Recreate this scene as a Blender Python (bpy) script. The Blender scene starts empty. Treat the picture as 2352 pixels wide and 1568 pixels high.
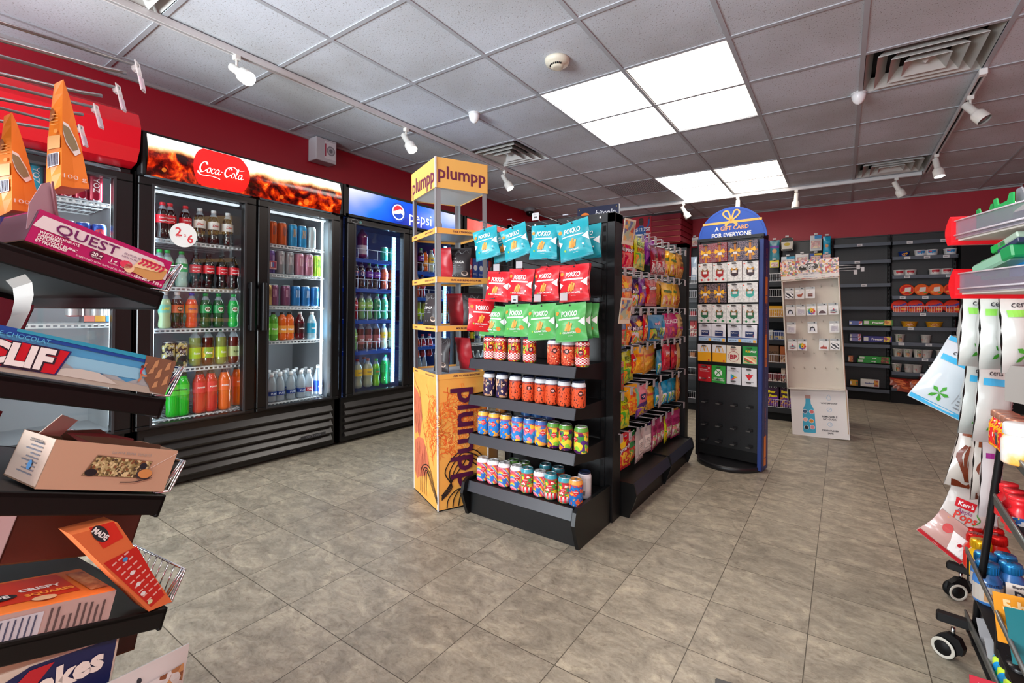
import bpy, math, random
from mathutils import Vector, Matrix, Euler
from mathutils.geometry import tessellate_polygon
random.seed(7)
S = bpy.context.scene
COL = S.collection
PI = math.pi
R = math.radians

# ---------------------------------------------------------------- camera, world, lights, exposure
CAM_H, FPX, YAW, ROLL, HOR = 1.06, 1084.0, math.atan((1936 - 1176) / 1084.0), -0.0105, 717.6
cam_d = bpy.data.cameras.new('camera')
cam = bpy.data.objects.new('camera', cam_d)
COL.objects.link(cam)
cam_d.sensor_width = 36
cam_d.lens = 36 * FPX / 2352
cam_d.shift_y = -(784 - HOR) / 2352
cam_d.clip_start = 0.05
cam.matrix_world = Matrix.Translation((0, 0, CAM_H)) @ Matrix.Rotation(YAW, 4, 'Z') @ Matrix.Rotation(PI / 2, 4, 'X') @ Matrix.Rotation(-ROLL, 4, 'Z')
S.camera = cam
S.view_settings.view_transform = 'Standard'
S.view_settings.look = 'None'
S.view_settings.gamma = 1
S.view_settings.exposure = 0.34
try:
    S.view_settings.use_curve_mapping = False
except Exception:
    pass
W = bpy.data.worlds.new('world')
S.world = W
W.use_nodes = True
W.node_tree.nodes['Background'].inputs[0].default_value = (0.55, 0.62, 0.75, 1)
W.node_tree.nodes['Background'].inputs[1].default_value = 0.5
S.cycles.max_bounces = 8
S.cycles.diffuse_bounces = 4
S.cycles.glossy_bounces = 3
S.cycles.transmission_bounces = 6
S.cycles.transparent_max_bounces = 16
S.cycles.sample_clamp_indirect = 4
S.cycles.use_denoising = True

CEIL = 2.58
LX, BY = -3.86, 7.74        # left wall, back wall
RX, FY = 1.66, -2.6         # right wall, shop front

def area(name, loc, rot, sx, sy, power, col=(1, 1, 1)):
    d = bpy.data.lights.new(name, 'AREA')
    d.shape = 'RECTANGLE'; d.size = sx; d.size_y = sy; d.energy = power; d.color = col
    o = bpy.data.objects.new(name, d); COL.objects.link(o)
    o.location = loc; o.rotation_euler = rot
    return o
DAY = 105
PANEL = 9.0
# daylight through the shop front's two windows, behind the photographer
area('daylight', (-2.3, FY - 0.12, 1.5), (R(90), 0, 0), 2.4, 2.0, DAY, (0.86, 0.93, 1.0))
area('daylight', (0.5, FY - 0.12, 1.5), (R(90), 0, 0), 1.9, 2.0, DAY * 0.12, (0.86, 0.93, 1.0))
# fill lamps added outside the windows, aimed up to brighten the ceiling
area('ceiling_fill', (-2.3, FY - .5, .9), (R(128), 0, 0), 2.3, 1.0, 310, (0.9, 0.95, 1.0))
area('ceiling_fill', (0.5, FY - .5, .9), (R(128), 0, 0), 1.8, 1.0, 40, (0.9, 0.95, 1.0))
# unseen overhead lamps, added to brighten the candy wall and the near room
area('overhead_fill', (.75, 0.5, CEIL - 0.02), (0, 0, 0), .6, 1.2, 32, (1.0, 0.96, 0.9))
area('overhead_fill', (-1.14, -0.9, CEIL - 0.02), (0, 0, 0), 1.2, 1.2, 50, (1.0, 0.96, 0.9))

# ---------------------------------------------------------------- survey: a sight line met with a known plane
def ray(u, v):
    c, s = math.cos(ROLL), math.sin(ROLL)
    du, dv = u - 1176, v - 784
    a = du * c + dv * s; b = -du * s + dv * c
    ct, st = math.cos(YAW), math.sin(YAW)
    return Vector((a * ct - FPX * st, a * st + FPX * ct, HOR - 784 - b))
O = Vector((0, 0, CAM_H))
def onx(u, v, x): r = ray(u, v); return O + r * (x / r.x)
def ony(u, v, y): r = ray(u, v); return O + r * (y / r.y)
def onz(u, v, z): r = ray(u, v); return O + r * ((z - CAM_H) / r.z)

# ---------------------------------------------------------------- materials
def lin(c):
    if isinstance(c, str):
        c = c.lstrip('#'); c = [int(c[i:i + 2], 16) / 255 for i in (0, 2, 4)]
        c = [x / 12.92 if x < .04045 else ((x + .055) / 1.055) ** 2.4 for x in c]
    return (c[0], c[1], c[2], 1)
_M = {}
def M(c, rough=.5, metal=0, emit=0, trans=0, alpha=1, coat=0, spec=.5, ior=1.45):
    k = (str(c), rough, metal, emit, trans, alpha, coat, spec, ior)
    if k in _M: return _M[k]
    m = bpy.data.materials.new('mat_' + str(len(_M))); m.use_nodes = True
    b = m.node_tree.nodes['Principled BSDF']
    b.inputs['Base Color'].default_value = lin(c)
    b.inputs['Roughness'].default_value = rough; b.inputs['Metallic'].default_value = metal
    b.inputs['Transmission Weight'].default_value = trans; b.inputs['Alpha'].default_value = alpha
    b.inputs['Coat Weight'].default_value = coat; b.inputs['Specular IOR Level'].default_value = spec
    b.inputs['IOR'].default_value = ior
    if emit:
        b.inputs['Emission Color'].default_value = lin(c); b.inputs['Emission Strength'].default_value = emit
    _M[k] = m
    return m
class NT:
    def __init__(s, name):
        s.m = bpy.data.materials.new(name); s.m.use_nodes = True; s.t = s.m.node_tree
        s.b = s.t.nodes['Principled BSDF']
    def n(s, typ, **kw):
        x = s.t.nodes.new(typ)
        for k, v in kw.items():
            if k.startswith('i_'):
                k = k[2:]; k = int(k) if k.isdigit() else k
                if hasattr(v, 'is_output'): s.t.links.new(v, x.inputs[k])
                else: x.inputs[k].default_value = v
            else: setattr(x, k, v)
        return x
    def ln(s, a, b): s.t.links.new(a, b)
    def math(s, op, a, b=0.0, c=0.0):
        x = s.n('ShaderNodeMath', operation=op)
        for i, v in enumerate((a, b, c)):
            if hasattr(v, 'is_output'): s.ln(v, x.inputs[i])
            else: x.inputs[i].default_value = v
        return x.outputs[0]
    def ramp(s, fac, stops, const=False):
        x = s.n('ShaderNodeValToRGB'); s.ln(fac, x.inputs[0])
        x.color_ramp.interpolation = 'CONSTANT' if const else 'LINEAR'
        e = x.color_ramp.elements
        while len(e) < len(stops): e.new(0.5)
        for i, (p, c) in enumerate(stops): e[i].position = p; e[i].color = lin(c)
        return x.outputs[0]
    def mix(s, fac, a, b, mode='MIX'):
        x = s.n('ShaderNodeMix', data_type='RGBA', blend_type=mode)
        for sock, v in ((x.inputs[0], fac), (x.inputs[6], a), (x.inputs[7], b)):
            if hasattr(v, 'is_output'): s.ln(v, sock)
            elif isinstance(v, (int, float)): sock.default_value = v
            else: sock.default_value = lin(v)
        return x.outputs[2]
def PAT(kind, cols, scale=20, rough=.4, sc3=(1, 1, 1), metal=0, dist=0, emit=0):
    """printed pattern: voro (cells), noise (cloudy), blob (hard edged cloudy), wave (diagonal stripes)"""
    k = (kind, tuple(cols), scale, rough, sc3, metal, dist, emit)
    if k in _M: return _M[k]
    t = NT('print_' + kind + str(len(_M)))
    co = t.n('ShaderNodeTexCoord').outputs['Object']
    mp = t.n('ShaderNodeMapping', i_Vector=co, i_Scale=sc3).outputs[0]
    n = len(cols)
    if kind == 'voro':
        x = t.n('ShaderNodeTexVoronoi', i_Vector=mp, i_Scale=scale)
        f = t.n('ShaderNodeSeparateColor', i_Color=x.outputs['Color']).outputs[0]
        c = t.ramp(f, [(i / n, cc) for i, cc in enumerate(cols)], True)
    elif kind == 'wave':
        x = t.n('ShaderNodeTexWave', i_Vector=mp, i_Scale=scale, i_Distortion=dist, bands_direction='DIAGONAL', wave_profile='SAW')
        c = t.ramp(x.outputs['Fac'], [(i / n, cc) for i, cc in enumerate(cols)], True)
    else:
        x = t.n('ShaderNodeTexNoise', i_Vector=mp, i_Scale=scale, i_Detail=2.0 if kind == 'blob' else 5.0)
        c = t.ramp(x.outputs['Fac'], [(.28 + .44 * i / max(1, n - (0 if kind == 'blob' else 1)), cc) for i, cc in enumerate(cols)], kind == 'blob')
    t.ln(c, t.b.inputs['Base Color'])
    if emit:
        t.ln(c, t.b.inputs['Emission Color']); t.b.inputs['Emission Strength'].default_value = emit
    t.b.inputs['Roughness'].default_value = rough; t.b.inputs['Metallic'].default_value = metal
    _M[k] = t.m
    return t.m
def glass_mat():
    t = NT('thin_glass')
    t.t.nodes.remove(t.b)
    tr = t.n('ShaderNodeBsdfTransparent', i_Color=(.97, .985, .98, 1)); gl = t.n('ShaderNodeBsdfGlossy', i_Roughness=.02)
    lw = t.n('ShaderNodeLayerWeight', i_Blend=.5)
    fr = t.n('ShaderNodeMath', operation='MULTIPLY_ADD', i_0=t.math('POWER', lw.outputs['Facing'], 4.0), i_1=.7, i_2=.035)
    mx = t.n('ShaderNodeMixShader')
    t.ln(fr.outputs[0], mx.inputs[0]); t.ln(tr.outputs[0], mx.inputs[1]); t.ln(gl.outputs[0], mx.inputs[2])
    t.ln(mx.outputs[0], t.t.nodes['Material Output'].inputs[0])
    return t.m
GLASS = glass_mat()
def film_mat(col=(.95, .96, .97, 1), a=.55, rough=.25):
    """clear plastic film or acrylic: part transparent, part glossy"""
    t = NT('clear_film')
    t.b.inputs['Base Color'].default_value = col; t.b.inputs['Roughness'].default_value = rough
    tr = t.n('ShaderNodeBsdfTransparent'); mx = t.n('ShaderNodeMixShader', i_0=a)
    t.ln(t.b.outputs[0], mx.inputs[1]); t.ln(tr.outputs[0], mx.inputs[2])
    t.ln(mx.outputs[0], t.t.nodes['Material Output'].inputs[0])
    return t.m
FILM = film_mat(); FILM2 = film_mat((.5, .5, .53, 1), .4, .3); ACRYL = film_mat((.2, .18, .22, 1), .45, .15)
BLK = M('#0b0b0d', .5, spec=.35); BLK2 = M('#060607', .6, spec=.3); DGR = M('#1c1e21', .4); PWD = M('#0f1012', .42, spec=.4)
RAIL = M('#2b2e34', .35); WHT = M('#e8e8e6', .5); CHROME = M('#c9ccd0', .18, 1); STEEL = M('#8f9295', .42, .35)
WIRE = M('#e4e6ea', .35); GREY = M('#8a8c8f', .5); PAPER = M('#e4e2da', .7); INK = M('#20222a', .6); KRAFT = M('#8a6444', .8)
RED = M('#c8102e', .4); TAG = M('#b6b8ba', .5)

# ---------------------------------------------------------------- text outlines
_T = {}
def glyphs(s, bold=0.0, shear=0.0):
    k = (s, bold, shear)
    if k in _T: return _T[k]
    c = bpy.data.curves.new('t', 'FONT'); c.body = s; c.size = 1; c.fill_mode = 'FRONT'; c.resolution_u = 2
    c.offset = bold; c.shear = shear
    o = bpy.data.objects.new('t', c)
    me = bpy.data.meshes.new_from_object(o)
    vs = [(v.co.x, v.co.y) for v in me.vertices]; fs = [tuple(p.vertices) for p in me.polygons]
    bpy.data.objects.remove(o); bpy.data.curves.remove(c); bpy.data.meshes.remove(me)
    if vs:
        x0 = min(v[0] for v in vs); x1 = max(v[0] for v in vs); y0 = min(v[1] for v in vs); y1 = max(v[1] for v in vs)
    else: x0 = x1 = y0 = y1 = 0
    _T[k] = (vs, fs, x0, x1, y0, y1)
    return _T[k]

# ---------------------------------------------------------------- mesh building
class MB:
    def __init__(s, mat=None):
        s.v = []; s.f = []; s.mi = []; s.mats = []; s.M = mat or Matrix.Identity(4); s.smooth = []
    def add(s, vs, fs, mat, smooth=False):
        o = len(s.v)
        for p in vs: s.v.append(s.M @ Vector(p))
        if mat not in s.mats: s.mats.append(mat)
        k = s.mats.index(mat)
        for f in fs: s.f.append(tuple(i + o for i in f)); s.mi.append(k); s.smooth.append(smooth)
        return s
    def box(s, c, d, mat, ch=0.0):
        x, y, z = d[0] / 2, d[1] / 2, d[2] / 2
        if ch and min(x, y, z) > ch * 1.2:
            vs = []
            for sx in (-1, 1):
                for sy in (-1, 1):
                    for sz in (-1, 1):
                        vs += [(c[0] + sx * x, c[1] + sy * (y - ch), c[2] + sz * (z - ch)), (c[0] + sx * (x - ch), c[1] + sy * y, c[2] + sz * (z - ch)), (c[0] + sx * (x - ch), c[1] + sy * (y - ch), c[2] + sz * z)]
            def i(sx, sy, sz, k): return (sx * 4 + sy * 2 + sz) * 3 + k
            fs = []
            for a in (0, 1):
                fs += [tuple([i(a, 0, 0, 0), i(a, 1, 0, 0), i(a, 1, 1, 0), i(a, 0, 1, 0)][::(1 if a else -1)]),
                       tuple([i(0, a, 0, 1), i(0, a, 1, 1), i(1, a, 1, 1), i(1, a, 0, 1)][::(1 if a else -1)]),
                       tuple([i(0, 0, a, 2), i(1, 0, a, 2), i(1, 1, a, 2), i(0, 1, a, 2)][::(1 if a else -1)])]
            for a in (0, 1):
                for b in (0, 1):
                    fs += [(i(a, b, 0, 0), i(a, b, 1, 0), i(a, b, 1, 1), i(a, b, 0, 1)), (i(a, 0, b, 0), i(a, 1, b, 0), i(a, 1, b, 2), i(a, 0, b, 2)), (i(0, a, b, 1), i(1, a, b, 1), i(1, a, b, 2), i(0, a, b, 2))]
                    for e in (0, 1): fs.append((i(a, b, e, 0), i(a, b, e, 1), i(a, b, e, 2)))
            return s.add(vs, fs, mat)
        vs = [(c[0] + a * x, c[1] + b * y, c[2] + e * z) for a in (-1, 1) for b in (-1, 1) for e in (-1, 1)]
        return s.add(vs, [(0, 1, 3, 2), (4, 6, 7, 5), (0, 4, 5, 1), (2, 3, 7, 6), (0, 2, 6, 4), (1, 5, 7, 3)], mat)
    def bb(s, a, b, mat, ch=0.0):
        return s.box([(a[i] + b[i]) / 2 for i in range(3)], [abs(b[i] - a[i]) for i in range(3)], mat, ch)
    def prism(s, poly, axis, a, b, mat):
        """poly: 2D points in the two other axes, swept along axis from a to b"""
        def p3(p, t): return (t, p[0], p[1]) if axis == 0 else ((p[0], t, p[1]) if axis == 1 else (p[0], p[1], t))
        n = len(poly); vs = [p3(p, a) for p in poly] + [p3(p, b) for p in poly]
        fs = [(i, (i + 1) % n, n + (i + 1) % n, n + i) for i in range(n)]
        tri = tessellate_polygon([[Vector((p[0], p[1], 0)) for p in poly]])
        fs += [tuple(t) for t in tri] + [tuple(i + n for i in t[::-1]) for t in tri]
        return s.add(vs, fs, mat)
    def tube(s, pts, r, mat, n=8, cap=True, rr=None):
        pts = [Vector(p) for p in pts]; vs = []; fs = []; prev = None
        for i, p in enumerate(pts):
            t = (pts[min(i + 1, len(pts) - 1)] - pts[max(i - 1, 0)]).normalized()
            if prev is None: prev = t.orthogonal().normalized()
            a = (prev - t * prev.dot(t)).normalized(); prev = a; b = t.cross(a)
            q = rr[i] if rr else r
            vs += [p + (a * math.cos(2 * PI * k / n) + b * math.sin(2 * PI * k / n)) * q for k in range(n)]
        for i in range(len(pts) - 1):
            for k in range(n): fs.append((i * n + k, i * n + (k + 1) % n, (i + 1) * n + (k + 1) % n, (i + 1) * n + k))
        if cap: fs += [tuple(range(n))[::-1], tuple(range((len(pts) - 1) * n, len(pts) * n))]
        return s.add(vs, fs, mat, True)
    def lathe(s, prof, mat, n=20, c=(0, 0, 0), smooth=True, caps=True):
        """prof: (r, z[, mat]) from bottom to top about the z axis; mat may be a function (segment, ring)"""
        ring = []
        for (r, z, *_) in prof: ring.append([(c[0] + r * math.cos(2 * PI * k / n), c[1] + r * math.sin(2 * PI * k / n), c[2] + z) for k in range(n)])
        vs = [p for rg in ring for p in rg]; by = {}
        for j in range(len(prof) - 1):
            for k in range(n):
                m = prof[j][2] if len(prof[j]) > 2 else mat
                if callable(m): m = m(k, j)
                by.setdefault(m, []).append((j * n + k, j * n + (k + 1) % n, (j + 1) * n + (k + 1) % n, (j + 1) * n + k))
        ks = list(by)
        if caps and prof[0][0] > 1e-5: by[ks[0]].append(tuple(range(n))[::-1])
        if caps and prof[-1][0] > 1e-5: by[ks[-1]].append(tuple(range((len(prof) - 1) * n, len(prof) * n)))
        for m, f in by.items(): s.add(vs, f, m, smooth)
        return s
    # ---- flat art laid on a surface: f(u, v, lift) -> point
    def art(s, f, poly, mat, k=1, sub=0):
        tri = tessellate_polygon([[Vector((p[0], p[1], 0)) for p in poly]])
        pts = [Vector((p[0], p[1])) for p in poly]; tris = [tuple(t) for t in tri]
        for _ in range(sub):
            nt = []
            for (a, b, c) in tris:
                i = len(pts); pts += [(pts[a] + pts[b]) / 2, (pts[b] + pts[c]) / 2, (pts[c] + pts[a]) / 2]
                nt += [(a, i, i + 2), (i, b, i + 1), (i + 2, i + 1, c), (i, i + 1, i + 2)]
            tris = nt
        return s.add([f(p[0], p[1], k) for p in pts], tris, mat)
    def rect(s, f, x0, y0, x1, y1, mat, k=1, sub=0): return s.art(f, [(x0, y0), (x1, y0), (x1, y1), (x0, y1)], mat, k, sub)
    def disc(s, f, x, y, r, mat, k=1, n=16, ry=None, sub=0): return s.art(f, [(x + r * math.cos(2 * PI * i / n), y + (ry or r) * math.sin(2 * PI * i / n)) for i in range(n)], mat, k, sub)
    def text(s, f, t, x, y, size, mat, k=2, al='C', bold=0.0, shear=0.0, w=None, rot=0.0, sx=1.0):
        vs, fs, x0, x1, y0, y1 = glyphs(t, bold, shear)
        if not vs: return s
        if w: size = min(size, w / max(1e-6, (x1 - x0) * sx)) if size else w / ((x1 - x0) * sx)
        ox = {'C': (x0 + x1) / 2, 'L': x0, 'R': x1}[al]; cr, sr = math.cos(rot), math.sin(rot)
        out = []
        for (a, b) in vs:
            a = (a - ox) * size * sx; b = (b - .35) * size
            out.append(f(x + a * cr - b * sr, y + a * sr + b * cr, k))
        return s.add(out, fs, mat)
    def stroke(s, f, pts, w, mat, k=1, pen=None):
        """a ribbon along a smooth path; pen = (angle, thin ratio) makes it calligraphic"""
        P = [Vector(p) for p in pts]; Q = []
        for i in range(len(P) - 1):
            p0 = P[max(i - 1, 0)]; p1 = P[i]; p2 = P[i + 1]; p3 = P[min(i + 2, len(P) - 1)]
            for j in range(4):
                t = j / 4
                Q.append(.5 * ((2 * p1) + (p2 - p0) * t + (2 * p0 - 5 * p1 + 4 * p2 - p3) * t * t + (3 * p1 - p0 - 3 * p2 + p3) * t ** 3))
        Q.append(P[-1]); vs = []
        for i, q in enumerate(Q):
            t = Q[min(i + 1, len(Q) - 1)] - Q[max(i - 1, 0)]
            t = t.normalized() if t.length > 1e-9 else Vector((1, 0))
            ww = w
            if pen: ww = w * (pen[1] + (1 - pen[1]) * abs(math.sin(math.atan2(t.y, t.x) - pen[0])))
            nrm = Vector((-t.y, t.x)) * ww / 2
            vs += [f(q.x + nrm.x, q.y + nrm.y, k), f(q.x - nrm.x, q.y - nrm.y, k)]
        return s.add(vs, [(2 * i, 2 * i + 1, 2 * i + 3, 2 * i + 2) for i in range(len(Q) - 1)], mat)
    def build(s, name, parent=None, bevel=0, loc=None, rot=None, **props):
        me = bpy.data.meshes.new(name); me.from_pydata([tuple(p) for p in s.v], [], s.f)
        for m in s.mats: me.materials.append(m)
        me.polygons.foreach_set('material_index', s.mi); me.polygons.foreach_set('use_smooth', s.smooth)
        me.update()
        o = bpy.data.objects.new(name, me); COL.objects.link(o)
        if parent: o.parent = parent
        if loc is not None: o.location = loc
        if rot is not None: o.rotation_euler = rot
        if bevel:
            b = o.modifiers.new('edge', 'BEVEL'); b.width = bevel; b.segments = 2; b.limit_method = 'ANGLE'
        for k, v in props.items():
            if v is not None: o[{'cat': 'category'}.get(k, k)] = v
        return o
def flat(o, x, y, n, lift=0.0006):
    """surface function of a flat panel: origin, unit x, unit y, unit normal"""
    o, x, y, n = Vector(o), Vector(x), Vector(y), Vector(n)
    return lambda a, b, k: o + x * a + y * b + n * (lift * k)
def cylf(r, a0=-PI / 2, lift=0.0005):
    """surface function round a can: u is arc length, facing -y"""
    return lambda a, b, k: Vector(((r + lift * k) * math.cos(a0 + a / r), (r + lift * k) * math.sin(a0 + a / r), b))
def thing(name, label, cat, loc=(0, 0, 0), rz=0, group=None, rot=None):
    o = bpy.data.objects.new(name, None); COL.objects.link(o); o.empty_display_size = .05
    o.location = loc; o.rotation_euler = rot or (0, 0, rz); o['label'] = label; o['category'] = cat
    if group: o['group'] = group
    return o
def dup(src, loc, rz=0, label=None, group=None, rot=None, scale=None, parent=None, mats=None):
    o = src.copy(); COL.objects.link(o)
    if parent is not None or src.parent is None or True:
        o.parent = parent
    if loc is not None: o.location = loc; o.rotation_euler = rot or (0, 0, rz)
    if scale: o.scale = scale if isinstance(scale, (tuple, list)) else (scale,) * 3
    if label: o['label'] = label
    if group: o['group'] = group
    for ch in CH.get(src.name, ()):
        c = dup(ch, None, parent=o)
    return o
CH = {}
def index_children():
    CH.clear()
    for o in COL.objects:
        if o.parent: CH.setdefault(o.parent.name, []).append(o)
USED = set()
def put(src, loc, rz=0, label=None, group=None, rot=None, scale=None, name=None):
    """the first placing moves the source itself, later ones are copies"""
    if src.name not in USED:
        USED.add(src.name)
        src.location = loc; src.rotation_euler = rot or (0, 0, rz)
        if scale: src.scale = scale if isinstance(scale, (tuple, list)) else (scale,) * 3
        if label: src['label'] = label
        if group: src['group'] = group
        return src
    CHS = [c for c in COL.objects if c.parent == src] if src.name not in CH else CH[src.name]
    CH[src.name] = CHS
    for c in CHS:
        if c.name not in CH: CH[c.name] = [g for g in COL.objects if g.parent == c]
    return dup(src, loc, rz, label, group, rot, scale)
def struct(mb, name, **k): return mb.build(name, kind='structure', **k)
ORD = ['first', 'second', 'third', 'fourth', 'fifth', 'sixth', 'seventh', 'eighth', 'ninth', 'tenth', 'eleventh', 'twelfth']
# ---------------------------------------------------------------- the room
def floor_mat():
    t = NT('stone_vinyl_tile')
    co = t.n('ShaderNodeTexCoord').outputs['Object']
    sx = t.n('ShaderNodeSeparateXYZ', i_0=co)
    T = .3078
    ax = t.math('DIVIDE', t.math('ADD', sx.outputs[0], 1.6258 + 30 * T), T); ay = t.math('DIVIDE', t.math('SUBTRACT', sx.outputs[1], .936 - 30 * T), T)
    ix, iy = t.math('FLOOR', ax), t.math('FLOOR', ay)
    fx, fy = t.math('FRACT', ax), t.math('FRACT', ay)
    cell = t.n('ShaderNodeCombineXYZ', i_0=ix, i_1=iy)
    wn = t.n('ShaderNodeTexWhiteNoise', i_Vector=cell.outputs[0])
    off = t.n('ShaderNodeVectorMath', operation='SCALE', i_0=wn.outputs['Color']); off.inputs['Scale'].default_value = 9
    p = t.n('ShaderNodeVectorMath', operation='ADD', i_0=co, i_1=off.outputs[0]).outputs[0]
    mp = t.n('ShaderNodeMapping', i_Vector=p, i_Scale=(1, 1.5, 1)).outputs[0]
    n1 = t.n('ShaderNodeTexNoise', i_Vector=mp, i_Scale=8.0, i_Detail=10.0, i_Roughness=.68, i_Distortion=.7)
    n2 = t.n('ShaderNodeTexNoise', i_Vector=mp, i_Scale=30.0, i_Detail=8.0, i_Roughness=.75, i_Distortion=1.2)
    c = t.ramp(n1.outputs['Fac'], [(.30, '#7c7568'), (.44, '#8f8879'), (.55, '#9f9786'), (.68, '#b5ac97')])
    c2 = t.ramp(n2.outputs['Fac'], [(.34, '#958d84'), (.45, '#dedbd5'), (.58, '#ffffff')])
    c = t.mix(.55, c, c2, 'MULTIPLY')
    tone = t.math('MULTIPLY_ADD', wn.outputs['Value'], .14, .92)
    tn = t.n('ShaderNodeCombineColor', i_0=tone, i_1=tone, i_2=tone)
    c = t.mix(1.0, c, tn.outputs[0], 'MULTIPLY')
    e = .0048
    ed = t.math('MINIMUM', t.math('MINIMUM', fx, t.math('SUBTRACT', 1.0, fx)), t.math('MINIMUM', fy, t.math('SUBTRACT', 1.0, fy)))
    g = t.math('LESS_THAN', ed, e)
    c = t.mix(g, c, '#4f493d')
    t.ln(c, t.b.inputs['Base Color'])
    t.b.inputs['Roughness'].default_value = .42; t.b.inputs['Specular IOR Level'].default_value = .35
    bp = t.n('ShaderNodeBump', i_Strength=.08, i_Distance=.002, i_Height=n2.outputs['Fac'])
    t.ln(bp.outputs[0], t.b.inputs['Normal'])
    return t.m
def ceil_mat():
    t = NT('mineral_tile')
    co = t.n('ShaderNodeTexCoord').outputs['Object']
    mp = t.n('ShaderNodeMapping', i_Vector=co, i_Scale=(1, .55, 1)).outputs[0]
    n = t.n('ShaderNodeTexNoise', i_Vector=mp, i_Scale=150.0, i_Detail=1.0)
    n2 = t.n('ShaderNodeTexNoise', i_Vector=co, i_Scale=1.3, i_Detail=3.0)
    c = t.ramp(n.outputs['Fac'], [(.30, '#a2a3a6'), (.37, '#d3dae4')])
    c2 = t.ramp(n2.outputs['Fac'], [(.35, '#e2dfda'), (.65, '#ffffff')])
    t.ln(t.mix(1.0, c, c2, 'MULTIPLY'), t.b.inputs['Base Color'])
    t.b.inputs['Roughness'].default_value = .9
    bp = t.n('ShaderNodeBump', i_Strength=.3, i_Distance=.002, i_Height=n.outputs['Fac']); t.ln(bp.outputs[0], t.b.inputs['Normal'])
    return t.m
def paint_mat(col, b=.05):
    t = NT('painted_wall')
    co = t.n('ShaderNodeTexCoord').outputs['Object']
    n = t.n('ShaderNodeTexNoise', i_Vector=co, i_Scale=90.0, i_Detail=3.0)
    t.b.inputs['Base Color'].default_value = lin(col); t.b.inputs['Roughness'].default_value = .5
    bp = t.n('ShaderNodeBump', i_Strength=b, i_Distance=.002, i_Height=n.outputs['Fac']); t.ln(bp.outputs[0], t.b.inputs['Normal'])
    return t.m
PAINT = paint_mat('#a80c26')
struct(MB().bb((LX - .1, FY - .1, -.05), (RX + .1, BY + .1, 0), floor_mat()), 'floor')
struct(MB().bb((LX - .1, FY - .1, 0), (LX, BY + .1, CEIL + .12), PAINT), 'wall_left')
struct(MB().bb((LX, BY, 0), (RX, BY + .1, CEIL + .12), PAINT), 'wall_back')
struct(MB().bb((RX, FY - .1, 0), (RX + .1, BY + .1, CEIL + .12), PAINT), 'wall_right')
m = MB(); WF = paint_mat('#cfccc6')
m.bb((LX, FY - .1, 0), (RX, FY, .5), WF); m.bb((LX, FY - .1, 2.45), (RX, FY, CEIL + .12), WF)
for a, b in ((LX, -3.5), (-1.1, -.45), (1.45, RX)): m.bb((a, FY - .1, .5), (b, FY, 2.45), WF)
struct(m, 'wall_front')
for i, (a, b) in enumerate(((-3.5, -1.1), (-.45, 1.45))):
    m = MB(); c = M('#3a3c40', .4)
    for x in (a, b - .04): m.bb((x, FY - .07, .5), (x + .04, FY - .01, 2.45), c)
    for z in (.5, 2.41): m.bb((a, FY - .07, z), (b, FY - .01, z + .04), c)
    m.bb((a, FY - .045, .5), (b, FY - .035, 2.45), GLASS)
    struct(m, 'window_%d' % (i + 1))
# ceiling: square lay-in tiles, with openings for lights, diffusers and the return grille
G = .6107; GX, GY = .084, 1.569
def gx(i): return GX + G * i
def gy(j): return GY + G * j
LIGHTS = [(-3, 2, 2), (-2, 2, 2), (-3, 6, 2), (-2, 6, 2)]
VENTS = [(-5, 3), (0, 3), (0, 7), (-5, -2)]
GRILLE = (-4, 6)
holes = set()
for i, j, n in LIGHTS: holes |= {(i, j + k) for k in range(n)}
holes |= set(VENTS) | {GRILLE}
m = MB(); cm = ceil_mat()
for i in range(-8, 4):
    for j in range(-8, 12):
        if (i, j) in holes: continue
        x0, x1 = max(gx(i), LX), min(gx(i + 1), RX); y0, y1 = max(gy(j), FY), min(gy(j + 1), BY)
        if x1 - x0 < .01 or y1 - y0 < .01: continue
        m.bb((x0, y0, CEIL), (x1, y1, CEIL + .015), cm)
m.bb((LX, FY, CEIL + .11), (RX, BY, CEIL + .12), BLK2)
struct(m, 'ceiling')
m = MB(); tb = M('#aeb2b8', .6)
for i in range(-6, 3):
    x = gx(i); m.bb((x - .012, FY, CEIL - .006), (x + .012, BY, CEIL - .0005), tb)
for j in range(-6, 11):
    y = gy(j)
    if FY < y < BY: m.bb((LX, y - .012, CEIL - .0055), (RX, y + .012, CEIL - .0004), tb)
m.bb((LX, FY, CEIL - .02), (LX + .02, BY, CEIL - .0006), M('#a8a5a6', .6)); m.bb((LX, BY - .02, CEIL - .02), (RX, BY, CEIL - .0006), M('#a8a5a6', .6))
struct(m, 'trim_1')
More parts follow.
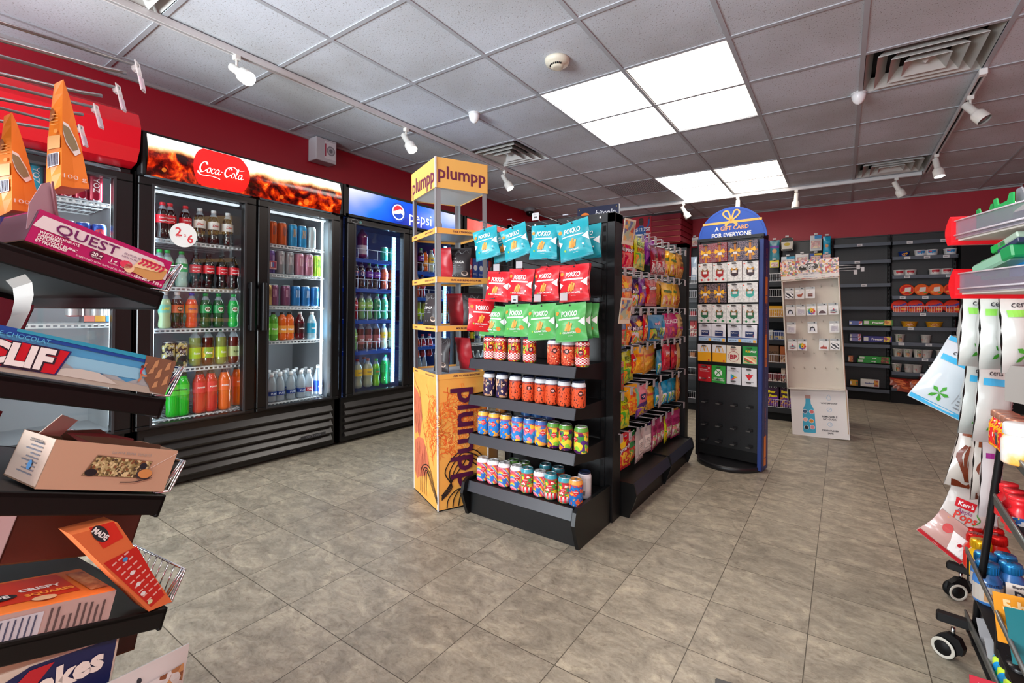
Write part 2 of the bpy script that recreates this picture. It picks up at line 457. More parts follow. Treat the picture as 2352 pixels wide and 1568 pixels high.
# recessed light panels
for q, (i, j, n) in enumerate(LIGHTS):
    w = ['over the candy shelves, brighter of the near pair', 'of the near pair, shaded along its edge', 'of the far pair, evenly bright', 'of the far pair, with two tube glows'][q]
    t = thing('ceiling_light', 'square flush ceiling light panel ' + w, 'ceiling light', (gx(i + .5), gy(j + n / 2), CEIL), 0, 'flush ceiling light panels')
    MB().box((0, 0, .05), (G - .03, n * G - .03, .09), M('#d8d8d8', .6)).build('housing', t)
    if q % 2 == 0: em = M('#fff8ef', .5, emit=PANEL)
    else:
        k = NT('panel_two_tubes'); co = k.n('ShaderNodeTexCoord').outputs['Object']; sp = k.n('ShaderNodeSeparateXYZ', i_0=co)
        ax = k.math('ABSOLUTE', sp.outputs[0]); a = k.math('SUBTRACT', 1.0, k.math('MULTIPLY', k.math('ABSOLUTE', k.math('SUBTRACT', ax, .09)), 4.5))
        b = k.math('MINIMUM', 1.0, k.math('MULTIPLY', k.math('SUBTRACT', .63, k.math('ABSOLUTE', sp.outputs[1])), 6.0))
        st = k.math('MULTIPLY_ADD', k.math('MULTIPLY', k.math('MAXIMUM', a, 0.0), k.math('MAXIMUM', b, 0.0)), PANEL * 1.3, .75)
        k.b.inputs['Emission Color'].default_value = lin('#fff1e2'); k.ln(st, k.b.inputs['Emission Strength']); em = k.m
    MB().box((0, 0, .002), (G - .036, n * G - .036, .004), em).build('diffuser', t)
# square air diffusers
vm = M('#bdbcb8', .5)
def vent(i, j, lab):
    t = thing('air_vent', lab, 'air vent', (gx(i + .5), gy(j + .5), CEIL), 0)
    def ring(a, za, b, zb, th=.004):
        mm = MB()
        P = [(-a, -a, za), (a, -a, za), (a, a, za), (-a, a, za)]; Q = [(-b, -b, zb), (b, -b, zb), (b, b, zb), (-b, b, zb)]
        vs = P + Q + [(x, y, z + th) for x, y, z in P] + [(x, y, z + th) for x, y, z in Q]
        fs = []
        for k in range(4):
            l = (k + 1) % 4
            fs += [(k, l, 4 + l, 4 + k), (8 + l, 8 + k, 12 + k, 12 + l), (4 + k, 4 + l, 12 + l, 12 + k), (l, k, 8 + k, 8 + l)]
        return mm.add(vs, fs, vm)
    ring(.29, .0, .25, .07).build('vent_frame', t)
    for a, z in ((.235, -.012), (.17, -.016), (.105, -.02)):
        ring(a, z, a - .055, z + .065).build('vent_cone', t)
    MB().add([(-.055, -.055, .04), (.055, -.055, .04), (.055, .055, .04), (-.055, .055, .04), (0, 0, -.01)], [(0, 1, 4), (1, 2, 4), (2, 3, 4), (3, 0, 4)], vm).build('vent_centre', t)
    MB().box((0, 0, .095), (.56, .56, .004), BLK2).build('duct', t)
vent(-5, 3, 'white square ceiling air diffuser nearest the topmost orange display sign')
vent(0, 3, 'large white stepped ceiling diffuser just before the single wall-side lighting track')
vent(0, 7, 'white square ceiling diffuser beside the far corner of the lighting track')
vent(-5, -2, 'white square ceiling diffuser above the metal display hooks, partly out of view')
t = thing('return_grille', 'grey slatted air return panel beside the far ceiling light panels', 'air vent', (gx(GRILLE[0] + .5), gy(GRILLE[1] + .5), CEIL))
m = MB(); m.box((0, 0, .02), (.59, .59, .004), BLK2)
for k in range(24): m.box((-.28 + k * .0243, 0, .004), (.019, .59, .012), M('#a8b2b8', .5))
m.build('slat_panel', t); MB().box((0, .29, .003), (.6, .014, .01), GREY).build('frame', t)
# smoke detector, sensors, camera dome
p = onz(1267, 135, CEIL); t = thing('smoke_detector', 'cream round smoke detector on a ceiling tile by the light panels', 'smoke detector', p)
MB().lathe([(.02, -.052), (.036, -.05), (.042, -.034), (.066, -.03), (.074, -.012), (.076, 0)], M('#d6d0be', .5), 28).build('housing', t)
m = MB()
for k in range(9):
    a = -2.6 + k * .26; m.box((.0415 * math.cos(a), .0415 * math.sin(a), -.038), (.006, .006, .009), BLK2)
m.build('sensor_slot', t)
for (u, v), l in (((1079, 262), 'small white rounded motion sensor on the ceiling past the smoke detector'), ((1961, 197), 'small white ribbed motion sensor at the corner of the big diffuser')):
    p = onz(u, v, CEIL); t = thing('motion_sensor', l, 'sensor', p)
    MB().lathe([(.0, -.078), (.018, -.072), (.034, -.05), (.041, -.025), (.043, -.008)], M('#eceef0', .3), 20).build('lens', t)
    MB().lathe([(.043, -.008), (.046, -.006), (.046, 0)], M('#dadbdc', .4), 20).build('base', t)
p = onz(1212, 478, CEIL); t = thing('dome_camera', 'grey security dome camera on the ceiling above the hanging teal bags', 'security camera', p)
MB().lathe([(.075, -.05), (.085, -.03), (.085, 0)], M('#8b8d90', .4), 24).build('housing', t)
MB().lathe([(.0, -.12), (.03, -.113), (.055, -.09), (.066, -.05)], M('#0c0c0e', .1), 24).build('dome', t)
# speaker box on the left wall
t = thing('wall_speaker', 'white boxy wall unit with a round grille under the ceiling above the blue cooler', 'wall unit', (LX, 2.46, 2.47))
MB().box((.06, 0, 0), (.12, .2, .2), M('#c9c7cb', .5), .004).build('housing', t)
f = flat((.121, .03, 0), (0, 1, 0), (0, 0, 1), (1, 0, 0)); m = MB()
m.rect(f, -.05, -.07, .06, .08, M('#e4e3e6', .5)); m.disc(f, .012, .005, .042, M('#8f8e93', .5), 2); m.disc(f, .012, .005, .032, M('#b9b8bd', .5), 3); m.disc(f, .012, .005, .018, M('#77767b', .5), 4)
m.rect(f, -.046, -.05, -.034, .06, M('#b4475a', .5), 2); m.build('speaker_grille', t)
# trunking strip on the left wall above the coolers
struct(MB().bb((LX, -2, 2.10), (LX + .03, 4.6, 2.14), M('#8d4352', .5)), 'trim_2')
# ---------------------------------------------------------------- lighting tracks
TR = M('#d6d6d6', .4)
def track(name_lab, a, b):
    t = thing('lighting_track', name_lab, 'lighting track', (0, 0, 0))
    a, b = Vector(a), Vector(b); d = (b - a); L = d.length; mid = (a + b) / 2; ang = math.atan2(d.y, d.x)
    m = MB(Matrix.Translation(mid) @ Matrix.Rotation(ang, 4, 'Z'))
    m.box((0, 0, .013), (L, .036, .006), TR)
    for s in (-1, 1): m.box((0, s * .0135, -.004), (L, .009, .03), TR)
    m.build('channel', t)
    MB(Matrix.Translation(mid) @ Matrix.Rotation(ang, 4, 'Z')).box((0, 0, .006), (L, .017, .008), BLK2).build('slot', t)
    m = MB(Matrix.Translation(mid) @ Matrix.Rotation(ang, 4, 'Z'))
    m.box((-L / 2 + .02, 0, -.005), (.045, .04, .036), WHT, .003); m.build('end_cap', t)
    return t
TZ = CEIL - .025
track('long white lighting track running above the drink coolers', (-2.90, -2.2, TZ), (-2.90, 6.44, TZ))
track('white lighting track crossing the ceiling before the far wall', (-2.87, 6.46, TZ), (.66, 6.46, TZ))
track('short white lighting track running past the big diffuser', (.685, 3.97, TZ), (.685, 6.44, TZ))
HEAD = M('#dcdad4', .35)
def spot(x, y, yaw, tilt, on, lab, warm=True):
    """track head: adapter, stem, barrel with flared cup; tilt from straight down"""
    t = thing('track_spotlight', lab, 'spotlight', (x, y, TZ - .018), 0, 'white track spotlights')
    MB().box((0, 0, -.012), (.036, .036, .03), HEAD, .004).build('adapter', t)
    MB().tube([(0, 0, -.02), (0, 0, -.075)], .007, HEAD).build('stem', t)
    mt = Matrix.Translation((0, 0, -.085)) @ Matrix.Rotation(yaw, 4, 'Z') @ Matrix.Rotation(tilt, 4, 'Y')
    m = MB(mt); m.lathe([(.04, -.125), (.042, -.12), (.042, -.065), (.032, -.05), (.024, -.04), (.024, .045), (.018, .052), (.001, .053)], HEAD, 22, caps=False)
    m.lathe([(.0395, -.126), (.038, -.09)], M('#9c9a95', .4), 22, caps=False); m.build('barrel', t)
    lens = M('#fff4e2' if warm else '#f2fbff', .3, emit=14) if on else M('#8c8c8c', .15, .6)
    MB(mt).lathe([(.001, -.117), (.036, -.117), (.036, -.112)], lens, 20).build('bulb', t)
    if on:
        d = bpy.data.lights.new('spot_beam', 'SPOT'); d.energy = 22; d.spot_size = R(75); d.spot_blend = .6; d.shadow_soft_size = .035
        d.color = (1, .92, .8) if warm else (.95, .98, 1)
        o = bpy.data.objects.new('spot_beam', d); COL.objects.link(o)
        o.matrix_world = Matrix.Translation((x, y, TZ - .018)) @ mt @ Matrix.Translation((0, 0, -.13))
spot(-2.9, 1.32, R(12), R(-56), True, 'lit white track spotlight turned towards the camera over the red cola cooler', False)
spot(-2.9, 2.62, R(5), R(-35), True, 'lit white track spotlight between the wall speaker and the nearest air diffuser')
spot(-2.9, 3.98, R(8), R(-32), True, 'small lit track spotlight just past the orange display tower')
spot(-1.75, 6.46, R(20), R(-30), False, 'unlit track spotlight over the red slatted wall')
spot(-1.09, 6.46, R(-90), R(-8), True, 'lit track spotlight straight above the blue gift card sign')
spot(-.46, 6.46, 0, R(4), False, 'unlit downward track spotlight right of the gift card sign')
spot(.455, 6.46, R(20), R(-26), False, 'unlit track spotlight under the far diffuser')
spot(.685, 5.72, R(-40), R(-12), True, 'lit track spotlight near the corner where two tracks meet', False)
spot(.685, 4.33, R(-30), R(-36), False, 'unlit track spotlight with a silver reflector below the big diffuser')
# ---------------------------------------------------------------- red slatted bulkhead in the far corner
t = thing('slatwall_cabinet', 'red slatted wall cabinet hanging in the far corner under the ceiling', 'wall cabinet', (0, 0, 0))
m = MB(); SR = M('#8f1c30', .45)
x0, x1, y0, y1, z0, z1 = -3.6, -1.955, 7.08, BY - .01, 2.13, CEIL - .03
m.bb((x0, y0 + .01, z0), (x1 - .01, y1, z1), SR); m.build('cabinet_body', t)
m = MB(); nz = 5; h = (z1 - z0) / nz
for k in range(nz):
    m.bb((x0, y0 - .004, z0 + k * h + .008), (x1 - .01, y0 + .01, z0 + (k + 1) * h - .008), SR, .003)
    m.bb((x1 - .01, y0, z0 + k * h + .008), (x1 + .004, y1, z0 + (k + 1) * h - .008), SR, .003)
    m.bb((x0, y0 + .004, z0 + k * h - .006), (x1 - .012, y0 + .012, z0 + k * h + .002), M('#b06a50', .4))
m.build('slat_panel', t)
# ---------------------------------------------------------------- drinks
CLEARP = film_mat((.42, .50, .56, 1), .5, .06)
def bottle(name, lab, liquid, cap, lcol, txt='', tcol='#ffffff', h=.23, r=.0325, lz=(.098, .150), fill=.185, txtsize=.02, kind='soda', art=None, rough=.08, shear=.3):
    L = CLEARP if kind == 'water' and name[0] == 'w' else M(liquid, rough, coat=.6); hs = CLEARP if fill < .99 else L
    if kind == 'soda':
        pr = [(.018, .0), (.027, .002), (r * .96, .012), (r, .03), (r * .9, .052), (r * .84, .068), (r * .9, .082), (r, .096), (r, .152), (r * .93, .165), (r * .72, .185), (r * .5, .2), (.0125, .212), (.0125, .222)]
    elif kind == 'round':
        pr = [(.018, 0), (r * .93, .006), (r, .02), (r, .045), (r * .93, .06), (r, .075), (r * .97, .095), (r * .97, .15), (r, .162), (r * .93, .185), (r * .6, .205), (.016, .214), (.016, .222)]
    elif kind == 'sport':
        pr = [(.02, 0), (r * .95, .005), (r, .02), (r * .94, .05), (r, .08), (r * .93, .1), (r, .12), (r, .165), (r * .96, .185), (r * .7, .208), (.02, .222), (.02, .226)]
    else:
        pr = [(.02, 0), (r, .005), (r, .02), (r * .95, .04), (r, .05), (r * .95, .062), (r, .075), (r, .13), (r * .9, .15), (r * .66, .175), (r * .45, .195), (.0125, .205), (.0125, .212)]
    k = h / .24
    prof = []
    for (a, z) in pr:
        rr = a if a > .0181 or kind == 'sport' else a
        prof.append((rr * (1 if a > .02 else k), z * k, L if z * k < fill * k + .0001 and z < .185 else hs))
    b = MB(); b.lathe(prof, None, 18)
    o = b.build(name, None, label=lab, category='bottle')
    zt = pr[-1][1] * k
    c = MB()
    if kind == 'sport':
        c.lathe([(.0215, zt - .012), (.0215, zt + .004), (.014, zt + .01), (.012, zt + .026), (.009, zt + .03)], M(cap, .3), 16)
    else:
        c.lathe([(.0145, zt - .012), (.015, zt + .004), (.0135, zt + .007)], M(cap, .35), 16)
    c.build('cap', o)
    if lcol:
        lb = MB(); LM = M(lcol, .35) if isinstance(lcol, str) else lcol
        z0, z1 = lz[0] * k, lz[1] * k; rl = r + .0008
        lb.lathe([(rl, z0), (rl, z1)], LM, 22)
        lb.f = [f for f in lb.f if len(f) == 4]; lb.mi = lb.mi[:len(lb.f)]; lb.smooth = lb.smooth[:len(lb.f)]
        f = cylf(rl)
        if art: art(lb, f, z0, z1)
        elif txt: lb.text(f, txt, 0, (z0 + z1) / 2, txtsize, M(tcol, .4), 2, bold=.03, shear=shear, w=.044)
        lb.build('label_band', o)
    return o
def coke_art(lb, f, z0, z1):
    w = M('#f4f0ee', .4)
    lb.text(f, 'Coca-Cola', 0, (z0 + z1) / 2 + .008, .014, w, 2, shear=.35, bold=.02, w=.046)
    lb.stroke(f, [(-.022, z0 + .014), (-.006, z0 + .010), (.008, z0 + .014), (.022, z0 + .011)], .004, w, 2)
def circ_art(bg, txt, tc, rx=.017):
    def a(lb, f, z0, z1):
        lb.disc(f, 0, (z0 + z1) / 2, rx, M(bg, .4), 1, 16, rx * .95, 1); lb.text(f, txt, 0, (z0 + z1) / 2, .012, M(tc, .4), 3, bold=.03, w=rx * 1.6)
    return a
def pepsi_art(lb, f, z0, z1):
    zc = (z0 + z1) / 2
    lb.disc(f, 0, zc, .02, M('#f4f4f4'), 1, 18, sub=1)
    lb.art(f, [(-.0175, zc + .006), (-.01, zc + .016), (0, zc + .019), (.01, zc + .016), (.0175, zc + .006), (.006, zc + .003), (-.006, zc + .007)], M('#d0202e'), 2)
    lb.art(f, [(-.0175, zc - .006), (-.006, zc - .003), (.006, zc - .007), (.0175, zc - .006), (.01, zc - .016), (0, zc - .019), (-.01, zc - .016)], M('#1450b4'), 2)
BT = dict(
    coke=bottle('soda_bottle', '', '#1a0c08', '#d81e2c', '#cf1626', art=coke_art),
    cokedark=bottle('soda_bottle', '', '#120a09', '#1b1b1d', '#cf1626', art=coke_art, fill=1),
    diet=bottle('soda_bottle', '', '#201513', '#d9dcde', '#d6d6d4', txt='Diet', tcol='#b33442'),
    sprite=bottle('soda_bottle', '', '#a9c7bb', '#1fa44a', '#23a552', txt='Sprite', rough=.12, fill=.9),
    lime=bottle('soda_bottle', '', '#b5cfa0', '#e0e4e4', '#7fc9b4', txt='LIME', tcol='#e9e25c'),
    root=bottle('soda_bottle', '', '#2a120c', '#e8e8e8', '#c9532f', txt='ROOT', art=circ_art('#40180f', 'A&W', '#f1e2c8', .016)),
    fanta=bottle('soda_bottle', '', '#dc4a1c', '#2247c0', '#e8722c', txt='FANTA', tcol='#1d2c88', shear=0),
    ginger=bottle('soda_bottle', '', '#1c4a26', '#1f8f45', '#1a8f4a', art=circ_art('#f0f0e6', 'DRY', '#b03040')),
    gingerb=bottle('soda_bottle', '', '#16b04a', '#1fae4f', '#1a9f4a', art=circ_art('#f0f0e6', 'DRY', '#b03040'), fill=.9),
    teag=bottle('tea_bottle', '', '#7d8a45', '#1f8a4a', '#a5c926', txt='fuze', tcol='#e6f0d8', kind='round', lz=(.05, .12), shear=0, r=.033),
    teab=bottle('tea_bottle', '', '#4a1a10', '#1f8a4a', PAT('blob', ['#7aa62c', '#f0c02c', '#a5c926'], 14), txt='fuze', kind='round', lz=(.05, .12), shear=0, r=.033),
    tear=bottle('tea_bottle', '', '#5a1c12', '#6a2418', '#a9b77c', txt='fuze', tcol='#3c4a20', kind='round', lz=(.05, .12), shear=0, r=.033),
    pgreen=bottle('sports_drink_bottle', '', '#22c428', '#2a2c2c', '#5ce046', txt='POWER', tcol='#1c3a18', kind='sport', h=.26, r=.037, lz=(.12, .18), shear=0, fill=1),
    pred=bottle('sports_drink_bottle', '', '#c42a24', '#3a3034', '#d8353a', txt='POWER', kind='sport', h=.26, r=.037, lz=(.12, .18), shear=0, fill=1),
    porange=bottle('sports_drink_bottle', '', '#e06414', '#3a3034', '#ec6a2c', txt='POWER', kind='sport', h=.26, r=.037, lz=(.12, .18), shear=0, fill=1),
    water=bottle('water_bottle', '', '#9fb6c4', '#e6ecf0', '#1c3c8c', txt='PURE', tcol='#c8d8f0', kind='water', h=.215, r=.031, lz=(.05, .082), rough=.05, fill=1, shear=0),
    waterr=bottle('water_bottle', '', '#9fb6c4', '#e6ecf0', '#c83c4c', txt='DAS', kind='water', h=.215, r=.031, lz=(.05, .082), rough=.05, fill=1, shear=0),
    smart=bottle('water_bottle', '', '#8fb0cc', '#e6ecf0', '#2450b0', txt='smart', kind='water', h=.25, r=.032, lz=(.03, .11), rough=.05, fill=1, shear=0),
    juiceg=bottle('juice_bottle', '', '#5aa83a', '#222222', '#7ccf50', txt='Maid', kind='round', h=.21, r=.032, lz=(.05, .14), shear=0, fill=1),
    juiceo=bottle('juice_bottle', '', '#e0641c', '#222222', '#f0a040', txt='Maid', kind='round', h=.21, r=.032, lz=(.06, .12), shear=0, fill=1),
    vitr=bottle('vitamin_drink_bottle', '', '#5a1420', '#e0e2e2', '#3a1218', txt='water', kind='water', h=.225, r=.034, lz=(.05, .13), shear=0, fill=1),
    vitb=bottle('vitamin_drink_bottle', '', '#9cc4d6', '#e0e2e2', '#2aa0c8', txt='water', kind='water', h=.225, r=.034, lz=(.05, .13), shear=0, fill=1),
    pepsi=bottle('soda_bottle', '', '#16131e', '#2c3a60', '#28427c', art=pepsi_art),
    crushp=bottle('soda_bottle', '', '#1c1024', '#2a9a5a', '#6a3aa0', txt='crush'),
    crusho=bottle('soda_bottle', '', '#b0492a', '#2a9a5a', '#d05a30', txt='crush', tcol='#20306a'),
    brisk=bottle('soda_bottle', '', '#6aa060', '#3c4a50', '#98c860', txt='brisk'),
    seven=bottle('soda_bottle', '', '#1c8a5a', '#27a56a', '#1f7a58', txt='7up', tcol='#dcecd8', shear=0),
    redb=bottle('soda_bottle', '', '#8a1c28', '#c04450', '#b03040', txt='Dew'),
    snap=bottle('tea_bottle', '', '#5a2028', '#d8dce0', '#a85a60', txt='TEA', kind='round', lz=(.05, .13), shear=0),
    lemon=bottle('soda_bottle', '', '#b8c0a0', '#b8c4b0', '#e0c030', txt='lemon', tcol='#2c5aa0'),
    dewl=bottle('soda_bottle', '', '#7cc02a', '#3aa84a', '#3aa050', txt='Dew', tcol='#e04838', h=.25),
    bigp=bottle('juice_bottle', '', '#6a2a5c', '#6a2a5c', '#d0c4d0', txt='G', tcol='#402048', kind='round', h=.26, r=.045, lz=(.03, .1), shear=0, fill=1),
    bigl=bottle('sparkling_bottle', '', '#9fa890', '#9a3c34', '#e8c42c', txt='TONIC', tcol='#3a4a80', kind='soda', h=.26, r=.042, lz=(.098, .150)),
    bigg=bottle('soda_bottle', '', '#1f9a4a', '#2a9a4a', '#1ea05c', txt='7up', tcol='#f0d8d8', h=.28, r=.048),
)
BDESC = dict(coke='red-labelled cola bottle with a red cap', cokedark='dark cola bottle with a red label', diet='white-labelled cola bottle', sprite='clear lemon-lime bottle with green cap', lime='pale green limeade bottle with white cap',
    root='dark root beer bottle with white cap', fanta='orange soda bottle with blue cap', ginger='dark green ginger ale bottle', gingerb='bright green ginger ale bottle', teag='pale iced tea bottle with lime green label',
    teab='dark iced tea bottle with yellow and green label', tear='reddish iced tea bottle with olive label', pgreen='bright green sports drink bottle', pred='red sports drink bottle', porange='orange sports drink bottle',
    water='small water bottle with blue label', waterr='small water bottle with red label', smart='tall water bottle with blue label', juiceg='green juice bottle with black cap', juiceo='orange juice bottle with black cap',
    vitr='dark red vitamin drink bottle', vitb='pale blue vitamin drink bottle', pepsi='dark cola bottle with round red and blue emblem', crushp='purple-labelled soda bottle', crusho='orange-labelled soda bottle',
    brisk='green and yellow drink bottle', seven='green lemon-lime soda bottle', redb='red drink bottle', snap='reddish tea bottle with white cap', lemon='yellow-labelled lemonade bottle', dewl='lime green soda bottle',
    bigp='large purple drink bottle', bigl='large yellow-labelled tonic bottle', bigg='large two litre green soda bottle')
def can(name, lab, body, h=.122, r=.033, rim='#c4c8cc', lid='#b9bdc1', neck=None, art=None, top=None, cat='can', n=22, bottom=None):
    B = body if not isinstance(body, str) else M(body, .28, .3)
    RM = M(rim, .3, .8); NK = neck if neck else B
    if isinstance(NK, str): NK = M(NK, .3)
    z = h
    prof = [(r * .78, 0, RM), (r * .92, .004, bottom or B), (r, .011, B), (r, z - .024, NK), (r, z - .017, NK), (r * .86, z - .004, RM), (r * .85, z - .002, RM), (r * .83, z, RM), (r * .8, z - .003, RM)]
    b = MB(); b.lathe(prof, None, n)
    if art: art(b, cylf(r), h)
    o = b.build(name, None, label=lab, category=cat)
    l = MB(); LM = M(lid, .3, .7) if not top else M(top, .4)
    if top: l.lathe([(r * .88, z - .004), (r * .88, z + .003), (r * .84, z + .005), (r * .80, z + .002)], LM, n)
    else:
        l.lathe([(r * .8, z - .0035), (.001, z - .003)], LM, n); l.box((0, -.006, z - .0005), (.012, .02, .0015), LM)
    l.build('lid', o)
    return o
def mon(c):
    def a(b, f, h):
        w = M(c, .35)
        for dx in (-.009, 0, .009): b.stroke(f, [(dx, h * .78), (dx + .001, h * .6), (dx - .001, h * .42)], .0035, w, 2)
    return a
def zoa(b, f, h):
    w = M('#efe6ea', .35)
    b.text(f, 'ZOA', 0, h * .52, .036, w, 2, rot=PI / 2, w=.1, bold=.01)
    b.rect(f, -.014, .004, .014, .013, w, 1)
CN = dict(
    mono=can('energy_drink_can', '', '#c25a28', .165, art=mon('#3a4a5a')),
    monb=can('energy_drink_can', '', '#1f8fc4', .165, art=mon('#e2a23c')), monw=can('energy_drink_can', '', '#b9cccf', .165, art=mon('#8fa4a8')),
    monp=can('energy_drink_can', '', '#5a4a8a', .165, art=mon('#c0b0d8')), mons=can('energy_drink_can', '', '#8a8d92', .165, art=mon('#d0d2d6')),
    monk=can('energy_drink_can', '', '#b0788c', .165, art=mon('#e6c8d0')), mong=can('energy_drink_can', '', '#8cc832', .165, art=mon('#3a5a20')),
    rbg=can('energy_drink_can', '', '#c8a86a', .15, art=mon('#6a5020')), rbp=can('energy_drink_can', '', '#7a4a6a', .15, art=mon('#c8a0b8')), rbb=can('energy_drink_can', '', '#2c78b8', .15, art=mon('#c8d8e8')),
    fuel=can('energy_drink_can', '', PAT('blob', ['#15171a', '#1d2024', '#b8ab6a', '#d8dce0'], 26), .157, art=lambda b, f, h: (b.text(f, 'FULL', 0, h * .62, .017, M('#e6e8ea'), 2, bold=.03, w=.04), b.text(f, 'TROT', 0, h * .5, .017, M('#e6e8ea'), 2, bold=.03, w=.04))),
    zoa=can('energy_drink_can', '', '#8e1430', .165, art=zoa), zoab=can('energy_drink_can', '', '#1fa4c4', .165, art=zoa),
    pcan=can('soda_can', '', '#164a9c', .122, art=lambda b, f, h: (b.art(f, [(-.024, .03), (-.012, .022), (.012, .022), (.024, .03), (.03, .06), (.024, .086), (.0, .094), (-.024, .086), (-.03, .06)], M('#b8283a'), 1, 2), b.rect(f, -.028, .046, .028, .066, M('#eceff2'), 2, 2), b.text(f, 'PEPSI', 0, .056, .017, M('#1a1c24'), 4, bold=.04, w=.046))),
    gcan=can('soda_can', '', '#2a9a80', .122, art=mon('#d8e8dc')),
)
CDESC = dict(mono='orange energy drink can', monb='bright blue energy drink can', monw='white energy drink can', monp='purple energy drink can', mons='silver energy drink can', monk='pink energy drink can', mong='lime green energy drink can',
    rbg='gold energy drink can', rbp='plum-coloured energy drink can', rbb='blue energy drink can', fuel='black and gold energy drink can', zoa='dark red energy drink can with white lettering', zoab='turquoise energy drink can', pcan='blue and red cola can', gcan='green soda can')
# ---------------------------------------------------------------- coolers
CX = -3.2
INW = M('#8d9297', .5); WHP = M('#dfe3e6', .4)
def cooler(lab, y0, y1, doors, inner, led=None, shelves=(), sign_h=(1.80, 2.03), gz=(.06, .34), frame=M('#0c0b0c', .33), shelf_fn=None, x=CX, back=None, top=2.05):
    t = thing('drink_cooler', lab, 'drink cooler', (0, 0, 0))
    xb = x - .62; b = back or INW
    m = MB(); m.bb((xb, y0, .02), (x - .05, y0 + .04, top), frame); m.bb((xb, y1 - .04, .02), (x - .05, y1, top), frame)
    m.bb((xb, y0, .02), (xb + .03, y1, top), frame); m.bb((xb, y0, top - .22), (x - .05, y1, top), frame); m.bb((xb, y0, .02), (x - .05, y1, .37), frame)
    for yy in (y0 + .1, y1 - .1): m.bb((x - .2, yy - .03, 0), (x - .12, yy + .03, .02), BLK2)
    m.build('cabinet', t)
    m = MB(); m.bb((xb + .03, y0 + .04, .37), (xb + .035, y1 - .04, top - .22), b)
    m.bb((xb + .03, y0 + .04, .37), (x - .055, y0 + .045, top - .22), b); m.bb((xb + .03, y1 - .045, .37), (x - .055, y1 - .04, top - .22), b)
    m.bb((xb + .03, y0 + .04, top - .225), (x - .055, y1 - .04, top - .22), b); m.bb((xb + .03, y0 + .04, .37), (x - .055, y1 - .04, .375), b)
    for (a, c) in doors[:-1]: m.bb((x - .1, c + .0, .375), (x - .06, c + .05, top - .225), BLK)
    m.build('liner', t)
    # louvred grille
    m = MB(); m.bb((x - .045, y0 + .02, gz[0] - .03), (x - .03, y1 - .02, gz[1] + .03), frame)
    n = 5; h = (gz[1] - gz[0]) / n
    for k in range(n):
        za = gz[0] + k * h
        m.prism([(x - .03, za + .004), (x - .006, za + .004), (x - .003, za + .012), (x - .03, za + h * .86)], 1, y0 + .05, y1 - .05, M('#1a1614', .28))
    o = m.build('louvre_grille', t)
    for (a, c) in doors:
        d = MB(); z0, z1 = .40, 1.755; za, zb = .375, 1.80
        d.bb((x - .05, a, zb - (zb - z1)), (x, c, zb), frame, .004); d.bb((x - .05, a, za), (x, c, z0), frame, .004)
        fw = .075 if (c - a) < .68 else .085
        d.bb((x - .05, a, z0), (x, a + fw, z1), frame, .004); d.bb((x - .05, c - fw, z0), (x, c, z1), frame, .004)
        for (p, q) in (((x - .002, a + fw - .012, z0 - .012), (x + .003, a + fw, z1 + .012)), ((x - .002, c - fw, z0 - .012), (x + .003, c - fw + .012, z1 + .012)), ((x - .002, a + fw, z0 - .012), (x + .003, c - fw, z0)), ((x - .002, a + fw, z1), (x + .003, c - fw, z1 + .012))):
            d.bb(p, q, M('#2a2a2c', .3))
        do = d.build('door', t)
        MB().bb((x - .028, a + fw, z0), (x - .022, c - fw, z1), GLASS).build('glass_pane', do)
    for sh in shelves:
        (a, c), z = sh[0], sh[1]
        m = MB(); (shelf_fn or wire_shelf)(m, a, c, z, x, xb); m.build('shelf', t)
    return t
def wire_shelf(m, a, c, z, x, xb):
    w = M('#cfd6da', .35)
    m.tube([(x - .085, a, z - .004), (x - .085, c, z - .004)], .004, w, 6); m.tube([(x - .085, a, z - .022), (x - .085, c, z - .022)], .0035, w, 6)
    n = int((c - a) / .026)
    for k in range(n + 1):
        y = a + (c - a) * k / n
        m.box((x - .085, y, z - .013), (.004, .009, .018), w); m.box((x - .33, y, z - .003), (.49, .004, .004), w)
    for k in range(4): m.box((x - .14 - k * .13, (a + c) / 2, z - .008), (.006, c - a, .006), w)
def fence_shelf(m, a, c, z, x, xb):
    bl = M('#1c4fae', .4); w = M('#cfdcea', .35)
    m.bb((xb + .06, a, z - .035), (x - .09, c, z - .006), bl)
    m.tube([(x - .085, a, z + .072), (x - .085, c, z + .072)], .003, w, 6)
    n = max(2, int((c - a) / .085))
    for k in range(n + 1):
        y = a + (c - a) * k / n; m.tube([(x - .085, y, z + .072), (x - .085, y, z - .01)], .003, w, 6); m.tube([(x - .085, y, z + .0), (x - .35, y, z)], .002, w, 4)
# red-canopied cooler nearest the camera
C1 = cooler('nearest tall drink cooler with a plain curved red canopy', -.45, .925, [(-.45, .235), (.235, .925)], None, shelves=[((-.38, .18), z) for z in (1.62, 1.36, 1.1, .86, .62)] + [((.30, .86), z) for z in (1.63, 1.39, .98, .79)])
m = MB(); prof = [(CX - .3, 2.145), (CX - .02, 2.145), (CX + .06, 2.11), (CX + .10, 2.03), (CX + .085, 1.92), (CX + .04, 1.855), (CX - .05, 1.835), (CX - .3, 1.835)]
m.prism([(p[0], p[1]) for p in prof], 1, -.47, .928, M('#c0101f', .25, coat=.4)); m.build('canopy', C1)
m = MB(); f = lambda a, b, k: Vector((CX + .103, a, b)); m.disc(f, .28, 2.01, .03, WHT, 1, 20); m.build('round_sticker', C1)
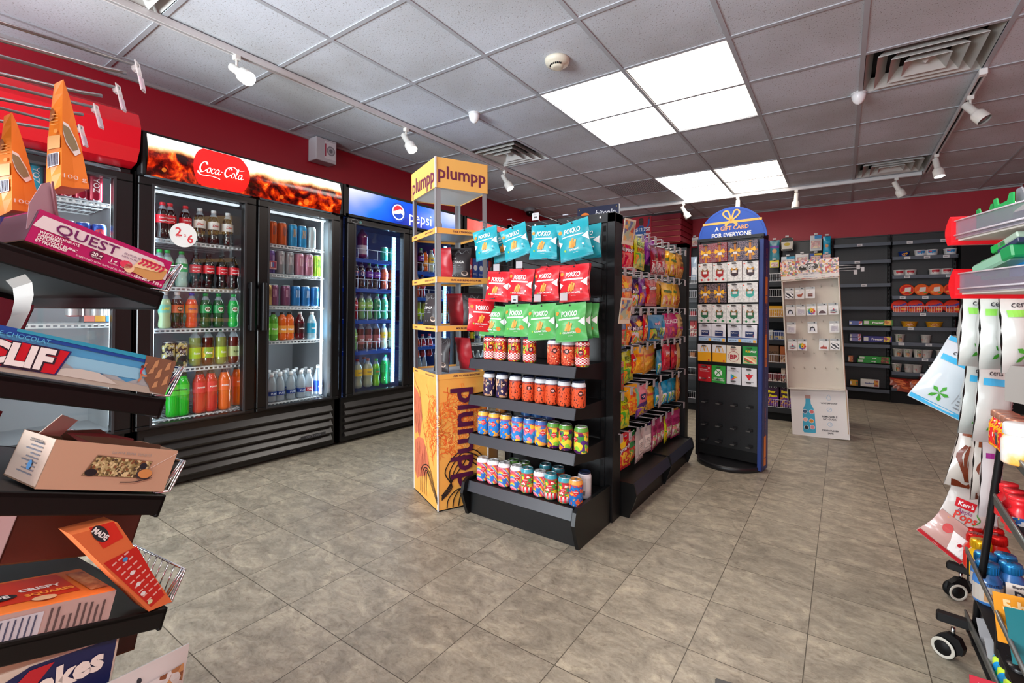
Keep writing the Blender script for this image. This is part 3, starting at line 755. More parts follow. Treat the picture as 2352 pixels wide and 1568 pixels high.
# cola cooler
def cola_art_mat():
    t = NT('backlit_cola_picture')
    co = t.n('ShaderNodeTexCoord').outputs['Object']; sp = t.n('ShaderNodeSeparateXYZ', i_0=co)
    y, z = sp.outputs[1], sp.outputs[2]
    n1 = t.n('ShaderNodeTexNoise', i_Vector=co, i_Scale=9.0, i_Detail=6.0, i_Distortion=1.5)
    n2 = t.n('ShaderNodeTexNoise', i_Vector=co, i_Scale=26.0, i_Detail=5.0, i_Roughness=.7)
    n3 = t.n('ShaderNodeTexVoronoi', i_Vector=co, i_Scale=8.5); n4 = t.n('ShaderNodeTexNoise', i_Vector=co, i_Scale=3.0)
    h = t.math('ADD', t.math('DIVIDE', t.math('SUBTRACT', z, 1.80), .235), t.math('MULTIPLY', t.math('SUBTRACT', n4.outputs[0], .5), .55))
    h = t.math('ADD', h, t.math('MULTIPLY', t.math('SUBTRACT', n2.outputs[0], .5), .12))
    body = t.ramp(t.math('ADD', t.math('MULTIPLY', n1.outputs[0], .75), t.math('MULTIPLY', n2.outputs[0], .25)), [(.40, '#200303'), (.48, '#5c0a04'), (.54, '#a82206'), (.60, '#e0500c'), (.67, '#ffa040')])
    foam = t.ramp(h, [(.58, '#e8862c'), (.66, '#f4c890'), (.74, '#eceae4'), (.95, '#f0f2f0')])
    k = t.math('MINIMUM', t.math('MAXIMUM', t.math('MULTIPLY', t.math('SUBTRACT', h, .56), 9.0), 0.0), 1.0)
    ice = t.math('LESS_THAN', n3.outputs['Distance'], .22)
    body = t.mix(t.math('MULTIPLY', ice, .35), body, '#ff8a30')
    c = t.mix(k, body, foam)
    t.ln(c, t.b.inputs['Base Color']); t.ln(c, t.b.inputs['Emission Color']); t.b.inputs['Emission Strength'].default_value = .62
    t.b.inputs['Roughness'].default_value = .15
    return t.m
C2 = cooler('wide two-door cola cooler with a lit splash picture and red disc above', .945, 2.235, [(.948, 1.592), (1.606, 2.232)], None,
    shelves=[((1.03, 1.56), z) for z in (1.475, 1.193, .942, .703)] + [((1.64, 2.15), z) for z in (1.525, 1.318, 1.09, .842)] + [((1.03, 1.56), .405), ((1.64, 2.15), .405)])
def arc_sign(y0, y1, mat, nz=6, ny=2, z0=1.805, z1=2.035, bulge=.045):
    m = MB(); vs = []; fs = []
    for j in range(nz + 1):
        for i in range(ny + 1):
            q = j / nz; vs.append((CX + .004 + bulge * math.sin(PI * (.15 + .7 * q)), y0 + (y1 - y0) * i / ny, z0 + (z1 - z0) * q))
    for j in range(nz):
        for i in range(ny): fs.append((j * (ny + 1) + i, j * (ny + 1) + i + 1, (j + 1) * (ny + 1) + i + 1, (j + 1) * (ny + 1) + i))
    m.add(vs, fs, mat, True); return m
def archsurf(z0=1.805, z1=2.035, bulge=.045):
    return lambda a, b, k: Vector((CX + .004 + bulge * math.sin(PI * (.15 + .7 * max(0, min(1, (b - z0) / (z1 - z0))))) + .0012 * k, a, b))
m = arc_sign(.975, 2.205, cola_art_mat(), 8, 4); sg = m.build('lit_sign', C2)
AS = archsurf(); m = MB(); rd = M('#d81c1a', .2, emit=.6)
yc, zc = 1.36, 1.915
pts = []
for k in range(28):
    a = 2 * PI * k / 28; pts.append((yc + .163 * math.cos(a), max(1.808, min(2.033, zc + .16 * math.sin(a)))))
m.art(AS, pts, rd, 1, 3); m.build('red_disc', sg)
def cola_script(m, f, ox, oy, s, mat, k=4):
    """the flowing two-word script, drawn as pen strokes"""
    pen = (R(35), .28)
    def st(p, w=.085): m.stroke(f, [(ox + (x + .22 * y) * s, oy + y * s) for x, y in p], w * s, mat, k, pen)
    st([(.62, .78), (.5, .98), (.28, .95), (.1, .62), (.1, .25), (.3, .0), (.52, .1), (.66, .3)], .15)
    for x in (.78,): st([(x + .12, .5), (x - .02, .42), (x - .04, .15), (x + .08, .02), (x + .2, .15), (x + .2, .38), (x + .1, .5), (x + .22, .45)], .1)
    st([(1.34, .42), (1.22, .5), (1.1, .32), (1.14, .08), (1.28, .03), (1.42, .2)], .1)
    st([(1.72, .44), (1.6, .5), (1.46, .32), (1.5, .06), (1.62, .05), (1.74, .3), (1.77, .48), (1.74, .12), (1.84, .03), (1.92, .15)], .1)
    st([(1.92, .34), (2.12, .36)], .09)
    st([(2.82, .8), (2.7, .98), (2.46, .92), (2.3, .6), (2.3, .25), (2.5, .0), (2.72, .12), (2.84, .3)], .15)
    x = 2.98; st([(x + .12, .5), (x - .02, .42), (x - .04, .15), (x + .08, .02), (x + .2, .15), (x + .2, .38), (x + .1, .5)], .1)
    st([(3.28, .2), (3.42, .6), (3.46, .92), (3.38, .98), (3.32, .6), (3.34, .12), (3.42, .02), (3.5, .1)], .09)
    st([(3.84, .44), (3.72, .5), (3.58, .32), (3.62, .06), (3.74, .05), (3.86, .3), (3.89, .48), (3.86, .12), (3.96, .03), (4.06, .15)], .1)
    st([(.3, -.02), (.1, -.12), (-.02, .02), (.1, -.2), (.5, -.3), (1.2, -.24), (1.9, -.32), (2.02, -.42)], .08)
    st([(2.55, .72), (2.72, 1.06), (3.0, 1.1), (3.3, .92), (3.7, .9), (4.0, 1.02)], .08)
m = MB(); cola_script(m, AS, 1.222, 1.885, .063, M('#fff4f0', .3, emit=.9)); m.build('script_lettering', sg)
m = MB(); m.bb((CX - .04, .95, 1.80), (CX + .035, .975, 2.045), BLK, .006); m.bb((CX - .04, 2.205, 1.80), (CX + .035, 2.232, 2.045), BLK, .006)
m.bb((CX - .04, .95, 2.035), (CX + .02, 2.232, 2.048), BLK); m.build('sign_frame', C2)
for (a, c) in ((1.545, 1.575), (1.622, 1.652)):
    m = MB(); m.bb((CX + .01, a, .92), (CX + .035, c, 1.245), BLK, .005); m.bb((CX - .005, a, .93), (CX + .012, c, .96), BLK); m.bb((CX - .005, a, 1.2), (CX + .012, c, 1.23), BLK); m.build('door_handle', C2)
m = MB(); f = flat((CX + .002, 2.02, .135), (0, 1, 0), (0, 0, 1), (1, 0, 0), .001); m.rect(f, -.1, -.012, .1, .012, M('#2c2c2e', .25)); m.text(f, 'COCA-COLA', 0, 0, .02, M('#55555a', .3), 2, w=.13, bold=.02); m.build('badge', C2)
def led(t, y, z0, z1, col, e, x=CX - .075, dots=False, power=4, ax=.012):
    m = MB()
    if dots:
        m.bb((x - .01, y - .02, z0), (x - .003, y + .02, z1), M('#8fc8ff', .4, emit=1.2)); n = int((z1 - z0) / .026)
        for k in range(n): m.box((x, y, z0 + (k + .5) * (z1 - z0) / n), (.008, .014, .012), M('#dff2ff', .4, emit=e))
    else: m.bb((x - .01, y - ax / 2, z0), (x, y + ax / 2, z1), M(col, .4, emit=e))
    m.build('led_strip', t)
def inlight(y, z0, z1, power, col, yaw):
    """the strip's own light, aimed across the shelves"""
    area('cooler_led', (CX - .11, y, (z0 + z1) / 2), (R(90), 0, yaw), .03, z1 - z0, power * .5, col)
LC = (.82, .93, 1)
led(C2, 2.128, .42, 1.74, '#e8f4ff', 7); inlight(2.115, .42, 1.74, 6.5, LC, R(150))
inlight(1.70, .42, 1.74, 3, LC, R(210))
led(C2, 1.045, .42, 1.74, '#d8ecff', 3); inlight(1.055, .42, 1.74, 6.5, LC, R(215))
m = MB(); m.bb((CX - .1, 1.04, 1.742), (CX - .07, 1.515, 1.754), M('#d8e6f0', .4, emit=.8)); m.bb((CX - .1, 1.685, 1.742), (CX - .07, 2.15, 1.754), M('#d8e6f0', .4, emit=.9)); m.build('led_strip', C2)
inlight(.85, .42, 1.74, 6, LC, R(150)); led(C1, .853, .42, 1.74, '#e8f4ff', 4, ax=.008); inlight(.33, .42, 1.74, 4, LC, R(210))
# round price sticker and offer card on the cola cooler glass
t = thing('price_sticker', 'round white price sticker on the cola cooler glass', 'price sticker', (CX - .018, 1.175, 1.50))
f = flat((0, 0, 0), (0, 1, 0), (0, 0, 1), (1, 0, 0), .0004); m = MB()
m.disc(f, 0, 0, .072, M('#dfe2e0', .45), 1, 36); rr = M('#c83a42', .5)
m.text(f, '2', -.026, .018, .07, rr, 2, bold=.02); m.text(f, '6', .036, -.018, .07, rr, 2, bold=.02); m.text(f, '$', .008, .0, .022, rr, 2); m.text(f, 'FOR', -.026, -.012, .011, rr, 2)
m.build('sticker_face', t)
t = thing('offer_card', 'small pink framed offer card on the cola cooler shelf edge', 'card', tuple(onx(620, 620, CX - .075)))
f = flat((.004, 0, 0), (0, 1, 0), (0, 0, 1), (1, 0, 0), .0006); m = MB(); m.box((0, 0, 0), (.004, .075, .058), M('#d8a8a8', .5))
m.rect(f, -.033, -.018, .033, .025, M('#a8283a', .5))
for k, c in enumerate(('#5a8a9a', '#d8c8b0', '#d8d8e0', '#3a6aa8', '#8a3a6a')): m.rect(f, -.028 + k * .0118, -.013, -.02 + k * .0118, .02, M(c), 2)
m.text(f, '2 FOR $8', 0, -.0235, .007, INK, 2); m.build('card_face', t)
# cola cooler stock
def stock(kind, px, z, x=CX - .13, group='', where='', n=0, dz=0, src=None, yaw=None, dy=0):
    src = BT.get(kind) or CN[kind]; d = BDESC.get(kind) or CDESC[kind]
    y = onx(px, 700, x).y + dy
    o = put(src, (x, y, z + .001), R(90) + (yaw if yaw is not None else random.uniform(-.25, .25)), f'{d}, {where}', group)
    o['label'] = (f'{d}, {where}')[:150]
    return o
def row(items, z, where, group, x=CX - .13, back=True):
    cnt = {}
    for k, _ in items: cnt[k] = cnt.get(k, 0) + 1
    seen = {}
    for k, px in items:
        seen[k] = seen.get(k, 0) + 1
        o = ORD[seen[k] - 1] + ', ' if cnt[k] > 1 else ''
        stock(k, px, z, x, group, o + where)
    if back:
        b = {}
        for k, px in items[::1]:
            if k in ('bigg',): continue
            b[k] = b.get(k, 0) + 1
            o = ORD[b[k] - 1] + ', ' if cnt[k] > 1 else ''
            stock(k, px, z, x - .078, group, o + 'behind others, ' + where, dy=0)
G1 = 'drinks behind the left cola cooler door'
row([('coke', 370), ('coke', 387), ('coke', 422.6), ('diet', 455.6), ('diet', 487.5), ('diet', 519.8)], 1.475, 'top shelf of the cola cooler', G1)
row([('sprite', 364), ('sprite', 382), ('sprite', 415), ('cokedark', 447), ('cokedark', 477), ('cokedark', 507.5), ('cokedark', 534.7)], 1.193, 'second shelf, cola cooler', G1)
row([('lime', 377), ('root', 406), ('fanta', 439), ('ginger', 471), ('ginger', 500.5), ('gingerb', 534.7)], .942, 'third shelf, cola cooler', G1)
row([('fuel', 387), ('fuel', 416), ('teag', 447.7), ('teab', 477), ('teag', 507), ('tear', 536)], .703, 'fourth shelf, cola cooler', G1)
row([('pgreen', 398), ('pgreen', 420), ('pred', 459), ('pred', 485), ('porange', 516)], .405, 'bottom of the cola cooler', G1)
stock('porange', 545, .405, CX - .22, G1, 'last of its kind, bottom rear of the cola cooler')
G2 = 'drinks behind the right cola cooler door'
row([('mono', 604), ('mono', 622), ('mono', 644.5), ('monb', 669), ('monb', 690.5), ('monw', 712)], 1.525, 'top shelf behind the right cola cooler door', G2)
row([('mons', 600), ('monp', 618), ('mons', 641), ('mons', 662), ('monk', 684.6), ('monk', 706), ('mong', 726)], 1.318, 'second shelf behind the right cola door', G2)
row([('rbg', 612), ('rbp', 627), ('rbp', 654), ('rbb', 677.5), ('rbb', 699), ('rbb', 722)], 1.09, 'third shelf behind the right cola door', G2)
row([('juiceg', 609), ('juiceg', 627), ('juiceo', 647), ('juiceo', 664), ('vitr', 688), ('vitb', 715)], .842, 'fourth shelf behind the right cola door', G2)
row([('water', 625), ('water', 644), ('water', 669), ('water', 692), ('waterr', 710), ('smart', 731)], .405, 'floor of the right cola cooler half', G2)
for q in range(2):
    for k in range(6): stock('water', 612 + k * 21 + q * 6, .405, CX - .29 - q * .08, G2, f'{ORD[k]} in {("third", "fourth")[q]} row, right floor, cola cooler')
# blue cola cooler
def pepsi_mat():
    t = NT('backlit_blue_picture'); co = t.n('ShaderNodeTexCoord').outputs['Object']; sp = t.n('ShaderNodeSeparateXYZ', i_0=co)
    n = t.n('ShaderNodeTexNoise', i_Vector=co, i_Scale=2.2, i_Detail=2.0)
    e = t.math('ABSOLUTE', t.math('SUBTRACT', sp.outputs[1], 2.95))
    h = t.math('ADD', t.math('ADD', t.math('MULTIPLY', t.math('SUBTRACT', sp.outputs[2], 1.83), 1.2), t.math('MULTIPLY', e, .62)), t.math('MULTIPLY', t.math('SUBTRACT', n.outputs[0], .5), .5))
    c = t.ramp(h, [(.05, '#0a2a9c'), (.2, '#0a4fd8'), (.36, '#1c6ae8'), (.5, '#6a86d8'), (.64, '#a9b2dc'), (.85, '#c8ccec')])
    t.ln(c, t.b.inputs['Base Color']); t.ln(c, t.b.inputs['Emission Color']); t.b.inputs['Emission Strength'].default_value = .75; t.b.inputs['Roughness'].default_value = .15
    return t.m
C3 = cooler('blue-signed two-door cooler behind the orange display tower', 2.25, 3.65, [(2.30, 2.95), (2.955, 3.62)], None,
    shelves=[((2.36, 2.86), z) for z in (1.505, 1.255, .99, .73)] + [((3.0, 3.56), z) for z in (1.45, 1.2, .97, .73)], shelf_fn=fence_shelf, back=M('#4a5c8c', .5))
BS = flat((CX + .012, 0, 0), (0, 1, 0), (0, 0, 1), (1, 0, 0), .001)
m = MB(); m.bb((CX - .02, 2.295, 1.825), (CX + .01, 3.62, 2.03), pepsi_mat()); sg = m.build('lit_sign', C3)
m = MB(); m.bb((CX - .04, 2.25, 1.805), (CX + .014, 2.295, 2.05), BLK); m.bb((CX - .04, 3.62, 1.805), (CX + .014, 3.65, 2.05), BLK); m.bb((CX - .04, 2.27, 2.03), (CX + .014, 3.63, 2.05), BLK); m.bb((CX - .04, 2.27, 1.805), (CX + .014, 3.63, 1.825), BLK); m.build('sign_frame', C3)
m = MB(); yc, zc = 2.80, 1.925; we = M('#f0f4ff', .3, emit=.85); be = M('#0c3fae', .3, emit=.7); re = M('#e02030', .3, emit=.75)
pts = []
for k in range(60): a = 2 * PI * k / 60; q = .083 + (.005 if k % 3 == 0 else 0); pts.append((yc + q * math.cos(a), zc + q * math.sin(a)))
m.art(BS, pts, be, 1); m.disc(BS, yc, zc, .068, we, 2, 28)
def capseg(lo, hi, sgn):
    P = [(yc + .06 * math.cos(R(a)), zc + sgn * .06 * math.sin(R(a))) for a in range(lo, hi + 1, 10)]
    return P + ([(yc - .02, zc + sgn * .03), (yc + .02, zc + sgn * .006)] if sgn > 0 else [(yc - .02, zc - .01), (yc + .02, zc - .03)])
m.art(BS, [(yc + .058 * math.cos(R(a)), zc + .058 * math.sin(R(a))) for a in range(22, 186, 10)] + [(yc - .02, zc + .012), (yc + .02, zc + .03)], re, 3)
m.art(BS, [(yc + .058 * math.cos(R(a)), zc + .058 * math.sin(R(a))) for a in range(200, 350, 10)] + [(yc + .03, zc - .004), (yc - .01, zc - .016)], be, 3)
m.build('emblem', sg)
m = MB(); m.text(BS, 'pepsi', 3.065, 1.915, .14, we, 3, w=.36, bold=.004); m.build('lettering', sg)
for a in (2.30, 2.955):
    m = MB(); f = flat((CX + .003, a + .06, 1.775), (0, 1, 0), (0, 0, 1), (1, 0, 0), .001); m.disc(f, 0, 0, .035, M('#b8bcc0', .2, .6), 1, 20, .015); m.disc(f, 0, 0, .032, BLK, 2, 20, .012); m.disc(f, .055, 0, .012, M('#5a8a8a', .2), 1); m.build('badge', C3)
led(C3, 2.835, .43, 1.72, '#bfe0ff', 11, dots=True); inlight(2.80, .42, 1.74, 6, (.35, .62, 1), R(150)); inlight(2.40, .42, 1.74, 1.5, (.45, .7, 1), R(210))
led(C3, 3.50, .43, 1.72, '#bfe0ff', 5, dots=True); inlight(3.46, .42, 1.74, 5, (.4, .65, 1), R(150))
G3 = 'drinks in the blue-signed cooler'; XP = CX - .15
row([('bigp', 830), ('gcan', 880), ('gcan', 897)], 1.505, 'top shelf of the blue-signed cooler', G3, XP, False)
row([('pepsi', 814), ('pepsi', 828), ('crushp', 846), ('crushp', 863), ('crusho', 881), ('crusho', 898)], 1.255, 'second shelf of the blue-signed cooler', G3, XP, False)
row([('redb', 812), ('brisk', 829), ('brisk', 846), ('seven', 865), ('seven', 882), ('seven', 898)], .99, 'third shelf of the blue-signed cooler', G3, XP, False)
row([('brisk', 811), ('snap', 828), ('snap', 846), ('snap', 864), ('lemon', 881), ('lemon', 897)], .73, 'fourth shelf of the blue-signed cooler', G3, XP, False)
row([('bigl', 821), ('bigl', 845), ('dewl', 864), ('bigg', 886)], .405, 'floor of the blue-signed cooler', G3, XP, False)
stock('bigl', 836, .405, XP - .12, G3, 'last of its kind, rear floor of the blue-signed cooler')
row([('snap', 948), ('crushp', 964), ('juiceo', 974), ('lemon', 988), ('seven', 1022)], 1.45, 'top shelf behind the display tower', G3, XP, False)
row([('crusho', 945), ('crusho', 955), ('redb', 968), ('pepsi', 1004)], 1.2, 'second shelf behind the display tower', G3, XP, False)
row([('lemon', 945), ('teag', 958), ('teag', 972), ('lemon', 986), ('teag', 1000), ('juiceo', 1022)], .97, 'third shelf behind the display tower', G3, XP, False)
row([('brisk', 944), ('crusho', 956), ('redb', 970), ('redb', 986)], .62, 'low shelf behind the display tower', G3, XP, False)
row([('smart', 962), ('smart', 974)], .405, 'floor behind the display tower', G3, XP, False)
# fourth cooler with pink-red sign
C4 = cooler('far drink cooler with a pale red lit sign and boxed cans', 3.68, 4.95, [(3.70, 4.30), (4.32, 4.93)], None, shelves=[((3.78, 4.24), z) for z in (1.37, .98, .72)] + [((4.4, 4.86), z) for z in (1.37, .98, .72)])
m = MB(); m.bb((CX - .02, 3.72, 1.825), (CX + .01, 4.92, 2.03), PAT('noise', ['#e0402e', '#e85a50', '#f2a6a0'], 1.6, emit=.6)); sg = m.build('lit_sign', C4)
m = MB(); f = flat((CX + .012, 0, 0), (0, 1, 0), (0, 0, 1), (1, 0, 0), .001); m.text(f, 'Coca-Cola', 4.25, 1.93, .1, M('#ffffff', emit=.8), 2, shear=.35, bold=.02); m.build('lettering', sg)
m = MB(); m.bb((CX - .04, 3.68, 1.805), (CX + .014, 3.72, 2.05), BLK); m.bb((CX - .04, 3.7, 2.03), (CX + .014, 4.94, 2.05), BLK); m.bb((CX - .04, 3.7, 1.805), (CX + .014, 4.94, 1.825), BLK); m.build('sign_frame', C4)
inlight(4.2, .42, 1.74, 4, LC, R(150))
G4 = 'stock in the far drink cooler'
for k, (px, c) in enumerate(((1068, '#c83038'), (1081, '#2448a0'), (1094, '#2448a0'), (1106, '#2448a0'), (1118, '#c83038'), (1130, '#2448a0'))):
    x = CX - .14; y = onx(px, 620, x).y; b = MB(); b.box((0, 0, .135), (.1, .085, .27), M(c, .35)); f = flat((.051, 0, .14), (0, 1, 0), (0, 0, 1), (1, 0, 0))
    b.disc(f, 0, .03, .03, M('#e8e8ec'), 1, 16); b.text(f, 'BULL', 0, -.04, .03, M('#e8e0d0'), 1, w=.07)
    b.build('drink_carton', loc=(x, y, 1.375), label=('tall red' if c == '#c83038' else 'tall blue') + f' drink carton in the far cooler, {ORD[k]} along from the tower', category='carton', group=G4)
    stock('dewl' if k == 0 else 'gingerb', px, .985, CX - .14, G4, f'far cooler shelf, {ORD[k]} along from the tower')
    stock('teab' if k % 2 else 'water', px + 3, .725, CX - .14, G4, f'far cooler lower shelf, {ORD[k]} along')
    stock('smart', px + 4, .405, CX - .14, G4, f'far cooler floor, {ORD[k]} along from the tower')
# nearest cooler stock
G5 = 'drinks in the red-canopied cooler'
XN = CX - .13
for (k, u, z) in (('zoab', 52, 1.635), ('zoab', 72, 1.635), ('zoa', 112, 1.635), ('zoa', 145, 1.635), ('zoa', 178, 1.635), ('zoa', 211, 1.635), ('pcan', 18, 1.395), ('pcan', 150, 1.395), ('pcan', 186, 1.395), ('pcan', 222, 1.395)):
    y = onx(u, 450 if z > 1.5 else 540, XN).y
    put(CN[k], (XN, y, z), R(90) + random.uniform(-.1, .1), CDESC[k] + f' in the red-canopied cooler, standing {("near its far end", "towards its middle", "beside the hanging orange bags")[0 if u > 200 else (1 if u > 120 else 2)]}', G5)
lastn = [o for o in COL.objects if o.get('group') == G5]
for i, o in enumerate(lastn): o['label'] = o['label'].split(' in the red')[0] + f' in the red-canopied cooler, {ORD[i]} along'
SHOT = {}
for c, nm in (('#c8302c', 'red'), ('#e8a820', 'yellow'), ('#2468b8', 'blue')):
    b = MB(); b.lathe([(.018, 0), (.025, .004, M('#b8bcc0', .3, .5)), (.026, .055, M(c, .4)), (.027, .06), (.027, .075), (.02, .085)], M(c, .4), 16)
    o = b.build('snack_cup', None, label='', category='drink cup'); c2 = MB(); c2.lathe([(.019, .084), (.019, .098), (.0, .1)], M(c, .3), 14); c2.build('lid', o); SHOT[nm] = o
for i, (nm, u) in enumerate((('red', 168), ('red', 199), ('yellow', 222), ('blue', 246))):
    p = onx(u, 760, XN); put(SHOT[nm], (XN, p.y, .985 + .03), R(90), f'{nm} capped foil cup in the red-canopied cooler' + (', rear one' if i == 0 else ''), 'capped foil cups', scale=1.3)
m = MB(); ya, yb = onx(188, 770, XN).y, onx(262, 770, XN).y; n3 = (yb - ya) / 3
for k, c in enumerate(('#e08a80', '#e8b050', '#4a90d8')): m.bb((XN + .035, ya + k * n3, .985), (XN + .04, ya + (k + 1) * n3 - .003, 1.02), M(c, .5))
m.bb((XN - .05, ya - .002, .983), (XN + .04, yb, .988), M('#5a5c64', .5)); m.bb((XN - .05, yb - .003, .985), (XN + .035, yb, 1.06), M('#6a6c78', .5)); m.bb((XN - .05, ya, .985), (XN + .035, ya + .003, 1.09), M('#5a5c64', .5))
m.build('display_tray', label='cardboard tray with pink, yellow and blue front under foil cups', category='tray')
# ---------------------------------------------------------------- gondola with an end cap
def pegmat(base='#0d0e10', step=.0254, r=.0036):
    k = ('peg', base, step)
    if k in _M: return _M[k]
    t = NT('pegboard'); co = t.n('ShaderNodeTexCoord').outputs['Object']; sp = t.n('ShaderNodeSeparateXYZ', i_0=co)
    a = t.math('SUBTRACT', t.math('FRACT', t.math('DIVIDE', t.math('ADD', sp.outputs[0], sp.outputs[1]), step)), .5); b = t.math('SUBTRACT', t.math('FRACT', t.math('DIVIDE', sp.outputs[2], step)), .5)
    d = t.math('SQRT', t.math('ADD', t.math('MULTIPLY', a, a), t.math('MULTIPLY', b, b)))
    g = t.math('LESS_THAN', d, r / step * 1.1)
    t.ln(t.mix(g, base, '#020203'), t.b.inputs['Base Color']); t.b.inputs['Roughness'].default_value = .42
    _M[k] = t.m
    return t.m
def slot_post(m, x0, x1, y0, y1, z0, z1, face, mat=PWD, wd=.007):
    """hollow upright with a column of slots on the given face ('y-' or 'x+')"""
    m.bb((x0, y0, z0), (x1, y1, z1), mat, .003)
    n = int((z1 - z0 - .1) / .05)
    for k in range(n):
        z = z0 + .08 + k * .05
        if face == 'y-': m.bb(((x0 + x1) / 2 - wd, y0 - .001, z), ((x0 + x1) / 2 + wd, y0 + .001, z + .03), M('#020203', .8))
        else: m.bb((x1 - .001, (y0 + y1) / 2 - wd, z), (x1 + .001, (y0 + y1) / 2 + wd, z + .03), M('#020203', .8))
GT = thing('gondola_shelving', 'black double-sided shelving unit with an end cap of cans and hanging snack bags', 'shelving unit', (0, 0, 0))
EX0, EX1, EY = -1.62, -.945, 2.25
m = MB()
m.bb((EX0 + .03, EY + .02, .02), (EX1 - .03, EY + .028, 1.56), pegmat()); m.build('end_pegboard', GT)
m = MB(); slot_post(m, EX0, EX0 + .045, EY, EY + .09, 0, 1.575, 'y-'); slot_post(m, EX1 - .075, EX1 - .045, EY + .005, EY + .03, 0, 1.575, 'y-'); m.bb((EX1 - .045, EY, 0), (EX1, EY + .1, 1.575), PWD, .003)
m.bb((EX0, EY, 1.525), (EX1, EY + .1, 1.575), PWD, .003); m.build('end_frame', GT)
m = MB(); m.bb((EX0 + .08, EY - .004, 1.53), (EX0 + .34, EY + .004, 1.572), BLK)
m.build('top_bracket', GT)
for x in (EX0 + .03, EX0 + .2, EX1 - .08): MB().box((x, EY - .004, 1.553), (.009, .006, .009), WHT).build('screw_head', GT)
def lip_shelf(x0, x1, yf, yb, z, base=False):
    m = MB(); m.bb((x0 + .012, yf + .006, z - .006), (x1 - .012, yb, z), BLK, .002)
    for x in (x0, x1 - .004): m.prism([(yf + .004, z + .004), (yf - .012, z - .046), (yf + .02, z - .048), (yb, z - .09), (yb, z + .004)], 0, x, x + .004, PWD)
    m.add([(x0, yf + .004, z + .004), (x1, yf + .004, z + .004), (x1, yf - .012, z - .046), (x0, yf - .012, z - .046)], [(0, 1, 2, 3)], RAIL)
    m.add([(x0, yf + .004, z + .004), (x1, yf + .004, z + .004), (x1, yf + .01, z + .004), (x0, yf + .01, z + .004)], [(0, 1, 2, 3)], PWD)
    m.add([(x0, yf - .012, z - .046), (x1, yf - .012, z - .046), (x1, yf + .01, z - .048), (x0, yf + .01, z - .048)], [(0, 3, 2, 1)], BLK)
    return m
SZ = (.812, .622, .418, .172)
for z in SZ[:3]: lip_shelf(-1.61, -.985, 1.915, EY, z).build('shelf', GT)
m = lip_shelf(-1.615, -.99, 1.905, EY, SZ[3]); m.build('shelf', GT)
m = MB()
for x in (-1.622, -.975): m.prism([(1.875, .175), (1.86, .12), (1.905, 0), (2.26, 0), (2.26, .19), (1.9, .19)], 0, x, x + .018, M('#0b0c0d', .35))
m.bb((-1.61, 1.925, 0), (-.965, 1.935, .125), M('#090a0b', .4)); m.build('base_skirt', GT)
# long side: panels, far frame, base deck
m = MB(); m.bb((-1.265, EY + .1, .02), (-1.257, 3.52, 1.56), pegmat()); m.bb((-1.32, EY + .1, 0), (-1.312, 3.52, 1.56), pegmat()); m.build('side_pegboard', GT)
m = MB()
for y in (2.36, 2.93, 3.48): slot_post(m, -1.30, -1.245, y, y + .03, 0, 1.575, 'x+')
m.bb((-1.32, EY + .1, 1.545), (-1.245, 3.52, 1.575), PWD); m.build('upright_frame', GT)
m = MB(); m.bb((EX0, 3.52, 0), (EX0 + .05, 3.60, 1.575), PWD); m.bb((-1.0, 3.52, 0), (-.93, 3.60, 1.575), PWD); m.bb((EX0 + .04, 3.54, .02), (-.98, 3.56, 1.56), pegmat()); m.bb((EX0, 3.52, 1.545), (-.93, 3.60, 1.575), PWD); m.build('far_frame', GT)
for a, c in ((2.37, 2.965), (2.975, 3.50)):
    m = MB(); m.bb((-1.26, a, .165), (-.885, c, .172), M('#120d0b', .4)); m.add([(-.885, a, .176), (-.885, c, .176), (-.865, c, .12), (-.865, a, .12)], [(0, 3, 2, 1)], M('#2a303c', .35)); m.bb((-.893, a, .166), (-.885, c, .176), PWD)
    m.bb((-.92, a, 0), (-.91, c, .13), M('#0b0b0c', .45)); m.build('base_deck', GT)
for y in (2.36, 2.965, 3.50): MB().prism([(-1.26, 0), (-.90, 0), (-.86, .12), (-.875, .18), (-1.26, .19)], 1, y, y + .01, M('#090a0b', .35)).build('base_bracket', GT)
# ---------------------------------------------------------------- cans on the end cap
def badge(b, f, z, a=0, c='#15171c', r=.0115, txt='soda', tc='#e8e8ea'):
    b.disc(f, a, z, r, M(c, .4), 2, 14); b.text(f, txt, a, z + .003, .0065, M(tc, .4), 4, bold=.03, w=r * 1.5); b.text(f, 'CO', a, z - .004, .0055, M(tc, .4), 4, bold=.03)
def diamond(b, f, z, a=0, s=.016):
    b.art(f, [(a - s, z), (a, z - s), (a + s, z), (a, z + s)], M('#c8202c', .4), 2, 1); b.text(f, 'SODA', a, z + .003, .0075, M('#f2e8e4'), 4, bold=.03, w=s * 1.3); b.text(f, 'pop', a, z - .005, .006, M('#f2e8e4'), 4)
def lines(b, z, cols, r=.0332, hh=.0022):
    for i, c in enumerate(cols): b.lathe([(r + .0003, z - i * .005), (r + .0003, z - i * .005 + hh)], M(c, .35), 22)
def a_tom(b, f, h):
    def ck(k, j): return M('#b81f2a', .3) if (k + j) % 2 else M('#eceae4', .3)
    b.lathe([(.0334, .010 + j * .006, ck) for j in range(6)] + [(.0334, .046)], None, 22); b.lathe([(.0334, .099 + j * .005, ck) for j in range(3)] + [(.0334, .114)], None, 22)
    lines(b, .094, ['#20304c']); badge(b, f, .068)
def a_sl(b, f, h): lines(b, .097, ['#20304c', '#20304c']); badge(b, f, .070)
def a_pat(b, f, h): lines(b, .097, ['#20304c']); badge(b, f, .070, .004)
def a_red(b, f, h): lines(b, .098, ['#c02030', '#c02030']); diamond(b, f, .066)
def stripes(b):
    def ck(k, j): return M('#c8202c', .3) if k % 2 else M('#f2eee8', .3)
    b.lathe([(.0333, .008, ck), (.0333, .034)], None, 22)
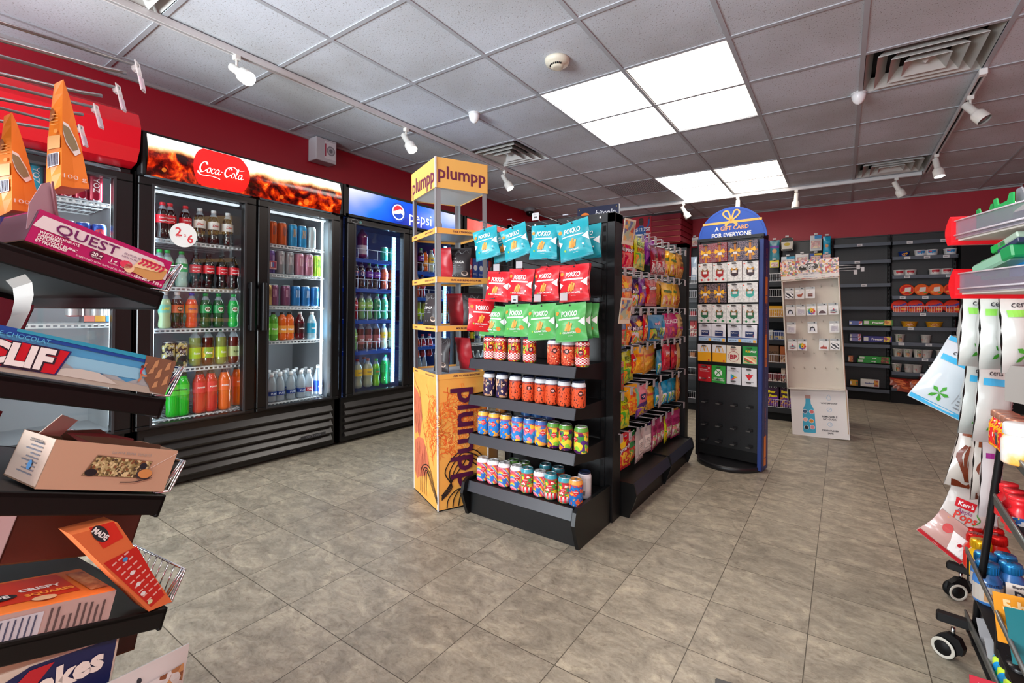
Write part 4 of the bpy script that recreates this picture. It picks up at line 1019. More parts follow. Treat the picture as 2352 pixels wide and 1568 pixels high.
def a_str(b, f, h): a_red(b, f, h); stripes(b)
def a_cock(b, f, h): a_red(b, f, h); b.art(f, [(-.01, .018), (.006, .018), (.011, .045), (-.014, .045)], M('#2a6ab8'), 2, 1)
def a_plain(b, f, h):
    b.rect(f, -.012, .02, .012, .1, M('#c8cacc'), 1, 1)
    for k in range(9): b.rect(f, -.009 + k * .0021, .02, -.009 + k * .0021 + .0012, .042, INK, 2)
NW = '#d3d9de'; NV = '#16233e'
K = dict(
    tom=can('seltzer_can', '', PAT('blob', ['#8fae3a', '#c82228', '#b8161e', '#e0c83a', '#4a7a2a'], 51), art=a_tom, top=NV, neck='#b81f2a'),
    sl=can('seltzer_can', '', PAT('blob', ['#5a1410', '#c8402a', '#e06a44', '#b8281c', '#f0c8a0'], 45), art=a_sl, top=NV, neck=NW),
    pur=can('seltzer_can', '', PAT('voro', ['#241c40', '#b88a66', '#2c2048', '#d8b89a', '#352654'], 112, sc3=(1, 1, .6)), art=a_pat, top=NV, neck=NW),
    seed=can('seltzer_can', '', PAT('blob', ['#2a1410', '#d8522a', '#d8522a', '#d8522a', '#7a1c10'], 105, sc3=(1, 1, .6)), art=a_sl, top=NV, neck=NW),
    ice=can('soda_can', '', PAT('blob', ['#e0602a', '#1a78c8', '#1a78c8', '#f0a03a', '#2a58a8'], 30), art=a_red, neck='#eab24a', rim='#d8dade'),
    blob=can('soda_can', '', PAT('voro', ['#2a82c8', '#e86a8a', '#f0c03a', '#3a6ab8', '#f08aa0', '#50b0d8'], 57), art=a_red, neck='#3a78c0', rim='#d8dade'),
    peach=can('soda_can', '', PAT('voro', ['#3a6ab8', '#f0a04a', '#f0c03a', '#4a80c8', '#e87a6a'], 51), art=a_red, neck='#4468b0', rim='#d8dade'),
    ring=can('soda_can', '', PAT('voro', ['#e8d03a', '#3a8a3a', '#4a1a5a', '#e87a2a', '#8ac83a', '#5a2a80'], 54), art=a_red, neck='#5a9a3a', rim='#d8dade'),
    diag=can('soda_can', '', PAT('wave', ['#e0506a', '#f0a0b0', '#3a90c8', '#f0d03a', '#e87050'], 16, dist=.5), art=a_cock, neck='#eceeef', rim='#dcdee0', lid='#d8d8da'),
    carn=can('soda_can', '', PAT('blob', ['#f0d03a', '#e8c42a', '#3a9a4a', '#c82a3a', '#e8e0d0'], 39), art=a_str, neck='#3a98a8', rim='#d8dade'),
    mango=can('soda_can', '', PAT('blob', ['#f0a03a', '#2a7ac8', '#1a68b8', '#e05a3a', '#f0c04a'], 33), art=a_red, neck='#eda04a', rim='#d8dade'),
    plain=can('seltzer_can', '', '#e4e5e8', art=a_plain, top=NV, neck='#e4e5e8'))
KD = dict(tom='red and white checkered can with dark lid', sl='orange-red fruit slice can with dark lid', pur='dark purple and tan patterned can', seed='orange can with dark seed print', ice='yellow and blue can with red diamond',
    blob='blue, pink and yellow blotched can', peach='blue and peach spotted can', ring='green and purple ringed can', diag='white-topped can with pink and blue diagonal stripes', carn='yellow can with green neck and striped foot', mango='orange-topped blue can with red diamond', plain='plain white can turned to its barcode')
def shelf_cans(items, zi, where, dy=0):
    z = SZ[zi]; cnt = {}; seen = {}
    for it in items: cnt[it[0]] = cnt.get(it[0], 0) + 1
    for it in items:
        k, u, v = it[:3]; yaw = it[3] if len(it) > 3 else random.uniform(-.3, .3)
        p = onz(u, v, z); seen[k] = seen.get(k, 0) + 1
        lab = f'{KD[k]}, {ORD[seen[k] - 1] + ", " if cnt[k] > 1 else ""}{where}'
        put(K[k], (p.x, max(1.965, p.y + .025), z + .0008), yaw + .45, lab, 'cans on the end cap')
shelf_cans([('tom', 1103, 830), ('tom', 1126, 832), ('tom', 1152, 835), ('tom', 1184, 838), ('sl', 1236, 843), ('sl', 1271, 845), ('tom', 1301, 848)], 0, 'top shelf of the end cap')
shelf_cans([('pur', 1114, 913), ('pur', 1142, 917), ('seed', 1176, 920, 1.0), ('seed', 1204, 924), ('seed', 1232, 928), ('seed', 1260, 930), ('seed', 1288, 934, 1.2), ('seed', 1321, 938)], 1, 'second shelf of the end cap')
shelf_cans([('ice', 1104, 1001), ('ice', 1128, 1006), ('ice', 1154, 1011), ('blob', 1181, 1016), ('blob', 1209, 1021), ('peach', 1236, 1026), ('ring', 1265, 1031), ('ring', 1297, 1034), ('ring', 1332, 1041, -.9)], 2, 'third shelf of the end cap')
shelf_cans([('diag', 1102, 1110), ('diag', 1123, 1118), ('diag', 1148, 1125), ('diag', 1175, 1133), ('carn', 1201, 1139), ('diag', 1230, 1147), ('carn', 1261, 1150), ('carn', 1291, 1160), ('mango', 1325, 1160), ('plain', 1345, 1142)], 3, 'bottom of the end cap')
for k, (kk, u, v) in enumerate((('ring', 1181, 1102), ('ring', 1207, 1108), ('carn', 1256, 1112), ('carn', 1285, 1120))):
    p = onz(u, v + 8, SZ[3]); put(K[kk], (p.x, p.y + .02, SZ[3] + .0008), .3, f'{KD[kk]} behind others, {ORD[k]}, bottom of the end cap', 'cans on the end cap')
for k, (kk, u) in enumerate((('mango', 1118), ('blob', 1205), ('blob', 1240), ('peach', 1275))):
    p = onz(u, 1000, SZ[2]); put(K[kk], (p.x, 2.09, SZ[2] + .0008), .3, f'{KD[kk]} behind others, {ORD[k]}, third end cap shelf', 'cans on the end cap')
t = thing('price_card', 'blank grey-white card hanging behind the lowest cans of the end cap', 'card', tuple(ony(1139, 1045, 2.24)))
MB().box((0, 0, 0), (.066, .003, .075), M('#d0d0d0', .5)).build('card_face', t)
# ---------------------------------------------------------------- hanging bags
def pillow(w, h, t, mat, seed=0, top=.10, bot=.06, nu=10, nv=14, back=None, lean=0.0, taper=0.0):
    """sealed snack pouch hanging from (0,0,0) downwards, front towards -y; returns builder and front surface function"""
    rnd = random.Random(seed); ph = [rnd.uniform(0, 6.28) for _ in range(6)]
    def T(u, v):
        a = 2 * u / w; q = -v / h
        if q < top or q > 1 - bot: e = 0
        else:
            e = math.sin(PI * (q - top) / (1 - top - bot)) ** .55
        return .0015 + t / 2 * e * max(0, 1 - abs(a) ** 2.6) ** .7 * (1 + .06 * math.sin(5 * a + ph[0] + 4 * q)) + e * .0016 * math.sin(23 * q + ph[1] + 3 * a)
    def wd(v):
        q = -v / h; e = max(0, math.sin(PI * (q - top) / (1 - top - bot))) if top < q < 1 - bot else 0
        return (1 - .07 * e) * (1 - taper * (1 - q))
    b = MB(); vs = []
    for side in (-1, 1):
        for j in range(nv + 1):
            v = -h * j / nv
            for i in range(nu + 1):
                u = -w / 2 + w * i / nu; vs.append((u * wd(v), side * T(u, v), v))
    n1 = (nu + 1) * (nv + 1); fs = [[], []]
    for s in (0, 1):
        for j in range(nv):
            for i in range(nu):
                a = s * n1 + j * (nu + 1) + i; q = (a, a + nu + 1, a + nu + 2, a + 1); fs[s].append(q if s == 0 else q[::-1])
    b.add(vs, fs[0], mat, True); o = len(b.v) - len(vs); 
    b.add(vs, fs[1] + [(i, i + 1, n1 + i + 1, n1 + i) for i in range(nu)], back or mat, True)
    f = lambda u, v, k: Vector((u * wd(v), -T(max(-w / 2, min(w / 2, u)), v) - .0008 - .0005 * k, v))
    return b, f
def snack(col, dark, flav, style):
    w, h = .150, .185; A = M(col, .32); b, f = pillow(w, h, .045, A, seed=len(flav))
    wt = M('#eef2f2', .4); chp = M('#ee9036', .5)
    b.rect(f, -w / 2 + .001, -h + .001, w / 2 - .001, -h + .012, M(dark, .35), 1, 2)
    b.text(f, 'POKKO', .004, -.052, .036, wt, 3, bold=.03, w=.112, sx=.62)
    b.rect(f, -.05, -.081, .054, -.076 if style == 0 else -.073, wt, 2, 2)
    if style: b.text(f, 'HIGH PROTEIN CHIPS', 0, -.077, .005, M(dark), 4)
    for s in (-1, 1): b.art(f, [(s * (w / 2 - .002), -.075 - .012), (s * (w / 2 - .026), -.103), (s * (w / 2 - .002), -.12)] if s < 0 else [(s * (w / 2 - .002), -.07), (s * (w / 2 - .028), -.092), (s * (w / 2 - .002), -.112)], wt, 2, 2)
    b.disc(f, -.057, -.046, .0095, chp, 2, 14)
    for k, (x, y, a, l) in enumerate(((-.012, -.118, .35, .036), (-.001, -.112, .22, .042), (.01, -.116, .3, .036), (.002, -.124, .5, .03))):
        c, s = math.cos(PI / 2 - a), math.sin(PI / 2 - a); q = .0045
        b.art(f, [(x - c * l / 2 - s * q, y - s * l / 2 + c * q), (x - c * l / 2 + s * q, y - s * l / 2 - c * q), (x + c * l / 2 + s * q, y + s * l / 2 - c * q), (x + c * l / 2 - s * q, y + s * l / 2 + c * q)], chp if k % 2 else M('#f4a850', .5), 2 + k, 1)
    b.text(f, flav, .002, -.143, .011, wt, 3, bold=.02, w=.075); b.text(f, 'net wt 60 g', .004, -.157, .005, wt, 3)
    if style == 2: b.disc(f, .043, -.135, .012, M('#e8872c', .5), 2, 16)
    else: b.disc(f, .045, -.128, .0045, wt, 2, 8); b.disc(f, .046, -.142, .0045, M(dark), 2, 8)
    b.disc(f, -.043, -.142, .005, M('#9cc84a'), 2, 8)
    b.disc(f, 0, -.009, .0045, M('#101214', .6), 2, 10)
    return b.build('snack_bag', None, label='x', category='snack bag')
TEAL = snack('#1f9fae', '#127a8c', 'ORIGINAL', 0); REDB = snack('#cf1f2b', '#a8141e', 'SPICY / PICANTE', 1); GRN = snack('#54ad5c', '#3a8a44', 'CREAMY DILL', 2)
def pb(src, u0, v0, u1, v1, y, roll, lab, sc=1.0, yaw=0.0, z3=None):
    """bag hung by its top middle; u0,v0 hang point"""
    p = ony(u0, v0, y); put(src, p, 0, lab, 'crisp bags on the end cap', rot=(R(-6), roll, yaw), scale=(sc, sc, sc * .89))
PR = 'crisp bag on the end cap pegs'
HB = []
pb(TEAL, 1108, 527, 0, 0, 1.93, R(-13), 'tilted teal crisp bag leftmost in the top row', .98, R(8))
pb(TEAL, 1148, 532, 0, 0, 2.02, R(-14), 'dim teal crisp bag half hidden between the two leftmost of the top row', .98, R(8))
pb(TEAL, 1172, 521, 0, 0, 1.94, R(-17), 'tilted teal crisp bag second in the top row', 1.0, R(6))
pb(TEAL, 1262, 520, 0, 0, 2.03, R(6), 'teal crisp bag partly hidden behind the middle one of the top row', 1.0, R(-4))
pb(TEAL, 1248, 515, 0, 0, 1.95, R(1), 'straight teal crisp bag under the white price tag', 1.02, R(2))
pb(TEAL, 1345, 514, 0, 0, 2.06, R(-4), 'rear teal crisp bag rightmost in the top row, mostly covered', 1.0, R(-6))
pb(TEAL, 1308, 506, 0, 0, 1.93, R(-12), 'large tilted teal crisp bag in front at the top right', 1.08, R(4))
pb(REDB, 1145, 624, 0, 0, 1.95, R(3), 'red crisp bag leftmost in the middle row', .95, R(4))
pb(REDB, 1170, 624, 0, 0, 2.03, R(4), 'dim red crisp bag behind, between the first two of the middle row', .95)
pb(REDB, 1197, 617, 0, 0, 1.955, R(3), 'red crisp bag second in the middle row', .98, R(2))
pb(REDB, 1268, 608, 0, 0, 2.03, R(0), 'dim red crisp bag in the gap left of the last red one', .98)
pb(REDB, 1254, 612, 0, 0, 1.96, R(-3), 'red crisp bag third in the middle row', 1.0, R(-6))
pb(REDB, 1322, 604, 0, 0, 2.03, R(-2), 'rear red crisp bag peeking out rightmost in the middle row', 1.0)
pb(REDB, 1316, 605, 0, 0, 1.95, R(-4), 'front red crisp bag last in the middle row', 1.04, R(-2))
pb(GRN, 1136, 703, 0, 0, 1.98, R(3), 'green crisp bag leftmost of the bottom row, behind the small red one', 1.0, R(12))
pb(GRN, 1188, 698, 0, 0, 1.96, R(-2), 'green crisp bag second in the bottom row', 1.0, R(0))
pb(GRN, 1262, 694, 0, 0, 2.03, R(-3), 'green crisp bag showing only an edge in the middle of the bottom row', 1.0)
pb(GRN, 1243, 697, 0, 0, 1.95, R(-5), 'green crisp bag third in the bottom row', 1.05, R(3))
pb(GRN, 1342, 694, 0, 0, 2.07, R(-3), 'hindmost green crisp bag of the stacked three', 1.0)
pb(GRN, 1325, 694, 0, 0, 2.01, R(-4), 'middle green crisp bag of the stacked three', 1.02)
pb(GRN, 1308, 694, 0, 0, 1.94, R(-6), 'front green crisp bag of the stacked three', 1.08, R(2))
p = ony(1105, 688, 1.93); put(REDB, p, 0, 'narrow red crisp bag turned sideways at the far left, lowest red one', 'crisp bags on the end cap', rot=(R(-4), R(3), R(48)), scale=.92)
HK = M('#8a8c92', .3, .9); HKD = M('#4a4c50', .3, .8)
def peg_hook(x, z, y0=EY + .02, y1=1.93, lab='', tag=None, dark=False, loop=True):
    t = thing('peg_hook', lab, 'display hook', (x, 0, z)); m = MB(); hk = HKD if dark else HK
    m.tube([(0, y0, 0), (0, y1 + .02, 0), (0, y1, .012)], .003, hk, 6)
    if loop: m.tube([(0, y0, .024), (0, y1 - .015, .034)], .0022, hk, 6); m.box((0, y1 - .015, .035), (.03, .004, .004), hk)
    m.box((0, y0, .01), (.03, .006, .03), hk); m.build('hook_wire', t)
    if tag:
        q = MB(); q.box((0, y1 - .018, .018), (.038, .002, .034), FILM2 if tag == 'clear' else TAG)
        if tag == 'paper':
            f = flat((0, y1 - .0195, .018), (1, 0, 0), (0, 0, 1), (0, -1, 0), .0004)
            for k in range(8): q.rect(f, -.008 + k * .0022, -.008, -.0068 + k * .0022, .0, INK)
            q.rect(f, -.012, .008, .006, .0095, GREY)
        q.build('price_tag', t)
    return t
i = 0
for (u, v, tg) in ((1108, 525, None), (1172, 520, None), (1232, 505, 'paper'), (1300, 508, None), (1145, 622, 'clear'), (1197, 615, 'clear'), (1254, 608, None), (1318, 600, None), (1136, 700, None), (1188, 693, 'paper'), (1240, 690, 'clear'), (1300, 686, 'clear')):
    p = ony(u, v, 1.94); r = ('top', 'middle', 'lower')[i // 4]
    peg_hook(p.x, p.z - .004, lab=f'{ORD[i % 4]} wire peg hook in the {r} row of the end cap' + (' with a paper tag' if tg == 'paper' else ''), tag=tg, dark=i >= 4); i += 1
# ---------------------------------------------------------------- candy wall on the long side
def candy(style, w=.155, h=.20):
    """printed sweet bags of the candy wall, front towards -y"""
    S_ = dict(
      maypink=('#e01a5a', 'Maynards', ['#e01a5a', '#f04a50', '#f08a80', '#c81048'], '#f4f0f4'), mayorg=('#f08020', 'Maynards', ['#f08020', '#f8a83a', '#e85a1a', '#f8c050'], '#f4f0f4'),
      mayred=('#c81428', 'maynards', ['#c81428', '#f0c030', '#e03a28', '#f08030'], '#f4f0f4'), maypur=('#3a2260', 'Maynards', ['#3a2260', '#f0a020', '#8ac83a', '#e8e0e8', '#e0602a'], '#f4f0f4'),
      sour=('#c8dc1a', 'SOUR', ['#e8e010', '#c8e020', '#50b82a', '#f0a020'], '#161a12'), nerds=('#8a28a8', 'Nerds', ['#8a28a8', '#6a1a90', '#c050d0', '#a03ab8'], '#f4f0f4'),
      skpur=('#74269a', 'Skittles', ['#74269a', '#8a30b0', '#d84a2a', '#f0c030'], '#f4f0f4'), skred=('#c00c1c', 'Skittles', ['#c00c1c', '#d01824', '#c00c1c', '#f08a20'], '#f4f0f4'),
      lico=('#8a1c30', "S'S", ['#5a2038', '#d8d0cc', '#b02a38', '#e8e4e0'], '#1a1414'), mamba=('#f0c418', 'mamba', ['#f0c418', '#f0d850', '#f0a090', '#f4ecc0'], '#1c6a3a'),
      werth=('#c89440', "her's", ['#d0a050', '#c08a38', '#e0b868', '#b0642a'], '#4a2410'), werthc=('#d8b878', "her's", ['#d8b878', '#e4cca0', '#b88048', '#c8982c'], '#4a2410'),
      harb=('#143c8c', 'HARIBO', ['#e0c890', '#d84a3a', '#5aa83a', '#f0c030'], '#c8202c'), harg=('#1c8a3a', 'HARIBO', ['#b05a30', '#c83a2a', '#5aa03a', '#e0b040'], '#c8202c'),
      jol=('#f0b020', 'Jolly', ['#f0b020', '#e86a20', '#f0d040'], '#e8402a'), troll=('#1c88c0', 'troll', ['#1c88c0', '#101a28', '#9ad030', '#f0a030'], '#f0b8cc'), gummy=('#d01c7c', 'FUZZY', ['#d01c7c', '#a0207a', '#e05a3a', '#c82a90'], '#f4e8f0'),
      star=('#f0b410', 'STARBURST', ['#f0b410', '#f0a010', '#f4c430'], '#d82a3a'), juicy=('#d0143c', 'juicy', ['#d0143c', '#c01030', '#e04a60'], '#f0e0e0'), smile=('#e8788c', 'lips', ['#e8788c', '#e8788c', '#7ac8a0'], '#20244a'),
      blue=('#1c98c4', '', ['#1c98c4', '#50b8d8', '#e8f0f0', '#9ac83a'], '#f4f4f4'), clear=('#bcb6b2', '', ['#d8d4d0', '#c0b8b4', '#a89a98', '#e8e6e4'], '#3a3a3a'), tarts=('#a8326a', 'SWEET', ['#b83a6a', '#e8dcd8', '#8ac86a', '#f0a0a0', '#e4e4e0'], '#8a1450'),
      purd=('#50307a', '', ['#50307a', '#c8b030', '#8a4aa0'], '#f0e0f0'))
    base, txt, pal, tc = S_[style]
    A = M(base, .22, coat=.5); P_ = PAT('blob', pal, 24, rough=.25)
    b, f = pillow(w, h, .038, A, seed=len(style) * 7, top=.13, nu=8, nv=11)
    if style in ('harb', 'harg'):
        b.rect(f, -w * .42, -h * .92, w * .42, -h * .48, P_, 1, 3); b.rect(f, -w * .44, -h * .49, w * .44, -h * .46, M('#c8202c'), 2, 2)
        b.text(f, txt, 0, -h * .22, .04, M('#f4eee8'), 3, bold=.06, w=w * .86); b.text(f, txt, 0, -h * .22, .04, M(tc), 4, bold=.015, w=w * .82)
    elif style == 'smile':
        b.rect(f, -w * .47, -h * .97, -w * .3, -h * .05, M('#6ac094'), 1, 2)
        b.art(f, [(-.035, -h * .42), (-.015, -h * .34), (0, -h * .37), (.015, -h * .34), (.04, -h * .42), (.02, -h * .6), (-.015, -h * .6)], M('#24285a', .3), 2, 1)
        b.art(f, [(-.022, -h * .43), (.026, -h * .43), (.014, -h * .53), (-.01, -h * .53)], M('#f4eef0'), 3); b.art(f, [(-.012, -h * .44), (.014, -h * .44), (.006, -h * .49), (-.004, -h * .49)], M('#e0406a'), 4)
    elif style == 'clear':
        b.rect(f, -w * .3, -h * .75, w * .28, -h * .3, M('#e2ded6', .6), 2, 2)
        for k in range(5): b.rect(f, -w * .2, -h * (.4 + .06 * k), w * .18, -h * (.42 + .06 * k), GREY, 3)
        b.rect(f, -w * .45, -h * .96, w * .45, -h * .78, PAT('voro', ['#f0eeea', '#d8d4d0', '#c8c0bc'], 50), 1, 3)
    else:
        b.rect(f, -w * .44, -h * .93, w * .44, -h * .5, P_, 1, 3)
        if style.startswith('may'):
            ys = M('#f4cc20', .35)
            for k in range(9):
                a = PI * (.08 + .84 * k / 8); c, s = math.cos(a), math.sin(a)
                b.art(f, [(c * .018 - s * .006, -h * .32 + s * .016 + c * .006), (c * .018 + s * .006, -h * .32 + s * .016 - c * .006), (c * .055, -h * .32 + s * .048)], ys if k % 2 else M('#e8501a', .35), 2)
            b.disc(f, 0, -h * .3, .022, ys, 3, 10)
        z = -h * .4 if style.startswith('may') else -h * .32
        if style in ('maypink', 'mayorg', 'mayred', 'maypur', 'skpur', 'skred', 'nerds', 'troll'):
            b.text(f, txt, 0, z, .034, M('#241c20'), 3, bold=.07, w=w * .9, rot=.12); b.text(f, txt, 0, z, .034, M(tc), 4, bold=.02, w=w * .84, rot=.12)
        elif style == 'sour':
            b.text(f, 'SOUR', 0, -h * .22, .036, M('#101010'), 3, bold=.07, w=w * .8); b.text(f, 'SOUR', 0, -h * .22, .034, M('#a8d820'), 4, bold=.02, w=w * .72)
            b.text(f, 'PATCH', 0, -h * .42, .034, M('#101010'), 3, bold=.07, w=w * .84); b.text(f, 'PATCH', 0, -h * .42, .034, M('#f08020'), 4, bold=.02, w=w * .78)
        elif style.startswith('werth'):
            b.text(f, "her's", .01, -h * .24, .045, M(tc), 3, bold=.005, w=w * .7); b.text(f, 'iginal', .01, -h * .42, .042, M(tc), 3, bold=.005, w=w * .7)
            b.rect(f, -w * .42, -h * .62, w * .35, -h * .52, M('#b82a28' if style == 'werth' else '#8a3a7a'), 2, 2)
        elif txt: b.text(f, txt, 0, z, .04, M(tc), 3, bold=.03, w=w * .82)
        if style == 'mamba':
            for x in (-.02, .03): b.disc(f, x, -h * .8, .014, M('#d8402c'), 3, 10)
    return b.build('candy_bag', None, label='x', category='candy bag')
CB = {}
def cb(style):
    if style not in CB: CB[style] = candy(style)
    return CB[style]
CDN = dict(maypink='pink', mayorg='orange', mayred='red with yellow crown', maypur='purple with orange crown', sour='yellow-green sour', nerds='violet', skpur='purple', skred='plain red', lico='clear and maroon', mamba='yellow fruit', werth='golden caramel', werthc='cream and gold caramel',
    harb='blue-topped gummy', harg='green-topped gummy', jol='amber', troll='blue worm', gummy='magenta', star='bright yellow', juicy='crimson', smile='pink with blue lips', blue='sky blue', clear='clear white sweets', tarts='maroon and white', purd='dark purple')
PXF = -.968
def wall_bag(style, u0, u1, v0, v1, row_, where, x=PXF, yaw=0, rotx=0, nm=''):
    """fills the sight-line window u0..u1, v0..v1 of the candy wall plane"""
    a = onx(u0, (v0 + v1) / 2, x); b = onx(u1, (v0 + v1) / 2, x); um = (u0 + u1) / 2
    zt = onx(um, v0, x).z; zb = onx(um, v1, x).z; w = b.y - a.y; h = zt - zb
    put(cb(style), (x, (a.y + b.y) / 2, zt), 0, f'{nm or CDN[style]} candy bag{"" if where[0] == "," else " "}{where}', f'candy bags in the {row_} row', rot=(0, rotx, R(90) + yaw), scale=(w / .155, .8, h / .20))
RW = ['top', 'second', 'third', 'fourth', 'fifth', 'lowest']
rows = [
 [('harg', 1408, 1418, 537, 612), ('maypink', 1415, 1436, 534, 612), ('maypink', 1426, 1458, 538, 614), ('sour', 1447, 1480, 539, 612), ('nerds', 1470, 1503, 541, 603), ('lico', 1490, 1508, 560, 625), ('lico', 1506, 1522, 562, 624), ('mamba', 1519, 1532, 568, 628), ('mamba', 1530, 1552, 574, 626), ('werth', 1549, 1568, 576, 632)],
 [('mayorg', 1409, 1450, 626, 706), ('maypur', 1445, 1472, 636, 702), ('skpur', 1461, 1484, 632, 695), ('skred', 1479, 1506, 634, 696), ('werth', 1505, 1517, 634, 692), ('mamba', 1516, 1541, 643, 698), ('mamba', 1539, 1552, 644, 699), ('werth', 1549, 1575, 646, 700)],
 [('harb', 1408, 1438, 714, 796), ('mayorg', 1434, 1452, 716, 788), ('maypur', 1445, 1480, 718, 786), ('mayred', 1474, 1486, 716, 776), ('jol', 1482, 1498, 712, 760), ('troll', 1490, 1519, 716, 776), ('blue', 1517, 1526, 716, 770), ('gummy', 1522, 1536, 712, 773), ('gummy', 1533, 1556, 711, 768), ('werthc', 1553, 1572, 712, 768)],
 [('harg', 1409, 1436, 812, 900), ('sour', 1424, 1460, 800, 872), ('mayred', 1450, 1462, 795, 850), ('star', 1458, 1478, 790, 850), ('star', 1470, 1512, 788, 846), ('blue', 1506, 1522, 796, 852), ('juicy', 1521, 1540, 782, 842), ('juicy', 1539, 1557, 782, 838), ('werthc', 1555, 1578, 778, 838)],
 [('harg', 1408, 1427, 898, 990), ('sour', 1424, 1448, 892, 978), ('jol', 1440, 1464, 876, 948), ('smile', 1460, 1488, 878, 932), ('star', 1483, 1505, 880, 934), ('purd', 1462, 1490, 900, 948), ('blue', 1504, 1516, 870, 924), ('clear', 1512, 1524, 870, 928), ('blue', 1522, 1536, 866, 918), ('blue', 1534, 1545, 862, 916), ('blue', 1543, 1553, 860, 912), ('werth', 1553, 1564, 852, 912)],
 [('mayred', 1410, 1450, 992, 1076), ('harg', 1446, 1465, 984, 1056), ('clear', 1462, 1483, 980, 1052), ('clear', 1480, 1498, 972, 1032), ('purd', 1494, 1502, 962, 1018), ('tarts', 1498, 1514, 954, 1024), ('tarts', 1510, 1524, 952, 1012), ('tarts', 1520, 1532, 950, 1004), ('sour', 1528, 1538, 946, 1008), ('tarts', 1533, 1545, 940, 998), ('clear', 1541, 1551, 938, 994), ('tarts', 1547, 1563, 934, 994), ('werth', 1553, 1572, 925, 980)]]
for ri, rr_ in enumerate(rows):
    cnt = {}; seen = {}
    for it in rr_: cnt[it[0]] = cnt.get(it[0], 0) + 1
    for bi, it in enumerate(rr_):
        seen[it[0]] = seen.get(it[0], 0) + 1
        o = f', {ORD[seen[it[0]] - 1]} such ' if cnt[it[0]] > 1 else ''
        wall_bag(it[0], *it[1:5], RW[ri], f'{o}in the {RW[ri]} row of the candy wall', x=PXF - (.02 if bi % 3 == 1 else 0) - (.0 if bi % 2 else .01), yaw=random.uniform(-.12, .12), rotx=random.uniform(-.03, .03))
# bags hanging behind the front ones fill the hooks
HW = M('#9fa2a6', .3, .5)
def side_hook(y, z, i, r, tag='paper', x1=-.93):
    t = thing('peg_hook', f'{ORD[i]} tagged hook in the {r} row of the candy wall', 'display hook', (0, y, z), 0, f'hooks of the candy wall, {r} row'); m = MB()
    m.tube([(-1.255, 0, 0), (x1 - .03, 0, 0), (x1 - .02, 0, .01)], .0028, HW, 6); m.tube([(-1.255, 0, .022), (x1, 0, .03)], .0024, HW, 6); m.build('hook_wire', t)
    q = MB(); q.box((x1 + .002, 0, .008), (.002, .036, .042), TAG if tag == 'paper' else FILM2)
    if tag == 'paper':
        f = flat((x1 + .0035, 0, .008), (0, 1, 0), (0, 0, 1), (1, 0, 0), .0004)
        for k in range(7): q.rect(f, -.008 + k * .0024, -.012, -.0068 + k * .0024, -.003, GREY)
    q.build('price_tag', t)
hooks = [[(1452, 534), (1472, 541), (1487, 541), (1502, 545), (1517, 551), (1532, 557), (1546, 563), (1559, 568), (1571, 573)],
 [(1433, 618), (1453, 618), (1471, 626), (1488, 628), (1504, 632), (1518, 632), (1532, 633), (1546, 637), (1558, 639), (1571, 641)],
 [(1453, 707), (1471, 710), (1489, 709), (1505, 707), (1534, 705), (1547, 706), (1560, 707), (1573, 707)],
 [(1453, 798), (1471, 795), (1488, 788), (1505, 785), (1521, 780), (1535, 779), (1550, 776), (1563, 775), (1573, 771)],
 [(1434, 905), (1454, 892), (1469, 883), (1489, 877), (1505, 873), (1520, 862), (1547, 853), (1561, 851), (1575, 845)],
 [(1433, 1002), (1453, 996), (1470, 984), (1488, 975), (1506, 962), (1522, 954), (1535, 946), (1549, 937), (1575, 922)]]
for ri, hh in enumerate(hooks):
    for i, (u, v) in enumerate(hh):
        p = onx(u, v, -.928); side_hook(p.y, p.z - .008, i, RW[ri], 'clear' if ri >= 4 and i % 2 == 0 else 'paper')
for k, (u, v) in enumerate(((1440, 527), (1436, 708))):
    p = onx(u, v, -.895); t = thing('coupon_card', ('upper' if k == 0 else 'lower') + ' dog-eared picture card hung on the candy wall hooks', 'card', p, rot=(R(8), 0, R(90 - 12)))
    m = MB(); m.box((0, 0, 0), (.10, .002, .13), M('#d8d0b8', .6)); f = flat((0, -.0012, 0), (1, 0, 0), (0, 0, 1), (0, -1, 0), .0005)
    m.rect(f, -.042, -.045, .042, .055, PAT('voro', ['#b8604a', '#6a7a9a', '#d8b070', '#a8b89a', '#c8c0a8'], 45)); m.build('card_face', t)
# ---------------------------------------------------------------- orange display tower
lean = R(-1.0)
TW = thing('display_tower', 'tall orange cardboard display tower with four metal posts', 'display stand', (-1.745, 1.826, 0), rot=(0, lean, R(65.5)))
